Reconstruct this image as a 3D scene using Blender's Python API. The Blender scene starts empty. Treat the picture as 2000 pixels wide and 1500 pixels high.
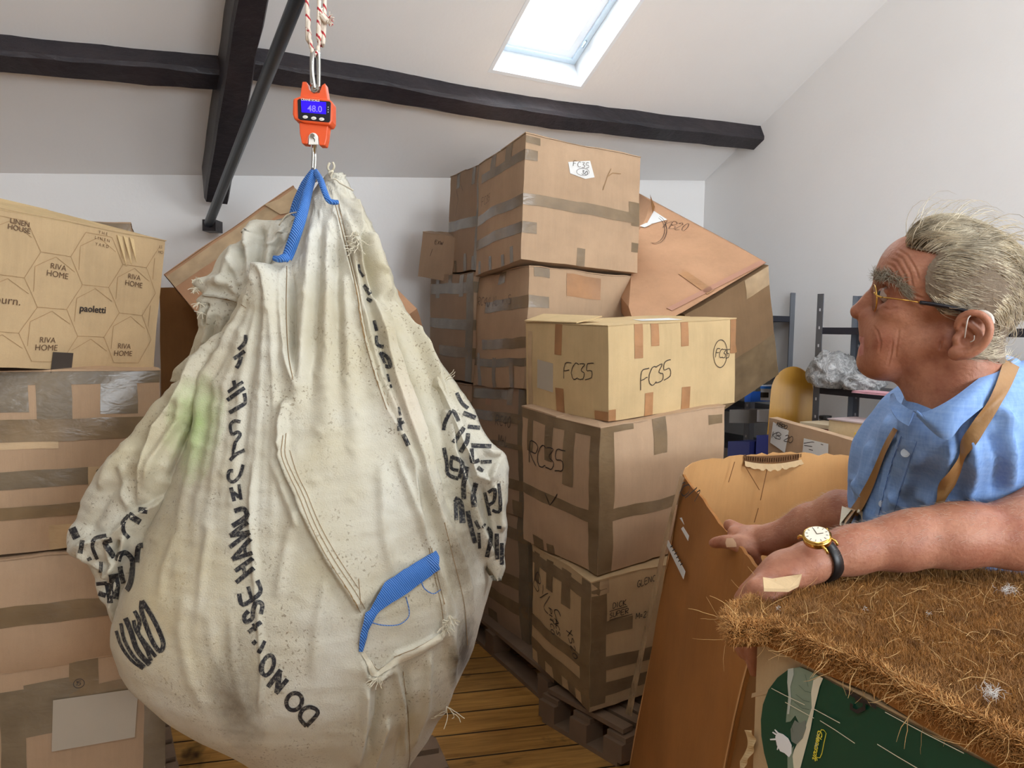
import bpy, bmesh, math, random
import numpy as np
from mathutils import Vector, Matrix, noise
from mathutils.bvhtree import BVHTree
random.seed(7); np.random.seed(7)
SC = bpy.context.scene
COL = SC.collection
PI = math.pi
# ------------------------------------------------------------ camera
FPX = 1500.0
PITCH, ROLL = math.radians(4.0), math.radians(1.0)
CAM = np.array([0, 0, 1.55])
F_ = np.array([0, math.cos(PITCH), -math.sin(PITCH)])
U0 = np.array([0, math.sin(PITCH), math.cos(PITCH)])
R0 = np.array([1.0, 0, 0])
R_ = R0*math.cos(ROLL)+U0*math.sin(ROLL)
U_ = U0*math.cos(ROLL)-R0*math.sin(ROLL)
def ray(x, y): return F_+R_*(x-1000)/FPX-U_*(y-750)/FPX
def at(x, y, Y):
    d = ray(x, y); return CAM+d*(Y/d[1])
def atz(x, y, z):
    d = ray(x, y); return CAM+d*((z-CAM[2])/d[2])
cd = bpy.data.cameras.new('camera'); cam = bpy.data.objects.new('camera', cd); COL.objects.link(cam)
cd.sensor_width = 36; cd.lens = 36*FPX/2000; cd.clip_start = .05
M = Matrix.Identity(4)
for i in range(3):
    M[i][0], M[i][1], M[i][2], M[i][3] = R_[i], U_[i], -F_[i], CAM[i]
cam.matrix_world = M
SC.camera = cam
SC.view_settings.view_transform = 'Standard'; SC.view_settings.look = 'None'
SC.view_settings.exposure = 0.36; SC.view_settings.gamma = 1; SC.view_settings.use_curve_mapping = False
SC.cycles.use_denoising = True; SC.cycles.use_adaptive_sampling = True; SC.cycles.adaptive_threshold = .015
SC.cycles.max_bounces = 8; SC.cycles.diffuse_bounces = 5; SC.cycles.sample_clamp_indirect = 4
# ------------------------------------------------------------ world (bright overcast sky)
W = bpy.data.worlds.new('sky'); SC.world = W; W.use_nodes = True
W.node_tree.nodes['Background'].inputs[0].default_value = (.80, .92, 1.0, 1)
W.node_tree.nodes['Background'].inputs[1].default_value = 2.6
# room axes: H along the purlin, G from the back wall towards the camera
_az = math.radians(27.67)
H = np.array([math.cos(_az), math.sin(_az), 0]); G = np.array([math.sin(_az), -math.cos(_az), 0])
CORNER = at(1377, 353, 5.3)
D1 = np.array([-.4114, .7847, -.4636]); D1 /= np.linalg.norm(D1)
CN = np.cross(D1, H); CN /= np.linalg.norm(CN)      # points down out of the ceiling
if CN[2] > 0: CN = -CN
UP = -D1                                             # up the slope
def ce(x, y):
    d = ray(x, y); return CAM+d*(((CORNER-CAM)@CN)/(d@CN))
def area(name, loc, direction, sx, sy, power, color):
    l = bpy.data.lights.new(name, 'AREA'); l.shape = 'RECTANGLE'; l.size = sx; l.size_y = sy; l.energy = power; l.color = color
    o = bpy.data.objects.new(name, l); COL.objects.link(o); o.location = loc
    o.rotation_euler = Vector(direction).to_track_quat('-Z', 'Y').to_euler()
    return o
def gp(h, g, z=0): # room coordinates from the back right corner (h to the right, g towards the camera)
    p = np.array([CORNER[0], CORNER[1], 0])+H*h+G*g; p[2] = z; return p
# daylight through the roof window, and added fill lights behind the photographer
SLOPE = math.tan(math.asin(.4636/np.linalg.norm([-.4114, .7847, -.4636])))
area('roof_daylight_and_fill', ce(1130, 40)-CN*.32, CN, .50, .95, 80, (.88, .95, 1.0))
for hh, pw in ((-1.3, 46), (-4.6, 24)):
    area('roof_daylight_and_fill', gp(hh, 4.85, 3.78), (-G[0]*.45, -G[1]*.45, -1), .8, 1.3, pw, (.91, .96, 1.0))  # added fill lights, no roof windows in this slope
area('front_fill', gp(-2.0, 6.82, 1.75), (-G[0], -G[1], 1.1), 2.6, 1.3, 112, (.88, .94, 1.0))  # added fill, aimed up to brighten the ceiling and upper walls
# ------------------------------------------------------------ helpers
def meta(o, label=None, cat=None, group=None, kind=None):
    if label: o['label'] = label
    if cat: o['category'] = cat
    if group: o['group'] = group
    if kind: o['kind'] = kind
    return o
def mobj(name, verts, faces, mat, parent=None, smooth=False, label=None, mats=None, fm=None):
    me = bpy.data.meshes.new(name)
    if isinstance(verts, np.ndarray) and isinstance(faces, np.ndarray):
        v = np.ascontiguousarray(verts, dtype=np.float32); f = np.ascontiguousarray(faces, dtype=np.int32)
        me.vertices.add(len(v)); me.vertices.foreach_set('co', v.ravel())
        n = f.shape[1]
        me.loops.add(f.size); me.loops.foreach_set('vertex_index', f.ravel())
        me.polygons.add(len(f)); me.polygons.foreach_set('loop_start', np.arange(0, f.size, n, dtype=np.int32))
        me.update(calc_edges=True)
    else:
        me.from_pydata([tuple(map(float, q)) for q in verts], [], [tuple(map(int, q)) for q in faces]); me.update()
    if mats:
        for m in mats: me.materials.append(m)
        if fm is not None: me.polygons.foreach_set('material_index', np.asarray(fm, dtype=np.int32))
    elif mat: me.materials.append(mat)
    if smooth: me.polygons.foreach_set('use_smooth', np.ones(len(me.polygons), dtype=bool))
    me.validate()
    o = bpy.data.objects.new(name, me); COL.objects.link(o)
    if parent: o.parent = parent
    if label: o['label'] = label
    return o
def empty(name, loc=(0, 0, 0), rot=None):
    o = bpy.data.objects.new(name, None); COL.objects.link(o); o.location = loc; o.empty_display_size = .05
    if rot is not None: o.rotation_euler = rot
    return o
class MB:
    def __init__(s): s.v = []; s.f = []
    def add(s, v, f):
        k = len(s.v); s.v += [tuple(map(float, q)) for q in v]; s.f += [tuple(i+k for i in q) for q in f]; return s
    def grid(s, P, closed=False):
        # P: rows x cols x 3
        r, c = len(P), len(P[0]); v = [q for row in P for q in row]; f = []
        for i in range(r-1):
            for j in range(c-1 if not closed else c):
                j2 = (j+1) % c; f.append((i*c+j, i*c+j2, (i+1)*c+j2, (i+1)*c+j))
        return s.add(v, f)
    def box(s, c, x, y, z):
        # half-extent vectors
        c, x, y, z = map(np.array, (c, x, y, z)); v = [c+a*x+b*y+d*z for d in (-1, 1) for b in (-1, 1) for a in (-1, 1)]
        return s.add(v, [(0, 2, 3, 1), (4, 5, 7, 6), (0, 1, 5, 4), (2, 6, 7, 3), (0, 4, 6, 2), (1, 3, 7, 5)])
    def tube(s, pts, r, n=8, cap=True):
        pts = [np.array(p, float) for p in pts]; rr = r if hasattr(r, '__len__') else [r]*len(pts)
        up = None; rings = []
        for i, p in enumerate(pts):
            t = pts[min(i+1, len(pts)-1)]-pts[max(i-1, 0)]; t = t/(np.linalg.norm(t)+1e-9)
            if up is None:
                a = np.array([0, 0, 1.]) if abs(t[2]) < .9 else np.array([1., 0, 0]); up = a-t*(a@t)
            else: up = up-t*(up@t)
            up = up/(np.linalg.norm(up)+1e-9); b = np.cross(t, up)
            rings.append([p+rr[i]*(math.cos(2*PI*k/n)*up+math.sin(2*PI*k/n)*b) for k in range(n)])
        k = len(s.v); s.grid(rings, True)
        if cap: s.f.append(tuple(range(k+n-1, k-1, -1))); s.f.append(tuple(range(k+(len(pts)-1)*n, k+len(pts)*n)))
        return s
    def build(s, name, mat, parent=None, smooth=False, label=None):
        return mobj(name, s.v, s.f, mat, parent, smooth, label)
def prism(poly, dirv):
    # closed solid from a polygon of 3D points pushed along dirv
    n = len(poly); a = [np.array(p, float) for p in poly]; b = [p+np.array(dirv, float) for p in a]
    return a+b, [tuple(range(n-1, -1, -1)), tuple(range(n, 2*n))]+[(i, (i+1) % n, n+(i+1) % n, n+i) for i in range(n)]
def catmull(pts, n):
    pts = [np.array(p, float) for p in pts]; out = []
    for i in range(len(pts)-1):
        p0, p1, p2, p3 = pts[max(i-1, 0)], pts[i], pts[i+1], pts[min(i+2, len(pts)-1)]
        for k in range(n):
            t = k/n; out.append(.5*((2*p1)+(-p0+p2)*t+(2*p0-5*p1+4*p2-p3)*t*t+(-p0+3*p1-3*p2+p3)*t**3))
    out.append(pts[-1]); return out
# ------------------------------------------------------------ materials
def srgb(r, g, b): return tuple((c/255/12.92 if c/255 <= .04045 else ((c/255+.055)/1.055)**2.4) for c in (r, g, b))
class N:
    def __init__(s, name, rough=.7, metal=0, base=(.5, .5, .5), spec=.5):
        s.m = bpy.data.materials.new(name); s.m.use_nodes = True; s.t = s.m.node_tree; s.b = s.t.nodes['Principled BSDF']
        s.b.inputs['Roughness'].default_value = rough; s.b.inputs['Metallic'].default_value = metal
        s.b.inputs['Base Color'].default_value = (*base, 1); s.b.inputs['Specular IOR Level'].default_value = spec
        s.co = None
    def n(s, typ, **kw):
        o = s.t.nodes.new('ShaderNode'+typ)
        for k, v in kw.items():
            if k in o.inputs.keys() if isinstance(k, str) else False: o.inputs[k].default_value = v
            else: setattr(o, k, v)
        return o
    def l(s, a, b): s.t.links.new(a, b)
    def coord(s, scale=(1, 1, 1), rot=(0, 0, 0)):
        if s.co is None: s.co = s.n('TexCoord')
        mp = s.n('Mapping'); mp.inputs['Scale'].default_value = scale; mp.inputs['Rotation'].default_value = rot
        s.l(s.co.outputs['Object'], mp.inputs[0]); return mp.outputs[0]
    def noise(s, scale, detail=3, rough=.5, vec=None, dist=0):
        o = s.n('TexNoise'); o.inputs['Scale'].default_value = scale; o.inputs['Detail'].default_value = detail
        o.inputs['Roughness'].default_value = rough; o.inputs['Distortion'].default_value = dist
        s.l(vec if vec is not None else s.coord(), o.inputs['Vector']); return o.outputs['Fac']
    def ramp(s, fac, stops):
        o = s.n('ValToRGB'); e = o.color_ramp.elements
        while len(e) < len(stops): e.new(.5)
        for q, (p, c) in zip(e, stops): q.position = p; q.color = (*c, 1) if len(c) == 3 else c
        s.l(fac, o.inputs[0]); return o.outputs[0]
    def mix(s, fac, a, b, typ='MIX'):
        o = s.n('Mix', data_type='RGBA', blend_type=typ)
        for sock, v in ((o.inputs[0], fac), (o.inputs[6], a), (o.inputs[7], b)):
            if hasattr(v, 'is_linked'): s.l(v, sock)
            elif isinstance(v, tuple): sock.default_value = (*v, 1) if len(v) == 3 else v
            else: sock.default_value = v
        return o.outputs[2]
    def math(s, op, a, b=0.0, clamp=False):
        o = s.n('Math', operation=op, use_clamp=clamp)
        for sock, v in ((o.inputs[0], a), (o.inputs[1], b)):
            if hasattr(v, 'is_linked'): s.l(v, sock)
            else: sock.default_value = v
        return o.outputs[0]
    def col(s, c): s.l(c, s.b.inputs['Base Color']); return s
    def bump(s, h, strength=.3, dist=.01):
        o = s.n('Bump'); o.inputs['Strength'].default_value = strength; o.inputs['Distance'].default_value = dist
        s.l(h, o.inputs['Height']); s.l(o.outputs[0], s.b.inputs['Normal']); return s
def BW(v): return (v, v, v)
def mul(c, k): return tuple(min(1, x*k) for x in c)
def simple(name, c, rough=.6, metal=0, nz=0, nscale=30, bump=0, spec=.5):
    a = N(name, rough, metal, c, spec)
    if nz: a.col(a.mix(a.noise(nscale, 4), mul(c, 1-nz), mul(c, 1+nz)))
    if bump: a.bump(a.noise(nscale*3, 4), bump, .003)
    return a.m
def cardboard(name, c, dark=.12, band=.05):
    a = N(name, .78, 0, c, .25)
    n1 = a.noise(5, 5, .6); n2 = a.noise(60, 3, .7, a.coord((1, 1, .08))); n3 = a.noise(420, 2)
    k = a.mix(a.ramp(n1, [(.35, BW(0)), (.7, BW(1))]), mul(c, 1-dark), mul(c, 1+dark*.6))
    k = a.mix(a.math('MULTIPLY', a.ramp(n2, [(.4, BW(0)), (.75, BW(1))]), .35), k, mul(c, 1.12))
    k = a.mix(a.math('MULTIPLY', a.ramp(n3, [(.45, BW(0)), (.7, BW(1))]), .16), k, mul(c, .72))
    sc = a.noise(9, 6, .75, a.coord((3, 3, .7), (.3, .5, .2)), 2.2)
    k = a.mix(a.math('MULTIPLY', a.ramp(sc, [(.66, BW(0)), (.70, BW(1))]), .22), k, mul(c, 1.35))
    a.col(k); a.bump(a.mix(.5, n2, n1), .25, .004)
    return a.m
def tape(name, c, rough=.24):
    a = N(name, rough, 0, c, .6)
    n = a.noise(16, 3, .55, a.coord((1, 1, 2.0)), .4); n2 = a.noise(9, 3)
    a.col(a.mix(a.ramp(n2, [(.3, BW(0)), (.75, BW(1))]), mul(c, .8), mul(c, 1.25)))
    a.bump(n, .4, .005); return a.m
MT = {}
MT['tape'] = tape('olive_brown_parcel_tape', srgb(126, 106, 80))
MT['tape_grey'] = tape('grey_brown_parcel_tape', srgb(118, 104, 84), .24)
MT['tape_tan'] = tape('tan_parcel_tape', srgb(165, 120, 80), .35)
MT['tape_clear'] = tape('clear_parcel_tape', srgb(186, 160, 126), .14)
MT['ink'] = simple('black_marker_ink', srgb(38, 30, 28), .6)
MT['ink_thin'] = simple('brown_black_pen_ink', srgb(66, 46, 34), .6)
MT['print'] = simple('brown_printed_ink', srgb(92, 66, 44), .7)
MT['print_light'] = simple('pale_brown_printed_line', srgb(150, 118, 80), .7)
MT['paper'] = simple('white_paper', srgb(222, 222, 220), .7, 0, .04, 12)
MT['paper_grey'] = simple('grey_paper', srgb(176, 165, 148), .75, 0, .05, 12)
MT['wall'] = None
# ------------------------------------------------------------ room shell
a = N('white_painted_plaster', .85, 0, srgb(226, 223, 219), .2)
n1 = a.noise(1.3, 4, .6); n2 = a.noise(45, 4, .6)
a.col(a.mix(n1, srgb(234, 232, 230), srgb(242, 241, 240))); a.bump(a.mix(.35, n2, a.noise(6, 3)), .12, .01); MT['wall'] = a.m
a = N('white_gloss_paint', .35, 0, srgb(238, 242, 246), .5); MT['white'] = a.m
# stained pine floorboards
a = N('varnished_pine_boards', .33, 0, srgb(140, 90, 30), .5)
c0 = a.n('TexCoord'); mp = a.n('Mapping'); mp.inputs['Rotation'].default_value = (0, 0, -math.radians(14)); a.l(c0.outputs['Object'], mp.inputs[0])
br = a.n('TexBrick'); br.inputs['Scale'].default_value = 1; br.inputs['Brick Width'].default_value = 2.9; br.inputs['Row Height'].default_value = .165
br.inputs['Mortar Size'].default_value = .0045; br.inputs['Mortar Smooth'].default_value = .2; br.offset = .37
br.inputs['Color1'].default_value = (.0, .0, .0, 1); br.inputs['Color2'].default_value = (1, 1, 1, 1); br.inputs['Mortar'].default_value = (.5, .5, .5, 1)
a.l(mp.outputs[0], br.inputs[0])
mp2 = a.n('Mapping'); mp2.inputs['Scale'].default_value = (1.2, 16, 1); a.l(mp.outputs[0], mp2.inputs[0])
gr = a.noise(2.4, 6, .65, mp2.outputs[0], 1.0); kn = a.noise(3.4, 4, .6, mp.outputs[0], .5)
k = a.mix(a.ramp(gr, [(.3, BW(0)), (.72, BW(1))]), srgb(126, 86, 42), srgb(198, 152, 84))
k = a.mix(a.math('MULTIPLY', br.outputs['Color'], .35), k, srgb(206, 148, 60))
k = a.mix(a.ramp(kn, [(.60, BW(0)), (.70, BW(1))]), k, srgb(52, 36, 20))
k = a.mix(br.outputs['Fac'], k, srgb(30, 18, 8)); a.col(k)
a.bump(a.math('SUBTRACT', gr, a.math('MULTIPLY', br.outputs['Fac'], 3)), .25, .003)
MT['floor'] = a.m
def structure(o): o['kind'] = 'structure'; return o
RH, RG = -8.2, 6.9
EAVE = CORNER[2]
# floor (its own outline, a little beyond the walls)
bk = at(0, 338, 3.9); wall_l = ce(0, 338)                       # where the eave line leaves the frame on the left
bdir = (CORNER-wall_l); bdir = bdir/np.linalg.norm(bdir[:2])
fl = MB(); fl.add(*prism([gp(.05, -3.2, 0), gp(.05, RG+.2, 0), gp(RH, RG+.2, 0), gp(RH, -3.2, 0)], (0, 0, -.08)))
structure(fl.build('floor', MT['floor']))
# back wall: its top runs up through the sloping ceiling
P0 = np.array([CORNER[0], CORNER[1], 0])+np.array([bdir[0], bdir[1], 0])*.12; P1 = P0-np.array([bdir[0], bdir[1], 0])*8.9
nb = np.array([-bdir[1], bdir[0], 0]); nb = nb/np.linalg.norm(nb)*.15
def wall(name, a_, b_, nrm, zt, zb=-.02):
    v = [a_+[0, 0, zb], b_+[0, 0, zb], b_+[0, 0, zt[1]], a_+[0, 0, zt[0]]]
    m = MB(); m.add(*prism(v, nrm)); return structure(m.build(name, MT['wall']))
wall('wall_back', P0, P1, nb, (CORNER[2]+.2, CORNER[2]+.1))
m = MB(); q = gp(0, 0, 0); m.add(*prism([gp(0, -.3, -.02), gp(0, RG+.1, -.02), gp(0, RG+.1, 2.8), gp(0, 3.6, EAVE+3.6*SLOPE+.1), gp(0, -.3, EAVE+.1)], H*.15)); structure(m.build('wall_right', MT['wall']))
m = MB(); m.add(*prism([gp(RH, -3.2, -.02), gp(RH, RG+.1, -.02), gp(RH, RG+.1, 2.8), gp(RH, 3.6, EAVE+3.6*SLOPE+.1), gp(RH, -3.2, EAVE-3.2*SLOPE+.1)], -H*.15)); structure(m.build('wall_left', MT['wall']))
# wall behind the photographer, with a window opening added for the fill light
m = MB()
def fw(h0, h1, z0, z1): m.add(*prism([gp(h0, RG, z0), gp(h1, RG, z0), gp(h1, RG, z1), gp(h0, RG, z1)], G*.15))
fw(RH, -3.4, -.02, 2.9); fw(-.6, .1, -.02, 2.9); fw(-3.4, -.6, -.02, 1.05); fw(-3.4, -.6, 2.45, 2.9); structure(m.build('wall_front', MT['wall']))
m = MB()
for h0, h1 in ((-3.4, -3.32), (-.68, -.6), (-2.04, -1.96)): m.box(gp((h0+h1)/2, RG+.05, 1.75), H*(h1-h0)/2, G*.04, (0, 0, .7))
for z in (1.09, 2.41): m.box(gp(-2.0, RG+.05, z), H*1.4, G*.04, (0, 0, .04))
structure(m.build('added_window', MT['white']))  # unseen window frame, added around the front fill light
# ceiling: sloping plane with the roof window opening; polygon ring in (h, up-slope) coordinates
def cp(h, s, off=0.): return CORNER+H*h+UP*s+CN*off
def cuv(p): d = p-CORNER; return d@H, d@UP
WL = cuv(ce(960, 140)); WR = cuv(ce(1137, 165))
wa, wb, ws = WL[0], WR[0], (WL[1]+WR[1])/2; we = ws+1.05
smax = 3.6/math.cos(math.atan(SLOPE)); h0, h1, s0 = RH-.1, .1, -3.6
m = MB()
def cq(ha, hb, sa, sb): m.add(*prism([cp(ha, sa), cp(hb, sa), cp(hb, sb), cp(ha, sb)], -CN*.22))
cq(h0, h1, s0, ws); cq(h0, wa, ws, we); cq(wb, h1, ws, we); cq(h0, h1, we, smax+.05)
structure(m.build('ceiling', MT['wall']))
# opposite slope, closed over the camera side; two added fill lights hang just under it
G2 = G*math.cos(math.atan(SLOPE))+np.array([0, 0, -1])*math.sin(math.atan(SLOPE)); N2 = np.array([-G[0]*math.sin(math.atan(SLOPE)), -G[1]*math.sin(math.atan(SLOPE)), -math.cos(math.atan(SLOPE))])
RID = cp(0, smax)
m = MB()
def cq2(ha, hb, sa, sb): m.add(*prism([RID+H*ha+G2*sa, RID+H*hb+G2*sa, RID+H*hb+G2*sb, RID+H*ha+G2*sb], -N2*.2))
cq2(h0, h1, -.05, 4.0); structure(m.build('ceiling_front_slope', MT['wall']))
# roof window: lining, frame, glass
m = MB(); dp = .17
for (ha, hb, sa, sb) in ((wa-.02, wa, ws, we), (wb, wb+.02, ws, we), (wa-.02, wb+.02, ws-.02, ws), (wa-.02, wb+.02, we, we+.02)):
    m.add(*prism([cp(ha, sa, .002), cp(hb, sa, .002), cp(hb, sb, .002), cp(ha, sb, .002)], -CN*.30))
win = structure(m.build('window_1', MT['white']))
def ring(mb, a0, b0, c0_, d0, wd, o0, th):
    for (ha, hb, sa, sb) in ((a0, a0+wd, c0_, d0), (b0-wd, b0, c0_, d0), (a0+wd, b0-wd, c0_, c0_+wd), (a0+wd, b0-wd, d0-wd, d0)):
        mb.add(*prism([cp(ha, sa, o0), cp(hb, sa, o0), cp(hb, sb, o0), cp(ha, sb, o0)], -CN*th))
m = MB(); ring(m, wa, wb, ws, we, .028, -.15, .05); m.build('window_frame', simple('grey_white_lacquer', srgb(206, 222, 234), .4), win)
m = MB(); ring(m, wa+.028, wb-.028, ws+.028, we-.028, .045, -.165, .05); m.build('sash', MT['white'], win)
g = N('window_glass', .02, 0, (1, 1, 1)); g.b.inputs['Transmission Weight'].default_value = 1; g.b.inputs['IOR'].default_value = 1.02
m = MB(); m.add(*prism([cp(wa+.07, ws+.07, -.19), cp(wb-.07, ws+.07, -.19), cp(wb-.07, we-.07, -.19), cp(wa+.07, we-.07, -.19)], -CN*.006)); m.build('pane', g.m, win)
m = MB(); m.box(cp(wb-.036, ws+.16, -.13), H*.004, UP*.02, CN*.008); m.build('latch', simple('zinc_fitting', srgb(150, 165, 175), .3, .8), win)
# ------------------------------------------------------------ old timbers
a = N('black_stained_oak', .42, 0, srgb(38, 34, 40), .5)
n = a.noise(3, 5, .65, a.coord((1, 1, 1), (0, 0, 0)), .8); n2 = a.noise(18, 6, .7, a.coord((1, 1, 2.5)), 1.5)
k = a.mix(a.ramp(n, [(.35, BW(0)), (.7, BW(1))]), srgb(26, 24, 32), srgb(50, 42, 46)); k = a.mix(a.ramp(n2, [(.62, BW(0)), (.75, BW(1))]), k, srgb(64, 40, 32))
a.col(k); a.bump(n2, .5, .01); MT['oak'] = a.m
def timber(name, path, wid, th, segs=10, jag=.004, sink=.02, sd=0):
    # path: (x, y) pixels on the ceiling plane -> beam hanging below the plane
    P = catmull([ce(*p) for p in path], segs); rows = []
    for i, p in enumerate(P):
        t = P[min(i+1, len(P)-1)]-P[max(i-1, 0)]; t /= np.linalg.norm(t); w = np.cross(t, CN); w /= np.linalg.norm(w)
        prof = [(-.5, -sink/th), (-.5, .82), (-.42, .97), (.42, 1), (.5, .86), (.5, -sink/th)]
        row = []
        for k_, (a_, b_) in enumerate(prof):
            q = p+w*a_*wid+CN*b_*th; nn = noise.noise_vector(Vector(q*7)+Vector((k_*3.1+sd, 0, 0)))
            row.append(q+np.array(nn)*jag*2)
        rows.append(row)
    m = MB(); m.grid(rows, True); k0 = len(rows[0]); m.f.append(tuple(range(k0-1, -1, -1))); m.f.append(tuple(range(len(m.v)-k0, len(m.v))))
    return m, P
m, _ = timber('p', [(-2600, -190), (-1200, -45), (-400, 40), (-100, 78), (200, 107), (452, 131)], .115, .10, sd=1)
meta(m.build('roof_beam', MT['oak']), 'dark timber purlin running along the sloping ceiling left of the inclined post', 'beam')
m, _ = timber('p', [(452, 103), (740, 152), (1000, 199), (1250, 232), (1500, 261)], .115, .10, sd=5)
meta(m.build('roof_beam', MT['oak']), 'long dark timber purlin under the skylight, running to the right wall', 'beam')
m, _ = timber('p', [(1700, -60), (1760, -14), (1800, -34)], .1, .1, sd=5, segs=3)
pr = ce(452, 118); hr = cuv(pr)[0]
mm = MB(); rows = []
ue = cuv(ce(400, 340))[1]
for i in range(31):
    s = ue+.05+i/30*(smax-ue-.1); row = []
    hh = hr+(i/30)*.01
    for (a_, b_) in ((-.5, -.02), (-.5, .19), (-.42, .215), (.42, .22), (.5, .19), (.5, -.02)):
        q = cp(hh+a_*.125, s, b_); q = q+np.array(noise.noise_vector(Vector(q*6)))*.008; row.append(q)
    rows.append(row)
mm.grid(rows, True); mm.f.append(tuple(range(5, -1, -1))); mm.f.append(tuple(range(len(mm.v)-6, len(mm.v))))
meta(mm.build('roof_truss_rafter', MT['oak']), 'thick black timber rafter crossing both purlins at upper left', 'beam')
MT['steel'] = simple('blue_grey_painted_steel', srgb(62, 70, 80), .38, .5, .1, 20)
pa, pb = at(408, 436, 4.12), at(580, 0, 2.5); pc = pb+(pb-pa)*.55
m = MB(); m.tube([pa, pb, pc], .0245, 14); m2 = MB(); m2.box(pa+np.array([0, .05, -.01]), (.035, 0, 0), (0, .05, 0), (0, 0, .03))
rod = m.build('steel_tie_rod', MT['steel'], None, True); meta(rod, 'grey steel tube slanting up from the back wall past the rafter', 'pole'); m2.build('bracket', MT['oak'], rod)
# ------------------------------------------------------------ handwriting (stroke letters) and print
ST = {'A': [[(0, 0), (.35, 1), (.7, 0)], [(.12, .38), (.58, .38)]], 'B': [[(0, 0), (0, 1), (.5, .95), (.55, .7), (.05, .52), (.6, .4), (.6, .1), (0, 0)]],
 'C': [[(.62, .9), (.35, 1), (.08, .7), (.05, .3), (.3, 0), (.62, .12)]], 'D': [[(0, 0), (.05, 1), (.5, .85), (.62, .45), (.4, .08), (0, 0)]],
 'E': [[(.6, 1), (.02, .98), (0, 0), (.6, .03)], [(0, .52), (.5, .55)]], 'F': [[(.6, 1), (.03, .96), (0, 0)], [(0, .52), (.48, .57)]],
 'G': [[(.62, .88), (.3, 1), (.03, .6), (.1, .1), (.5, 0), (.62, .42), (.35, .42)]], 'H': [[(0, 0), (0, 1)], [(.6, 0), (.6, 1)], [(0, .5), (.6, .52)]],
 'I': [[(.1, 0), (.1, 1)]], 'K': [[(0, 0), (0, 1)], [(.6, 1), (.05, .48), (.62, 0)]], 'L': [[(.05, 1), (0, 0), (.55, .04)]],
 'M': [[(0, 0), (.05, 1), (.35, .35), (.7, 1), (.75, 0)]], 'N': [[(0, 0), (.02, 1), (.58, 0), (.6, 1)]], 'O': [[(.3, 1), (.03, .6), (.1, .1), (.4, 0), (.62, .4), (.5, .9), (.3, 1)]],
 'P': [[(0, 0), (0, 1), (.55, .9), (.5, .55), (0, .48)]], 'R': [[(0, 0), (0, 1), (.55, .9), (.5, .55), (.05, .5), (.6, 0)]], 'S': [[(.58, .9), (.3, 1), (.05, .75), (.5, .45), (.5, .1), (.02, .05)]],
 'T': [[(0, 1), (.65, 1)], [(.32, 1), (.32, 0)]], 'U': [[(0, 1), (.05, .15), (.35, 0), (.6, .2), (.62, 1)]], 'V': [[(0, 1), (.3, 0), (.62, 1)]], 'W': [[(0, 1), (.2, 0), (.4, .7), (.6, 0), (.8, 1)]],
 'X': [[(0, 1), (.6, 0)], [(.6, 1), (0, 0)]], 'Y': [[(0, 1), (.3, .5)], [(.62, 1), (.2, 0)]], '0': [[(.3, 1), (.03, .6), (.1, .1), (.4, 0), (.6, .4), (.5, .9), (.3, 1)]],
 '1': [[(.1, .8), (.3, 1), (.28, 0)]], '2': [[(.03, .8), (.3, 1), (.55, .75), (.02, .02), (.62, .05)]], '3': [[(.05, .95), (.5, .95), (.22, .58), (.55, .4), (.45, .05), (0, .05)]],
 '4': [[(.4, 0), (.42, 1), (0, .35), (.65, .35)]], '5': [[(.6, 1), (.12, .98), (.08, .58), (.5, .55), (.55, .15), (.05, .02)]], '+': [[(.05, .45), (.6, .5)], [(.32, .2), (.33, .75)]],
 '/': [[(0, -.1), (.5, 1.1)]], '=': [[(.05, .6), (.55, .62)], [(.05, .35), (.55, .36)]], ':': [[(.1, .7), (.12, .66)], [(.1, .2), (.12, .16)]], '-': [[(.05, .45), (.5, .5)]], ' ': []}
def writing(txt, x, y, size, ang=0, slant=.12, gap=1.1, jit=.04, sd=0):
    rnd = random.Random(sd); out = []; cx = 0; ca, sa = math.cos(math.radians(ang)), math.sin(math.radians(ang))
    for ch in txt:
        for s in ST.get(ch, []):
            pts = []
            for (px, py) in (catmull([(a_, b_, 0) for a_, b_ in s], 4) and [(q[0], q[1]) for q in catmull([(a_, b_, 0) for a_, b_ in s], 4)]):
                X = (cx+px+slant*py+rnd.uniform(-jit, jit)*.4)*size; Y = (py+rnd.uniform(-jit, jit)*.4)*size
                pts.append((x+X*ca-Y*sa, y+X*sa+Y*ca))
            out.append(pts)
        cx += gap*(.75 if ch != 'W' else .95) if ch not in ':1I' else gap*.4
    return out
def ellipse(x, y, rx, ry, n=26, over=1.06, rot=0):
    return [[(x+rx*math.cos(t)*math.cos(rot)-ry*math.sin(t)*math.sin(rot), y+rx*math.cos(t)*math.sin(rot)+ry*math.sin(t)*math.cos(rot)) for t in [2*PI*over*i/n+1 for i in range(n+1)]]]
_txtc = {}
def text2d(txt, size, align='LEFT', bold=0, font_space=1.0, line=1.0):
    key = (txt, bold, font_space, align, line)
    if key not in _txtc:
        c = bpy.data.curves.new('t', 'FONT'); c.body = txt; c.size = 1; c.align_x = align; c.offset = bold; c.space_character = font_space; c.space_line = line; c.resolution_u = 3
        o = bpy.data.objects.new('t', c); COL.objects.link(o); dg = bpy.context.evaluated_depsgraph_get(); dg.update()
        me = bpy.data.meshes.new_from_object(o.evaluated_get(dg)); v = [(q.co.x, q.co.y) for q in me.vertices]; f = [tuple(p.vertices) for p in me.polygons]
        bpy.data.objects.remove(o); bpy.data.curves.remove(c); bpy.data.meshes.remove(me); _txtc[key] = (v, f)
    v, f = _txtc[key]; return [(a_*size, b_*size) for a_, b_ in v], f
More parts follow.
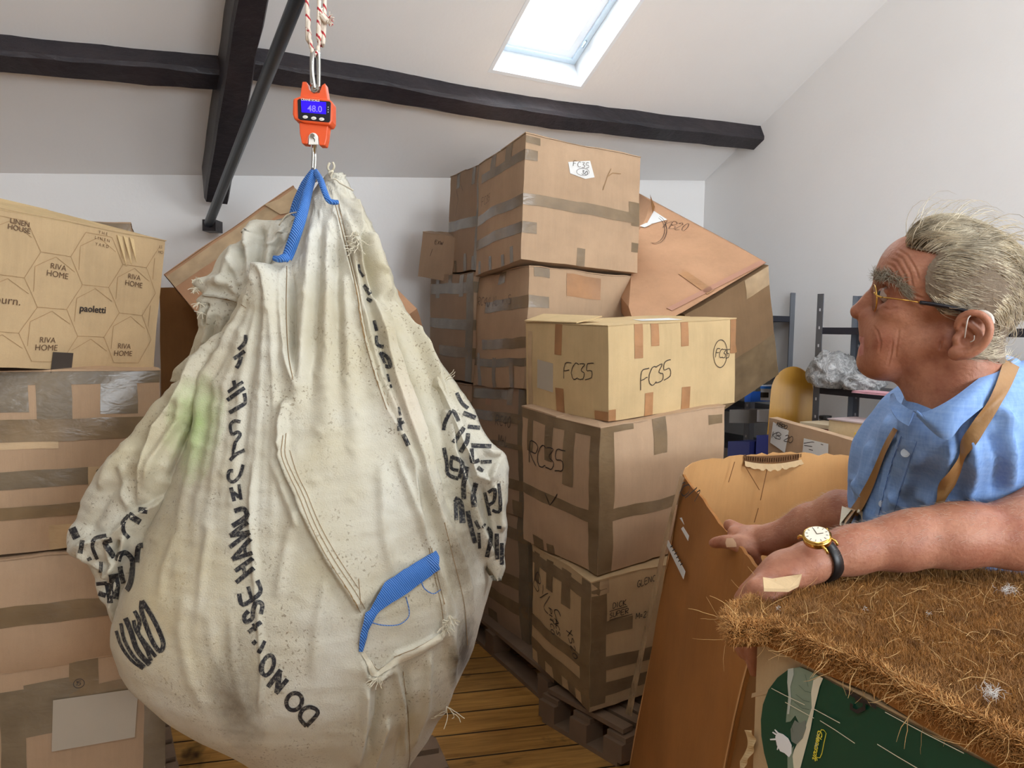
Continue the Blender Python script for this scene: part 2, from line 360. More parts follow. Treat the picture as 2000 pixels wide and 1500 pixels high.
# ------------------------------------------------------------ cardboard cartons
CB = {}
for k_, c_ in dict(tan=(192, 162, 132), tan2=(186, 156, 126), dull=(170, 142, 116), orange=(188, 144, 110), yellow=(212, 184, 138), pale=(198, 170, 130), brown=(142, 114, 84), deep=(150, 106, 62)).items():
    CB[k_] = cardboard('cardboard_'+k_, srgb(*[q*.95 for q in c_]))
class Carton:
    def __init__(s, P, rot, dims, mat, label, bulge=(.012, .012, .004), crumple=.006, sd=0, n=14, sag=0, flaps=True, pull=None, name='cardboard_box'):
        s.w, s.d, s.h = dims; s.bu = bulge; s.cr = crumple; s.sd = sd; s.pull = pull
        yaw, tx, ty = map(math.radians, rot)
        s.M = Matrix.Rotation(yaw, 4, 'Z')@Matrix.Rotation(ty, 4, 'Y')@Matrix.Rotation(tx, 4, 'X')
        s.e = empty(name, P); s.e.rotation_euler = s.M.to_euler(); meta(s.e, label, 'box')
        m = MB()
        for fc in 'RLTBXY':
            m.grid([[s.pt(fc, i/n, j/n) for i in range(n+1)] for j in range(n+1)])
        o = m.build('body', mat, s.e, True); me = o.data
        bm = bmesh.new(); bm.from_mesh(me); bmesh.ops.remove_doubles(bm, verts=bm.verts, dist=.0004); bmesh.ops.recalc_face_normals(bm, faces=bm.faces)
        for e_ in bm.edges:
            if len(e_.link_faces) == 2 and e_.calc_face_angle(0) > .7: e_.smooth = False
        bm.to_mesh(me); bm.free(); s.body = o
        if flaps:
            g = .004
            for k_, (v0, v1) in enumerate(((0, .5-g), (.5+g, 1))):
                mm = MB(); rows = []
                for z in (.0006, .0045):
                    rows.append([[np.array(s.pt('T', u, v0+(v1-v0)*v))+[0, 0, z+.002*math.sin(u*9+k_*2+sd)*(1 if z > .001 else 0)] for u in np.linspace(-.004, 1.004, 13)] for v in np.linspace(-.01 if k_ == 0 else 0, 1 if k_ == 0 else 1.01, 4)])
                mm.grid(rows[1]); lo, hi = rows
                edge = lambda R: [R[0][i] for i in range(13)]+[R[j][12] for j in range(1, 4)]+[R[3][i] for i in range(11, -1, -1)]+[R[j][0] for j in range(2, 0, -1)]
                mm.grid([edge(lo), edge(hi)], True); mm.build('top_flap', mat, s.e, False)
    def base(s, fc, u, v):
        w, d, h = s.w, s.d, s.h
        return {'R': (u*w, 0, v*h), 'L': (0, (1-u)*d, v*h), 'T': (u*w, v*d, h), 'B': (u*w, (1-v)*d, 0), 'X': (w, u*d, v*h), 'Y': ((1-u)*w, d, v*h)}[fc]
    def nrm(s, fc): return np.array({'R': (0, -1, 0), 'L': (-1, 0, 0), 'T': (0, 0, 1), 'B': (0, 0, -1), 'X': (1, 0, 0), 'Y': (0, 1, 0)}[fc], float)
    def pt(s, fc, u, v, off=0.):
        p = np.array(s.base(fc, u, v), float); w, d, h = s.w, s.d, s.h
        c = np.clip([p[0]/w, p[1]/d, p[2]/h], 0, 1); q = lambda t: max(0, 4*t*(1-t))**.7
        amt = {'R': s.bu[0], 'L': s.bu[1], 'X': s.bu[1]*.4, 'Y': s.bu[0]*.4, 'T': s.bu[2], 'B': s.bu[2]*.2}[fc]
        uu, vv = (c[0], c[2]) if fc in 'RY' else ((c[1], c[2]) if fc in 'LX' else (c[0], c[1]))
        p = p+s.nrm(fc)*(amt*q(uu)*q(vv)+off)
        nn = np.array(noise.noise_vector(Vector((p[0]*5+s.sd*3.7, p[1]*5, p[2]*5))))+.5*np.array(noise.noise_vector(Vector((p[0]*13+s.sd*1.7, p[1]*13, p[2]*13))))
        p = p+nn*s.cr*np.array([1, 1, 1.0 if s.h > .2 else .5])
        if s.pull: p = np.array(s.pull(p, c))
        return p
    def tapes(s, lst, mat='tape', name='tape_strip'):
        for t in lst:
            fc, u0, v0, u1, v1 = t[:5]; mt = t[5] if len(t) > 5 else mat; off = .0012+.0004*(hash(str(t)) % 3 if False else (int((u0+v0)*100) % 3))
            nu, nv = max(2, int(abs(u1-u0)*16)), max(2, int(abs(v1-v0)*16))
            sk = t[6] if len(t) > 6 else 0
            m = MB(); m.grid([[s.pt(fc, u0+(u1-u0)*i/nu, v0+(v1-v0)*j/nv+sk*i/nu, off) for i in range(nu+1)] for j in range(nv+1)])
            m.build(name, MT[mt], s.e, True)
        return s
    def band(s, v0, v1, ul=0., ur=1., mat='tape', skl=0, skr=0):
        return s.tapes([('L', ul, v0, 1.0, v1, mat, skl), ('R', 0., v0+skl, ur, v1+skl, mat, skr)])
    def strokes(s, fc, strokes, width=.003, mat='ink', name='handwriting', off=.0028, closed=False):
        W_, H_ = (s.w, s.h) if fc in 'RY' else ((s.d, s.h) if fc in 'LX' else (s.w, s.d)); m = MB()
        for st in strokes:
            # resample
            P = [st[0]]
            for a_, b_ in zip(st[:-1], st[1:]):
                L = math.hypot(b_[0]-a_[0], b_[1]-a_[1]); k = max(1, int(L/.02))
                P += [(a_[0]+(b_[0]-a_[0])*i/k, a_[1]+(b_[1]-a_[1])*i/k) for i in range(1, k+1)]
            A, B = [], []
            for i, p in enumerate(P):
                t = (P[min(i+1, len(P)-1)][0]-P[max(i-1, 0)][0], P[min(i+1, len(P)-1)][1]-P[max(i-1, 0)][1]); L = math.hypot(*t)+1e-9; nx, ny = -t[1]/L*width/2, t[0]/L*width/2
                A.append(s.pt(fc, (p[0]+nx)/W_, (p[1]+ny)/H_, off)); B.append(s.pt(fc, (p[0]-nx)/W_, (p[1]-ny)/H_, off))
            if len(P) > 1: m.grid([A, B])
        return m.build(name, MT[mat], s.e)
    def texts(s, fc, items, mat='print', name='printed_lettering', off=.0026):
        W_, H_ = (s.w, s.h) if fc in 'RY' else ((s.d, s.h) if fc in 'LX' else (s.w, s.d))
        for it in items:
            txt, x, y, size = it[:4]; kw = dict(it[4]) if len(it) > 4 else {}; ang = math.radians(kw.pop('ang', 0)); v, f = text2d(txt, size, 'CENTER', **kw); m = MB()
            m.add([s.pt(fc, (x+a_*math.cos(ang)-b_*math.sin(ang))/W_, (y+a_*math.sin(ang)+b_*math.cos(ang))/H_, off) for a_, b_ in v], f); m.build(name, MT[mat], s.e)
    def patch(s, fc, poly, mat, name, off=.002, label=None, th=.0006):
        W_, H_ = (s.w, s.h) if fc in 'RY' else ((s.d, s.h) if fc in 'LX' else (s.w, s.d))
        a_ = [s.pt(fc, x/W_, y/H_, off) for x, y in poly]; m = MB(); m.add(*prism(a_, s.nrm(fc)*th)); return m.build(name, mat, s.e, False, label)
rr = random.Random(3)
def edge_tabs(fc, n, top=True, w=.07, l=.2, mat='tape', sd=0):
    r = random.Random(sd); out = []
    for i in range(n):
        u = (i+.5)/n+r.uniform(-.06, .06); ll = l*r.uniform(.7, 1.2)
        out.append((fc, u-w/2, 1-ll if top else 0., u+w/2, 1. if top else ll, mat))
    return out
# ---- tall stack behind (stands on the rear pallet)
A = Carton((.032, 3.4, 1.861), (24.9, -4.3, 3.1), (.608, .526, .554), CB['tan'], 'top box of the tall stack with a torn white note and FC35 writing', (.012, .014, .004), .006, 1)
A.band(.44, .53, .02, 1., skr=-.02); A.band(.80, .88, .1, .10); A.band(.22, .31, .0, .12)
A.tapes([('R', 0., .93, .12, .985), ('R', .92, .40, 1., .48), ('R', .9, .50, 1.0, .60), ('R', .93, .18, 1., .26), ('R', .45, .0, .52, .15), ('L', .3, .86, .42, 1.), ('L', .62, .84, .74, 1.)]+edge_tabs('L', 4, False, .06, .12, 'tape_grey', 3))
A.patch('R', [(.21, .462), (.325, .488), (.35, .415), (.30, .398), (.22, .41)], MT['paper'], 'paper_note', label='torn white paper note')
A.strokes('R', writing('FC35', .235, .446, .026, 3, sd=1), .002, 'ink_thin', off=.0065); A.strokes('R', writing('230', .262, .418, .02, -3, sd=2), .0028, off=.0036)
A.strokes('R', ellipse(.285, .428, .032, .017, rot=.2), .0015, 'ink_thin', off=.0065)
A.strokes('L', writing('FC35', .06, .33, .04, sd=4), .0022, 'ink_thin')
A.strokes('R', [[(.40, .36), (.42, .43), (.44, .47)], [(.42, .43), (.45, .45), (.50, .45)]], .004, 'print_light', 'torn_crease')
B = Carton((.058, 3.4, 1.293), (26.6, -3.0, 3.0), (.600, .564, .546), CB['tan2'], 'dented box directly below the top box of the tall stack', (.016, .018, .004), .010, 2)
B.band(.66, .76, .25, .16); B.band(.33, .42, .22, 1.); B.band(.18, .25, .0, .1, 'tape_grey'); B.tapes([('R', .04, .92, .16, 1.), ('R', .92, .88, 1., .98), ('R', .92, .5, 1., .62), ('L', .0, .8, .06, 1., 'tape_grey'), ('L', .45, .9, .6, 1.)]+edge_tabs('L', 3, False, .07, .25, 'tape', 8)+[('R', .3, .78, .62, .97, 'tape_tan')])
B.strokes('L', writing('RC40 XL + S', .05, .40, .042, -2, sd=6), .003, 'ink_thin')
B3 = Carton((.073, 3.4, .709), (27.5, -2.7, .2), (.600, .578, .582), CB['dull'], 'taped box third from the top of the tall stack, marked RC40 M + L', (.014, .016, .004), .007, 3)
B3.band(.72, .80, 0, 1); B3.band(.52, .56, 0, .6); B3.band(.20, .28, 0, .8); B3.tapes([('L', .9, 0., 1.0, 1., 'tape_grey'), ('R', 0., 0., .08, 1., 'tape_grey'), ('L', .3, .85, .42, 1., 'tape_tan'), ('L', .7, .86, .8, 1.), ('L', .05, .9, .7, .98, 'tape_grey'), ('L', .8, 0., .95, .12)])
B3.strokes('L', writing('RC40', .30, .40, .05, sd=9), .003); B3.strokes('L', writing('M+L', .33, .31, .045, sd=5), .003)
B4 = Carton((.098, 3.4, .126), (28.5, -2.2, -1.1), (.600, .50, .575), CB['dull'], 'bottom box of the tall stack standing on the rear pallet', (.014, .014, .004), .007, 4)
B4.band(.80, .90, 0, 1); B4.band(.40, .50, 0, 1); B4.band(.20, .30, 0, .8); B4.tapes([('L', .86, 0., 1.0, 1., 'tape_grey'), ('R', 0., 0., .1, 1., 'tape_grey'), ('L', .2, 0., .4, .1), ('L', .4, .92, .6, 1.)])
# ---- second column, further left and back
A2 = Carton((-.186, 3.91, 1.849), (26, 1.7, 2.2), (.52, .436, .526), CB['dull'], 'top box of the narrow dark column left of the tall stack', (.01, .012, .004), .007, 5)
A2.band(.42, .52, 0, 1, 'tape_grey'); A2.tapes(edge_tabs('L', 4, False, .08, .16, 'tape_grey', 2)+edge_tabs('L', 2, True, .1, .14, 'tape_grey', 5)+[('L', .9, .0, 1., 1., 'tape_grey')])
A2.strokes('L', [[(.1, .44), (.13, .38), (.12, .30)], [(.16, .46), (.2, .42)], [(.12, .26), (.16, .27)]], .003, 'ink_thin')
B2 = Carton((-.207, 3.91, 1.279), (28, 1.6, -.3), (.52, .577, .552), CB['dull'], 'middle box of the narrow dark column left of the tall stack', (.012, .014, .004), .007, 6)
B2.band(.82, .92, .02, 1, 'tape_grey'); B2.band(.48, .58, 0, 1, 'tape_grey'); B2.band(.22, .32, .3, 1, 'tape'); B2.tapes(edge_tabs('L', 3, True, .09, .2, 'tape_grey', 6)+[('L', .88, 0., 1., 1., 'tape_grey')])
B5 = Carton((-.225, 3.93, .70), (28, 0, 0), (.50, .577, .565), CB['dull'], 'dark box below the middle of the narrow column behind the hanging sack', (.012, .014, .004), .006, 7)
B5.band(.75, .85, 0, 1, 'tape_grey'); B5.band(.3, .4, 0, 1, 'tape_grey')
B6 = Carton((-.225, 3.93, .126), (28, 0, 0), (.50, .55, .56), CB['dull'], 'lowest box of the narrow column, mostly hidden by the sack', (.012, .014, .004), .006, 8)
B6.band(.75, .85, 0, 1, 'tape_grey'); B6.band(.3, .4, 0, 1, 'tape_grey')
T = Carton((-.53, 4.28, 1.84), (-18, 8, 10), (.20, .25, .24), CB['dull'], 'small tilted brown box peeping out left of the narrow column top', (.004, .004, .002), .004, 9, n=8)
T.strokes('R', writing('EXW', .08, .19, .02, sd=3)+[[(.06, .12), (.07, .16)]], .002, 'ink_thin')
# ---- front right stack
Cc = Carton((.348, 2.75, 1.228), (35.8, 1.5, -3.3), (.706, .487, .343), CB['yellow'], 'pale yellow box marked FC35 twice and once in a circle', (.006, .006, .006), .003, 10)
Cc.tapes([('R', .18, .64, .24, 1., 'tape_tan'), ('R', .30, .76, .36, 1., 'tape_tan'), ('R', .53, .73, .59, 1., 'tape_tan'), ('R', .95, .6, 1., 1., 'tape_tan'), ('R', .26, 0., .32, .25, 'tape_tan'), ('R', .54, 0., .61, .27, 'tape_tan'), ('R', .0, .0, .05, .12, 'tape_tan'), ('L', .39, .66, .48, 1., 'tape_tan'), ('L', .40, 0., .50, .28, 'tape_tan'), ('L', .86, 0., 1., .10, 'tape_tan'), ('L', .03, .0, .09, .9, 'tape_clear')])
Cc.strokes('L', writing('FC35', .25, .135, .062, 3, slant=.2, gap=.85, sd=11), .0032); Cc.strokes('R', writing('FC35', .16, .10, .07, 12, slant=.2, gap=.75, sd=12), .0032)
Cc.strokes('R', writing('FC35', .575, .195, .036, -6, gap=.8, sd=13)+ellipse(.606, .208, .044, .056), .0028)
Cc.patch('L', [(.08, .085), (.18, .075), (.182, .19), (.082, .20)], MT['paper_grey'], 'label_scrap', label='grey paper scrap where a label was torn off')
Cc.patch('T', [(.22, .05), (.42, .03), (.44, .12), (.26, .14)], MT['paper'], 'loose_sheet', off=.006)
m = MB(); m.add(*prism([Cc.pt('T', .0, .35, .006), Cc.pt('T', -.02, .98, .006), Cc.pt('T', .12, .98, .03), Cc.pt('T', .15, .3, .022)], (0, 0, .004))); m.build('raised_flap', CB['yellow'], Cc.e)
D = Carton((.323, 2.75, .660), (34.2, 3.6, -4.3), (.664, .47, .554), CB['tan'], 'brown box marked RC35 below the pale yellow box', (.018, .016, .004), .008, 12)
D.tapes([('L', .9, 0., 1.0, 1.), ('R', 0., 0., .10, 1.), ('L', .0, .93, 1., 1.), ('R', .0, .96, .25, 1.), ('L', .1, .7, .18, .97), ('L', .36, .68, .46, .97), ('L', .60, .56, .72, .97), ('R', .40, .75, .50, 1.), ('R', .86, .88, .98, .95), ('L', .15, 0., .3, .08), ('L', .35, 0., .45, .07)]); D.band(.36, .44, 0, 1., skl=-.0)
D.strokes('L', writing('RC35', .06, .34, .09, 2, slant=.15, gap=.85, sd=21)+[[(.17, .24), (.20, .20), (.25, .26)]], .004)
E_ = Carton((.312, 2.752, .146), (27, 2.6, -3.1), (.54, .45, .502), CB['pale'], 'lowest box of the front stack, written all over in marker, on the front pallet', (.014, .014, .004), .008, 13)
E_.tapes([('L', .87, 0., 1.0, 1.), ('R', 0., 0., .12, 1.), ('L', .0, .86, 1., .95), ('L', .05, .72, .15, .97), ('L', .3, .74, .42, .97), ('L', .56, .70, .70, .97), ('R', .12, .58, .32, .68), ('R', .0, .9, .14, 1., 'tape_clear'), ('L', .1, 0., .26, .14), ('L', .4, 0., .55, .12), ('L', .65, 0., .78, .14), ('R', .0, .0, .4, .04, 'tape_clear')])
E_.band(.32, .42, 0, .8, skl=-.01); E_.band(.10, .21, 0, .8)
for w_ in (writing('BYLS', .015, .34, .075, -25, sd=31), writing('PITCO', .17, .30, .028, -78, sd=32), writing('JACS', .215, .30, .028, -78, sd=33), writing('XS20', .30, .26, .034, -60, sd=35)): E_.strokes('L', w_, .0035)
for w_ in (writing('GLENC', .20, .445, .022, 5, sd=36), writing('DICK', .09, .388, .020, 3, sd=37), writing('SUPER', .075, .352, .020, 3, sd=38), writing('M=25', .185, .325, .022, 0, sd=39), [[(.075, .380), (.15, .384)]], [[(.075, .344), (.17, .348)]]): E_.strokes('R', w_, .0026)
# ---- printed box on the left stack
I_ = Carton((-1.415, 1.66, 1.447), (66, 5, 2.7), (.765, .50, .393), CB['pale'], 'printed box with a hexagon line pattern on top of the left stack', (.006, .006, .003), .003, 20, n=18)
I_.label_dummy = 0
def hexes(w, h, x0, y0, s):
    out = []; dx, dy = s*1.5, s*math.sqrt(3)
    for i in range(-1, int(w/dx)+2):
        for j in range(-1, int(h/dy)+2):
            cx, cy = x0+i*dx, y0+j*dy+(dy/2 if i % 2 else 0)
            pts = [(cx+s*math.cos(k*PI/3), cy+s*math.sin(k*PI/3)) for k in range(4)]
            pts2 = [(cx+s*.78*math.cos(k*PI/3+PI/6), cy+s*.78*math.sin(k*PI/3+PI/6)) for k in range(4)]
            for P in (pts, pts2):
                for a_, b_ in zip(P[:-1], P[1:]):
                    if all(.004 < q[0] < w-.004 and .004 < q[1] < h-.004 for q in (a_, b_)): out.append([a_, b_])
    return out
I_.strokes('R', hexes(.765, .393, .05, .02, .082), .0012, 'print_light', 'printed_pattern', .0016)
gx = lambda px: .245+(px)/325*.52   # photo column on this face
def fx(px, py):  # solve face coordinates for a pixel (the lettering sits on the box face)
    R3 = np.array(I_.M.to_3x3()); P = np.array(I_.e.location); o = R3.T@(CAM-P); d = R3.T@ray(px, py); t = -o[1]/d[1]; q = o+d*t; return q[0], q[2]
its = []
def tx(t, px, py, sz, **k): x, y = fx(px, py); its.append((t, x, y, sz, k))
tx('RIVA', 108, 526, .021, ang=-2); tx('HOME', 106, 541, .022, ang=-2); tx('RIVA', 259, 546, .021, ang=-2); tx('HOME', 258, 560, .022, ang=-2)
tx('RIVA', 89, 668, .021); tx('HOME', 87, 683, .022); tx('RIVA', 240, 680, .021); tx('HOME', 238, 694, .022)
tx('THE', 199, 458, .012, font_space=1.6, ang=-3); tx('LINEN', 197, 470, .012, font_space=1.6, ang=-3); tx('YARD', 196, 482, .012, font_space=1.6, ang=-3)
tx('LINEN', 35, 440, .018, bold=.012, ang=-3); tx('HOUSE', 33, 452, .018, bold=.012, ang=-3); tx('ashburn.', -6, 592, .030)
tx('LS', 311, 485, .012, ang=-3); tx('HO', 311, 495, .012, ang=-3)
I_.texts('R', its, 'print')
x, y = fx(177, 610); I_.texts('R', [('paoletti', x, y, .027, {'bold': .02})], 'ink', 'printed_name')
I_.tapes([('R', .28, .62, .345, 1., 'tape_tan')])
I_.patch('R', [(fx(100, 686)[0], -.012), (fx(140, 686)[0], -.012), (fx(140, 686)[0], fx(140, 688)[1]), (fx(100, 686)[0], fx(100, 686)[1])], simple('black_gaffer_tape', srgb(62, 54, 48), .5), 'black_tape_patch', .003)
for k_, (u0, u1, h0_) in enumerate(((.0, .62, .012), (.62, .99, .004))):
    m = MB(); m.add(*prism([I_.pt('T', u0, .0, -.002), I_.pt('T', u1, .0, -.002), I_.pt('T', u1, .25, h0_*1.6+.01), I_.pt('T', u0, .25, h0_*2+.02)], (0, 0, .004))); m.build('raised_flap', CB['yellow'], I_.e, False, 'pale inner face of a lifted top flap')
m = MB()
for j, (qx, qy) in enumerate(((.82, .30), (.835, .285), (.85, .30))): m.add(*prism([I_.pt('R', qx-.04+j*.012, .98, .002), I_.pt('R', qx-.02+j*.012, .97, .002), I_.pt('R', qx+.0+j*.006, .76+j*.02, .012)], (0, -.002, 0)))
m.build('torn_strip', CB['yellow'], I_.e)
J = Carton((-1.51, 1.905, .934), (28.6, 0, 0), (.577, .52, .483), CB['tan2'], 'heavily taped brown box under the printed hexagon box', (.014, .01, .003), .006, 21)
J.tapes([('R', 0., .93, 1., 1., 'tape_grey'), ('R', 0., .62, 1., .74), ('R', 0., .36, 1., .46, 'tape_grey'), ('R', 0., .19, 1., .26), ('R', .33, .78, .45, .98, 'tape_grey'), ('R', .48, .72, .62, .99, 'tape_grey'), ('R', .74, .76, .9, .98, 'tape_grey'), ('R', .52, .0, .7, .14, 'tape_clear'), ('R', .3, .58, .56, .74, 'tape_clear'), ('R', .68, .26, .76, .46, 'tape_clear')], 'tape')
K_ = Carton((-1.51, 1.905, .613), (28.6, .5, 1.2), (.577, .52, .315), CB['tan'], 'slumped plain box with one tape band, third down the left stack', (.022, .014, .0), .010, 22)
K_.tapes([('R', 0., .42, 1., .60, 'tape')])
L_ = Carton((-1.51, 1.905, .126), (28.6, 0, 0), (.577, .52, .482), CB['tan2'], 'bottom box of the left stack with a blank grey sheet taped on', (.01, .008, .003), .007, 23)
L_.tapes([('R', .9, 0., 1., .92, 'tape_grey'), ('R', .30, .0, .40, .9, 'tape_grey'), ('R', .40, .62, .62, .92, 'tape_grey'), ('R', .62, .75, .9, .86, 'tape'), ('R', .4, .0, .9, .10, 'tape'), ('R', .58, .8, .70, 1.02, 'tape')])
lf = lambda px, py: (lambda R3, P: (lambda o, d: ((o+d*(-o[1]/d[1]))[0], (o+d*(-o[1]/d[1]))[2]))(R3.T@(CAM-P), R3.T@ray(px, py)))(np.array(L_.M.to_3x3()), np.array(L_.e.location))
L_.patch('R', [lf(99, 1463), lf(103, 1362), lf(267, 1340), lf(261, 1433)], MT['paper_grey'], 'blank_sheet', .006, 'blank grey sheet of paper')
qx, qy = lf(151, 1333); L_.strokes('R', ellipse(qx, qy, .0125, .0115)+writing('15', qx-.008, qy-.005, .011, sd=3), .0016)
BK = Carton(tuple(np.array([at(60, 424, 2.95)[0], at(60, 424, 2.95)[1]-.05, .126])), (24, 0, 0), (.36, .36, at(232, 440, 3.1)[2]-.126), CB['tan2'], 'tall brown carton standing behind the printed hexagon box', (.006, .006, .003), .005, 24)
BK.tapes([('R', .4, .97, 1., 1.0)])
# ---- tilted box behind the sack and what carries it
Hh = Carton((-.904, 3.002, 1.209), (21.9, -38.6, -38.1), (.689, .40, .902), CB['orange'], 'big orange-brown box tipped on its corner behind the sack', (.006, .006, .004), .004, 25)
Hh.tapes([('R', 0., .90, 1., .985, 'tape_clear'), ('R', .3, .84, .5, .93, 'tape_clear'), ('R', .06, .80, .95, .845, 'tape_clear', .03), ('T', 0., .0, 1., .2, 'tape_clear')])
Hh.patch('R', [(.55, .80), (.62, .76), (.60, .88), (.53, .90)], MT['tape_clear'], 'loose_tape_end', .01)
S1 = Carton((-1.02, 2.98, .126), (22, 0, 0), (.62, .55, .54), CB['dull'], 'lower of two boxes under the tipped box, behind the sack', sd=26)
S3 = Carton((-1.66, 3.62, 0), (20, 0, 0), (.62, .35, 1.72), CB['deep'], 'tall dark brown carton added for the dark side below the tipped box', sd=31, flaps=False)  # added carton, its deep brown stands for the tipped box's dark side face
S2 = Carton((-1.02, 3.02, .668), (22, 0, 0), (.60, .55, .50), CB['dull'], 'upper of two boxes under the tipped box, behind the sack', sd=27)
# ---- tipped boxes between the tall stack and the rack
Gb = Carton((.955, 3.80, 1.10), (26.8, 15.2, -26.6), (.552, .34, .617), CB['brown'], 'dark brown box wrapped in clear tape leaning towards the metal rack', (.006, .006, .004), .005, 28)
Gb.tapes([('R', 0., .0, 1., .40, 'tape_brown' if 'tape_brown' in MT else 'tape'), ('R', .7, .84, 1., 1., 'tape_clear'), ('R', .3, .45, .5, .58, 'tape_tan')])
m = MB()
m.grid([[Gb.pt('R', u, v, .004+.02*math.sin(u*20)*(1-v)) for u in np.linspace(.50, .58, 4)] for v in np.linspace(.62, .36, 8)])
st0 = at(1395, 620, 3.15); pts = catmull([st0, at(1410, 655, 3.1), at(1440, 670, 3.08), at(1468, 705, 3.06), at(1490, 701, 3.06)], 5)
m.grid([[p+np.array([0, 0, .009*math.sin(i*1.3)+.008]) for i, p in enumerate(pts)], [p-np.array([0.002, 0, .010-.006*math.sin(i)]) for i, p in enumerate(pts)]])
m.build('hanging_tape_shred', MT['tape_clear'], Gb.e).matrix_parent_inverse = Matrix.Identity(4)
Gb.e.children[-1].data.transform(Matrix.Identity(4))
def reparent_world(o, par):
    bpy.context.view_layer.update(); o.parent = par; o.matrix_parent_inverse = par.matrix_basis.inverted() if par.parent is None else Matrix.Identity(4)
# the open, lid-like box above it: a sheared carton body
P1, P2, P3 = at(1496, 513, 3.75), at(1271, 392, 4.3), at(1260, 653, 3.3)
e1, e2 = P2-P1, P3-P1
def onp(px, py):
    n = np.cross(e1, e2); d = ray(px, py); return CAM+d*(((P1-CAM)@n)/(d@n))
poly = [onp(1497, 513), onp(1271, 392), onp(1262, 425), onp(1238, 470), onp(1228, 600), onp(1245, 655), onp(1331, 611)]
fe = empty('cardboard_box', tuple(poly[-1])); meta(fe, 'orange-tan box marked KB20 tipped over on top of the leaning brown box', 'box')
def fpart(name, v, f, mat, label=None):
    return mobj(name, [np.array(q)-np.array(fe.location) for q in v], f, mat, fe, False, label)
nF = np.cross(e1, e2); nF /= np.linalg.norm(nF); nF = nF if nF[1] < 0 else -nF
v, f = prism(poly, np.array([-.03, .42, .13])); fpart('body', v, f, CB['orange'])
def fpatch(name, pxs, mat, off=.003, label=None):
    v, f = prism([onp(*q)+nF*off for q in pxs], nF*.0008); return fpart(name, v, f, mat, label)
fpatch('tape_strip', [(1325, 536), (1337, 528), (1395, 568), (1381, 576)], MT['tape_tan'])
fpatch('tape_strip', [(1312, 608), (1496, 514), (1486, 509), (1302, 603)], simple('pinkish_brown_tape', srgb(168, 122, 100), .4))
fpatch('paper_note', [(1262, 440), (1277, 413), (1303, 430), (1270, 439)], MT['paper'], label='creased white paper note')
fpatch('paper_note', [(1249, 443), (1262, 437), (1272, 440), (1259, 446)], MT['paper'], .005, label='creased white paper note')
v, f = prism([onp(1271, 392), onp(1268, 396)+nF*.05, onp(1274, 424)+nF*.02, onp(1279, 404)], nF*.002); fpart('folded_corner_flap', v, f, CB['deep'])
def fstrokes(name, sts, w, mat):
    mm = MB()
    for st in sts:
        P = [onp(*q)+nF*.004 for q in st]; A_, B_ = [], []
        for i, p in enumerate(P):
            t = P[min(i+1, len(P)-1)]-P[max(i-1, 0)]; t = t/(np.linalg.norm(t)+1e-9); s_ = np.cross(t, nF)*w/2; A_.append(p+s_); B_.append(p-s_)
        if len(P) > 1: mm.grid([A_, B_])
    fpart(name, mm.v, mm.f, mat)
flipy = lambda L, x0, y0: [[(x0+a_, y0-b_) for a_, b_ in s] for s in L]
fstrokes('handwriting', flipy(writing('KB20', 0, 0, 15, -8, slant=.5, gap=1.05, sd=5), 1294, 446)+[[(1276+22*math.cos(t), 450+26*math.sin(t)) for t in np.linspace(-1.1, 1.8, 14)], [(1280+22*math.cos(t), 450+28*math.sin(t)) for t in np.linspace(-1.2, 1.9, 14)]], .003, MT['ink_thin'])
# ---- box with the KB 20 label behind the open box
Mb = Carton((1.135, 3.36, .0), (-68.3, 0, 0), (.62, .045, 1.19), CB['tan'], 'tall flattened box with a white KB 20 label behind the big open box', (.003, .0, .0), .004, 29, flaps=False, pull=lambda p, c: (p[0], p[1], p[2]*(1-.045*c[0])))
def bface(C_, px, py):
    R3 = np.array(C_.M.to_3x3()); P = np.array(C_.e.location); o = R3.T@(CAM-P); d = R3.T@ray(px, py); q = o+d*(-o[1]/d[1]); return q[0], q[2]
Mb.patch('R', [bface(Mb, *q) for q in ((1507, 864), (1513, 822), (1543, 835), (1536, 880))], MT['paper'], 'paper_label', .006, 'white label reading KB 20')
Mb.patch('R', [bface(Mb, *q) for q in ((1569, 888), (1573, 847), (1621, 853), (1619, 892))], MT['paper'], 'paper_label', .006, 'scribbled white label')
def mstroke(C_, fc, sts, w=.003, off=.0075, mat='ink', name='handwriting'): return C_.strokes(fc, [[bface(C_, *q) for q in s] for s in sts], w, mat, name, off)
mstroke(Mb, 'R', flipy(writing('KB 20', 0, 0, 13, -8, gap=.8, sd=3), 1511, 853)+flipy(writing('KB20', 0, 0, 8, -15, gap=.8, sd=3), 1520, 828), .003)
mstroke(Mb, 'R', [[(1573, 857), (1590, 853), (1611, 856)], [(1574, 861), (1592, 862), (1608, 860)], [(1583, 868), (1597, 870)], [(1586, 886), (1607, 872)]]+flipy(writing('FBB', 0, 0, 7, sd=2), 1573, 885), .003)
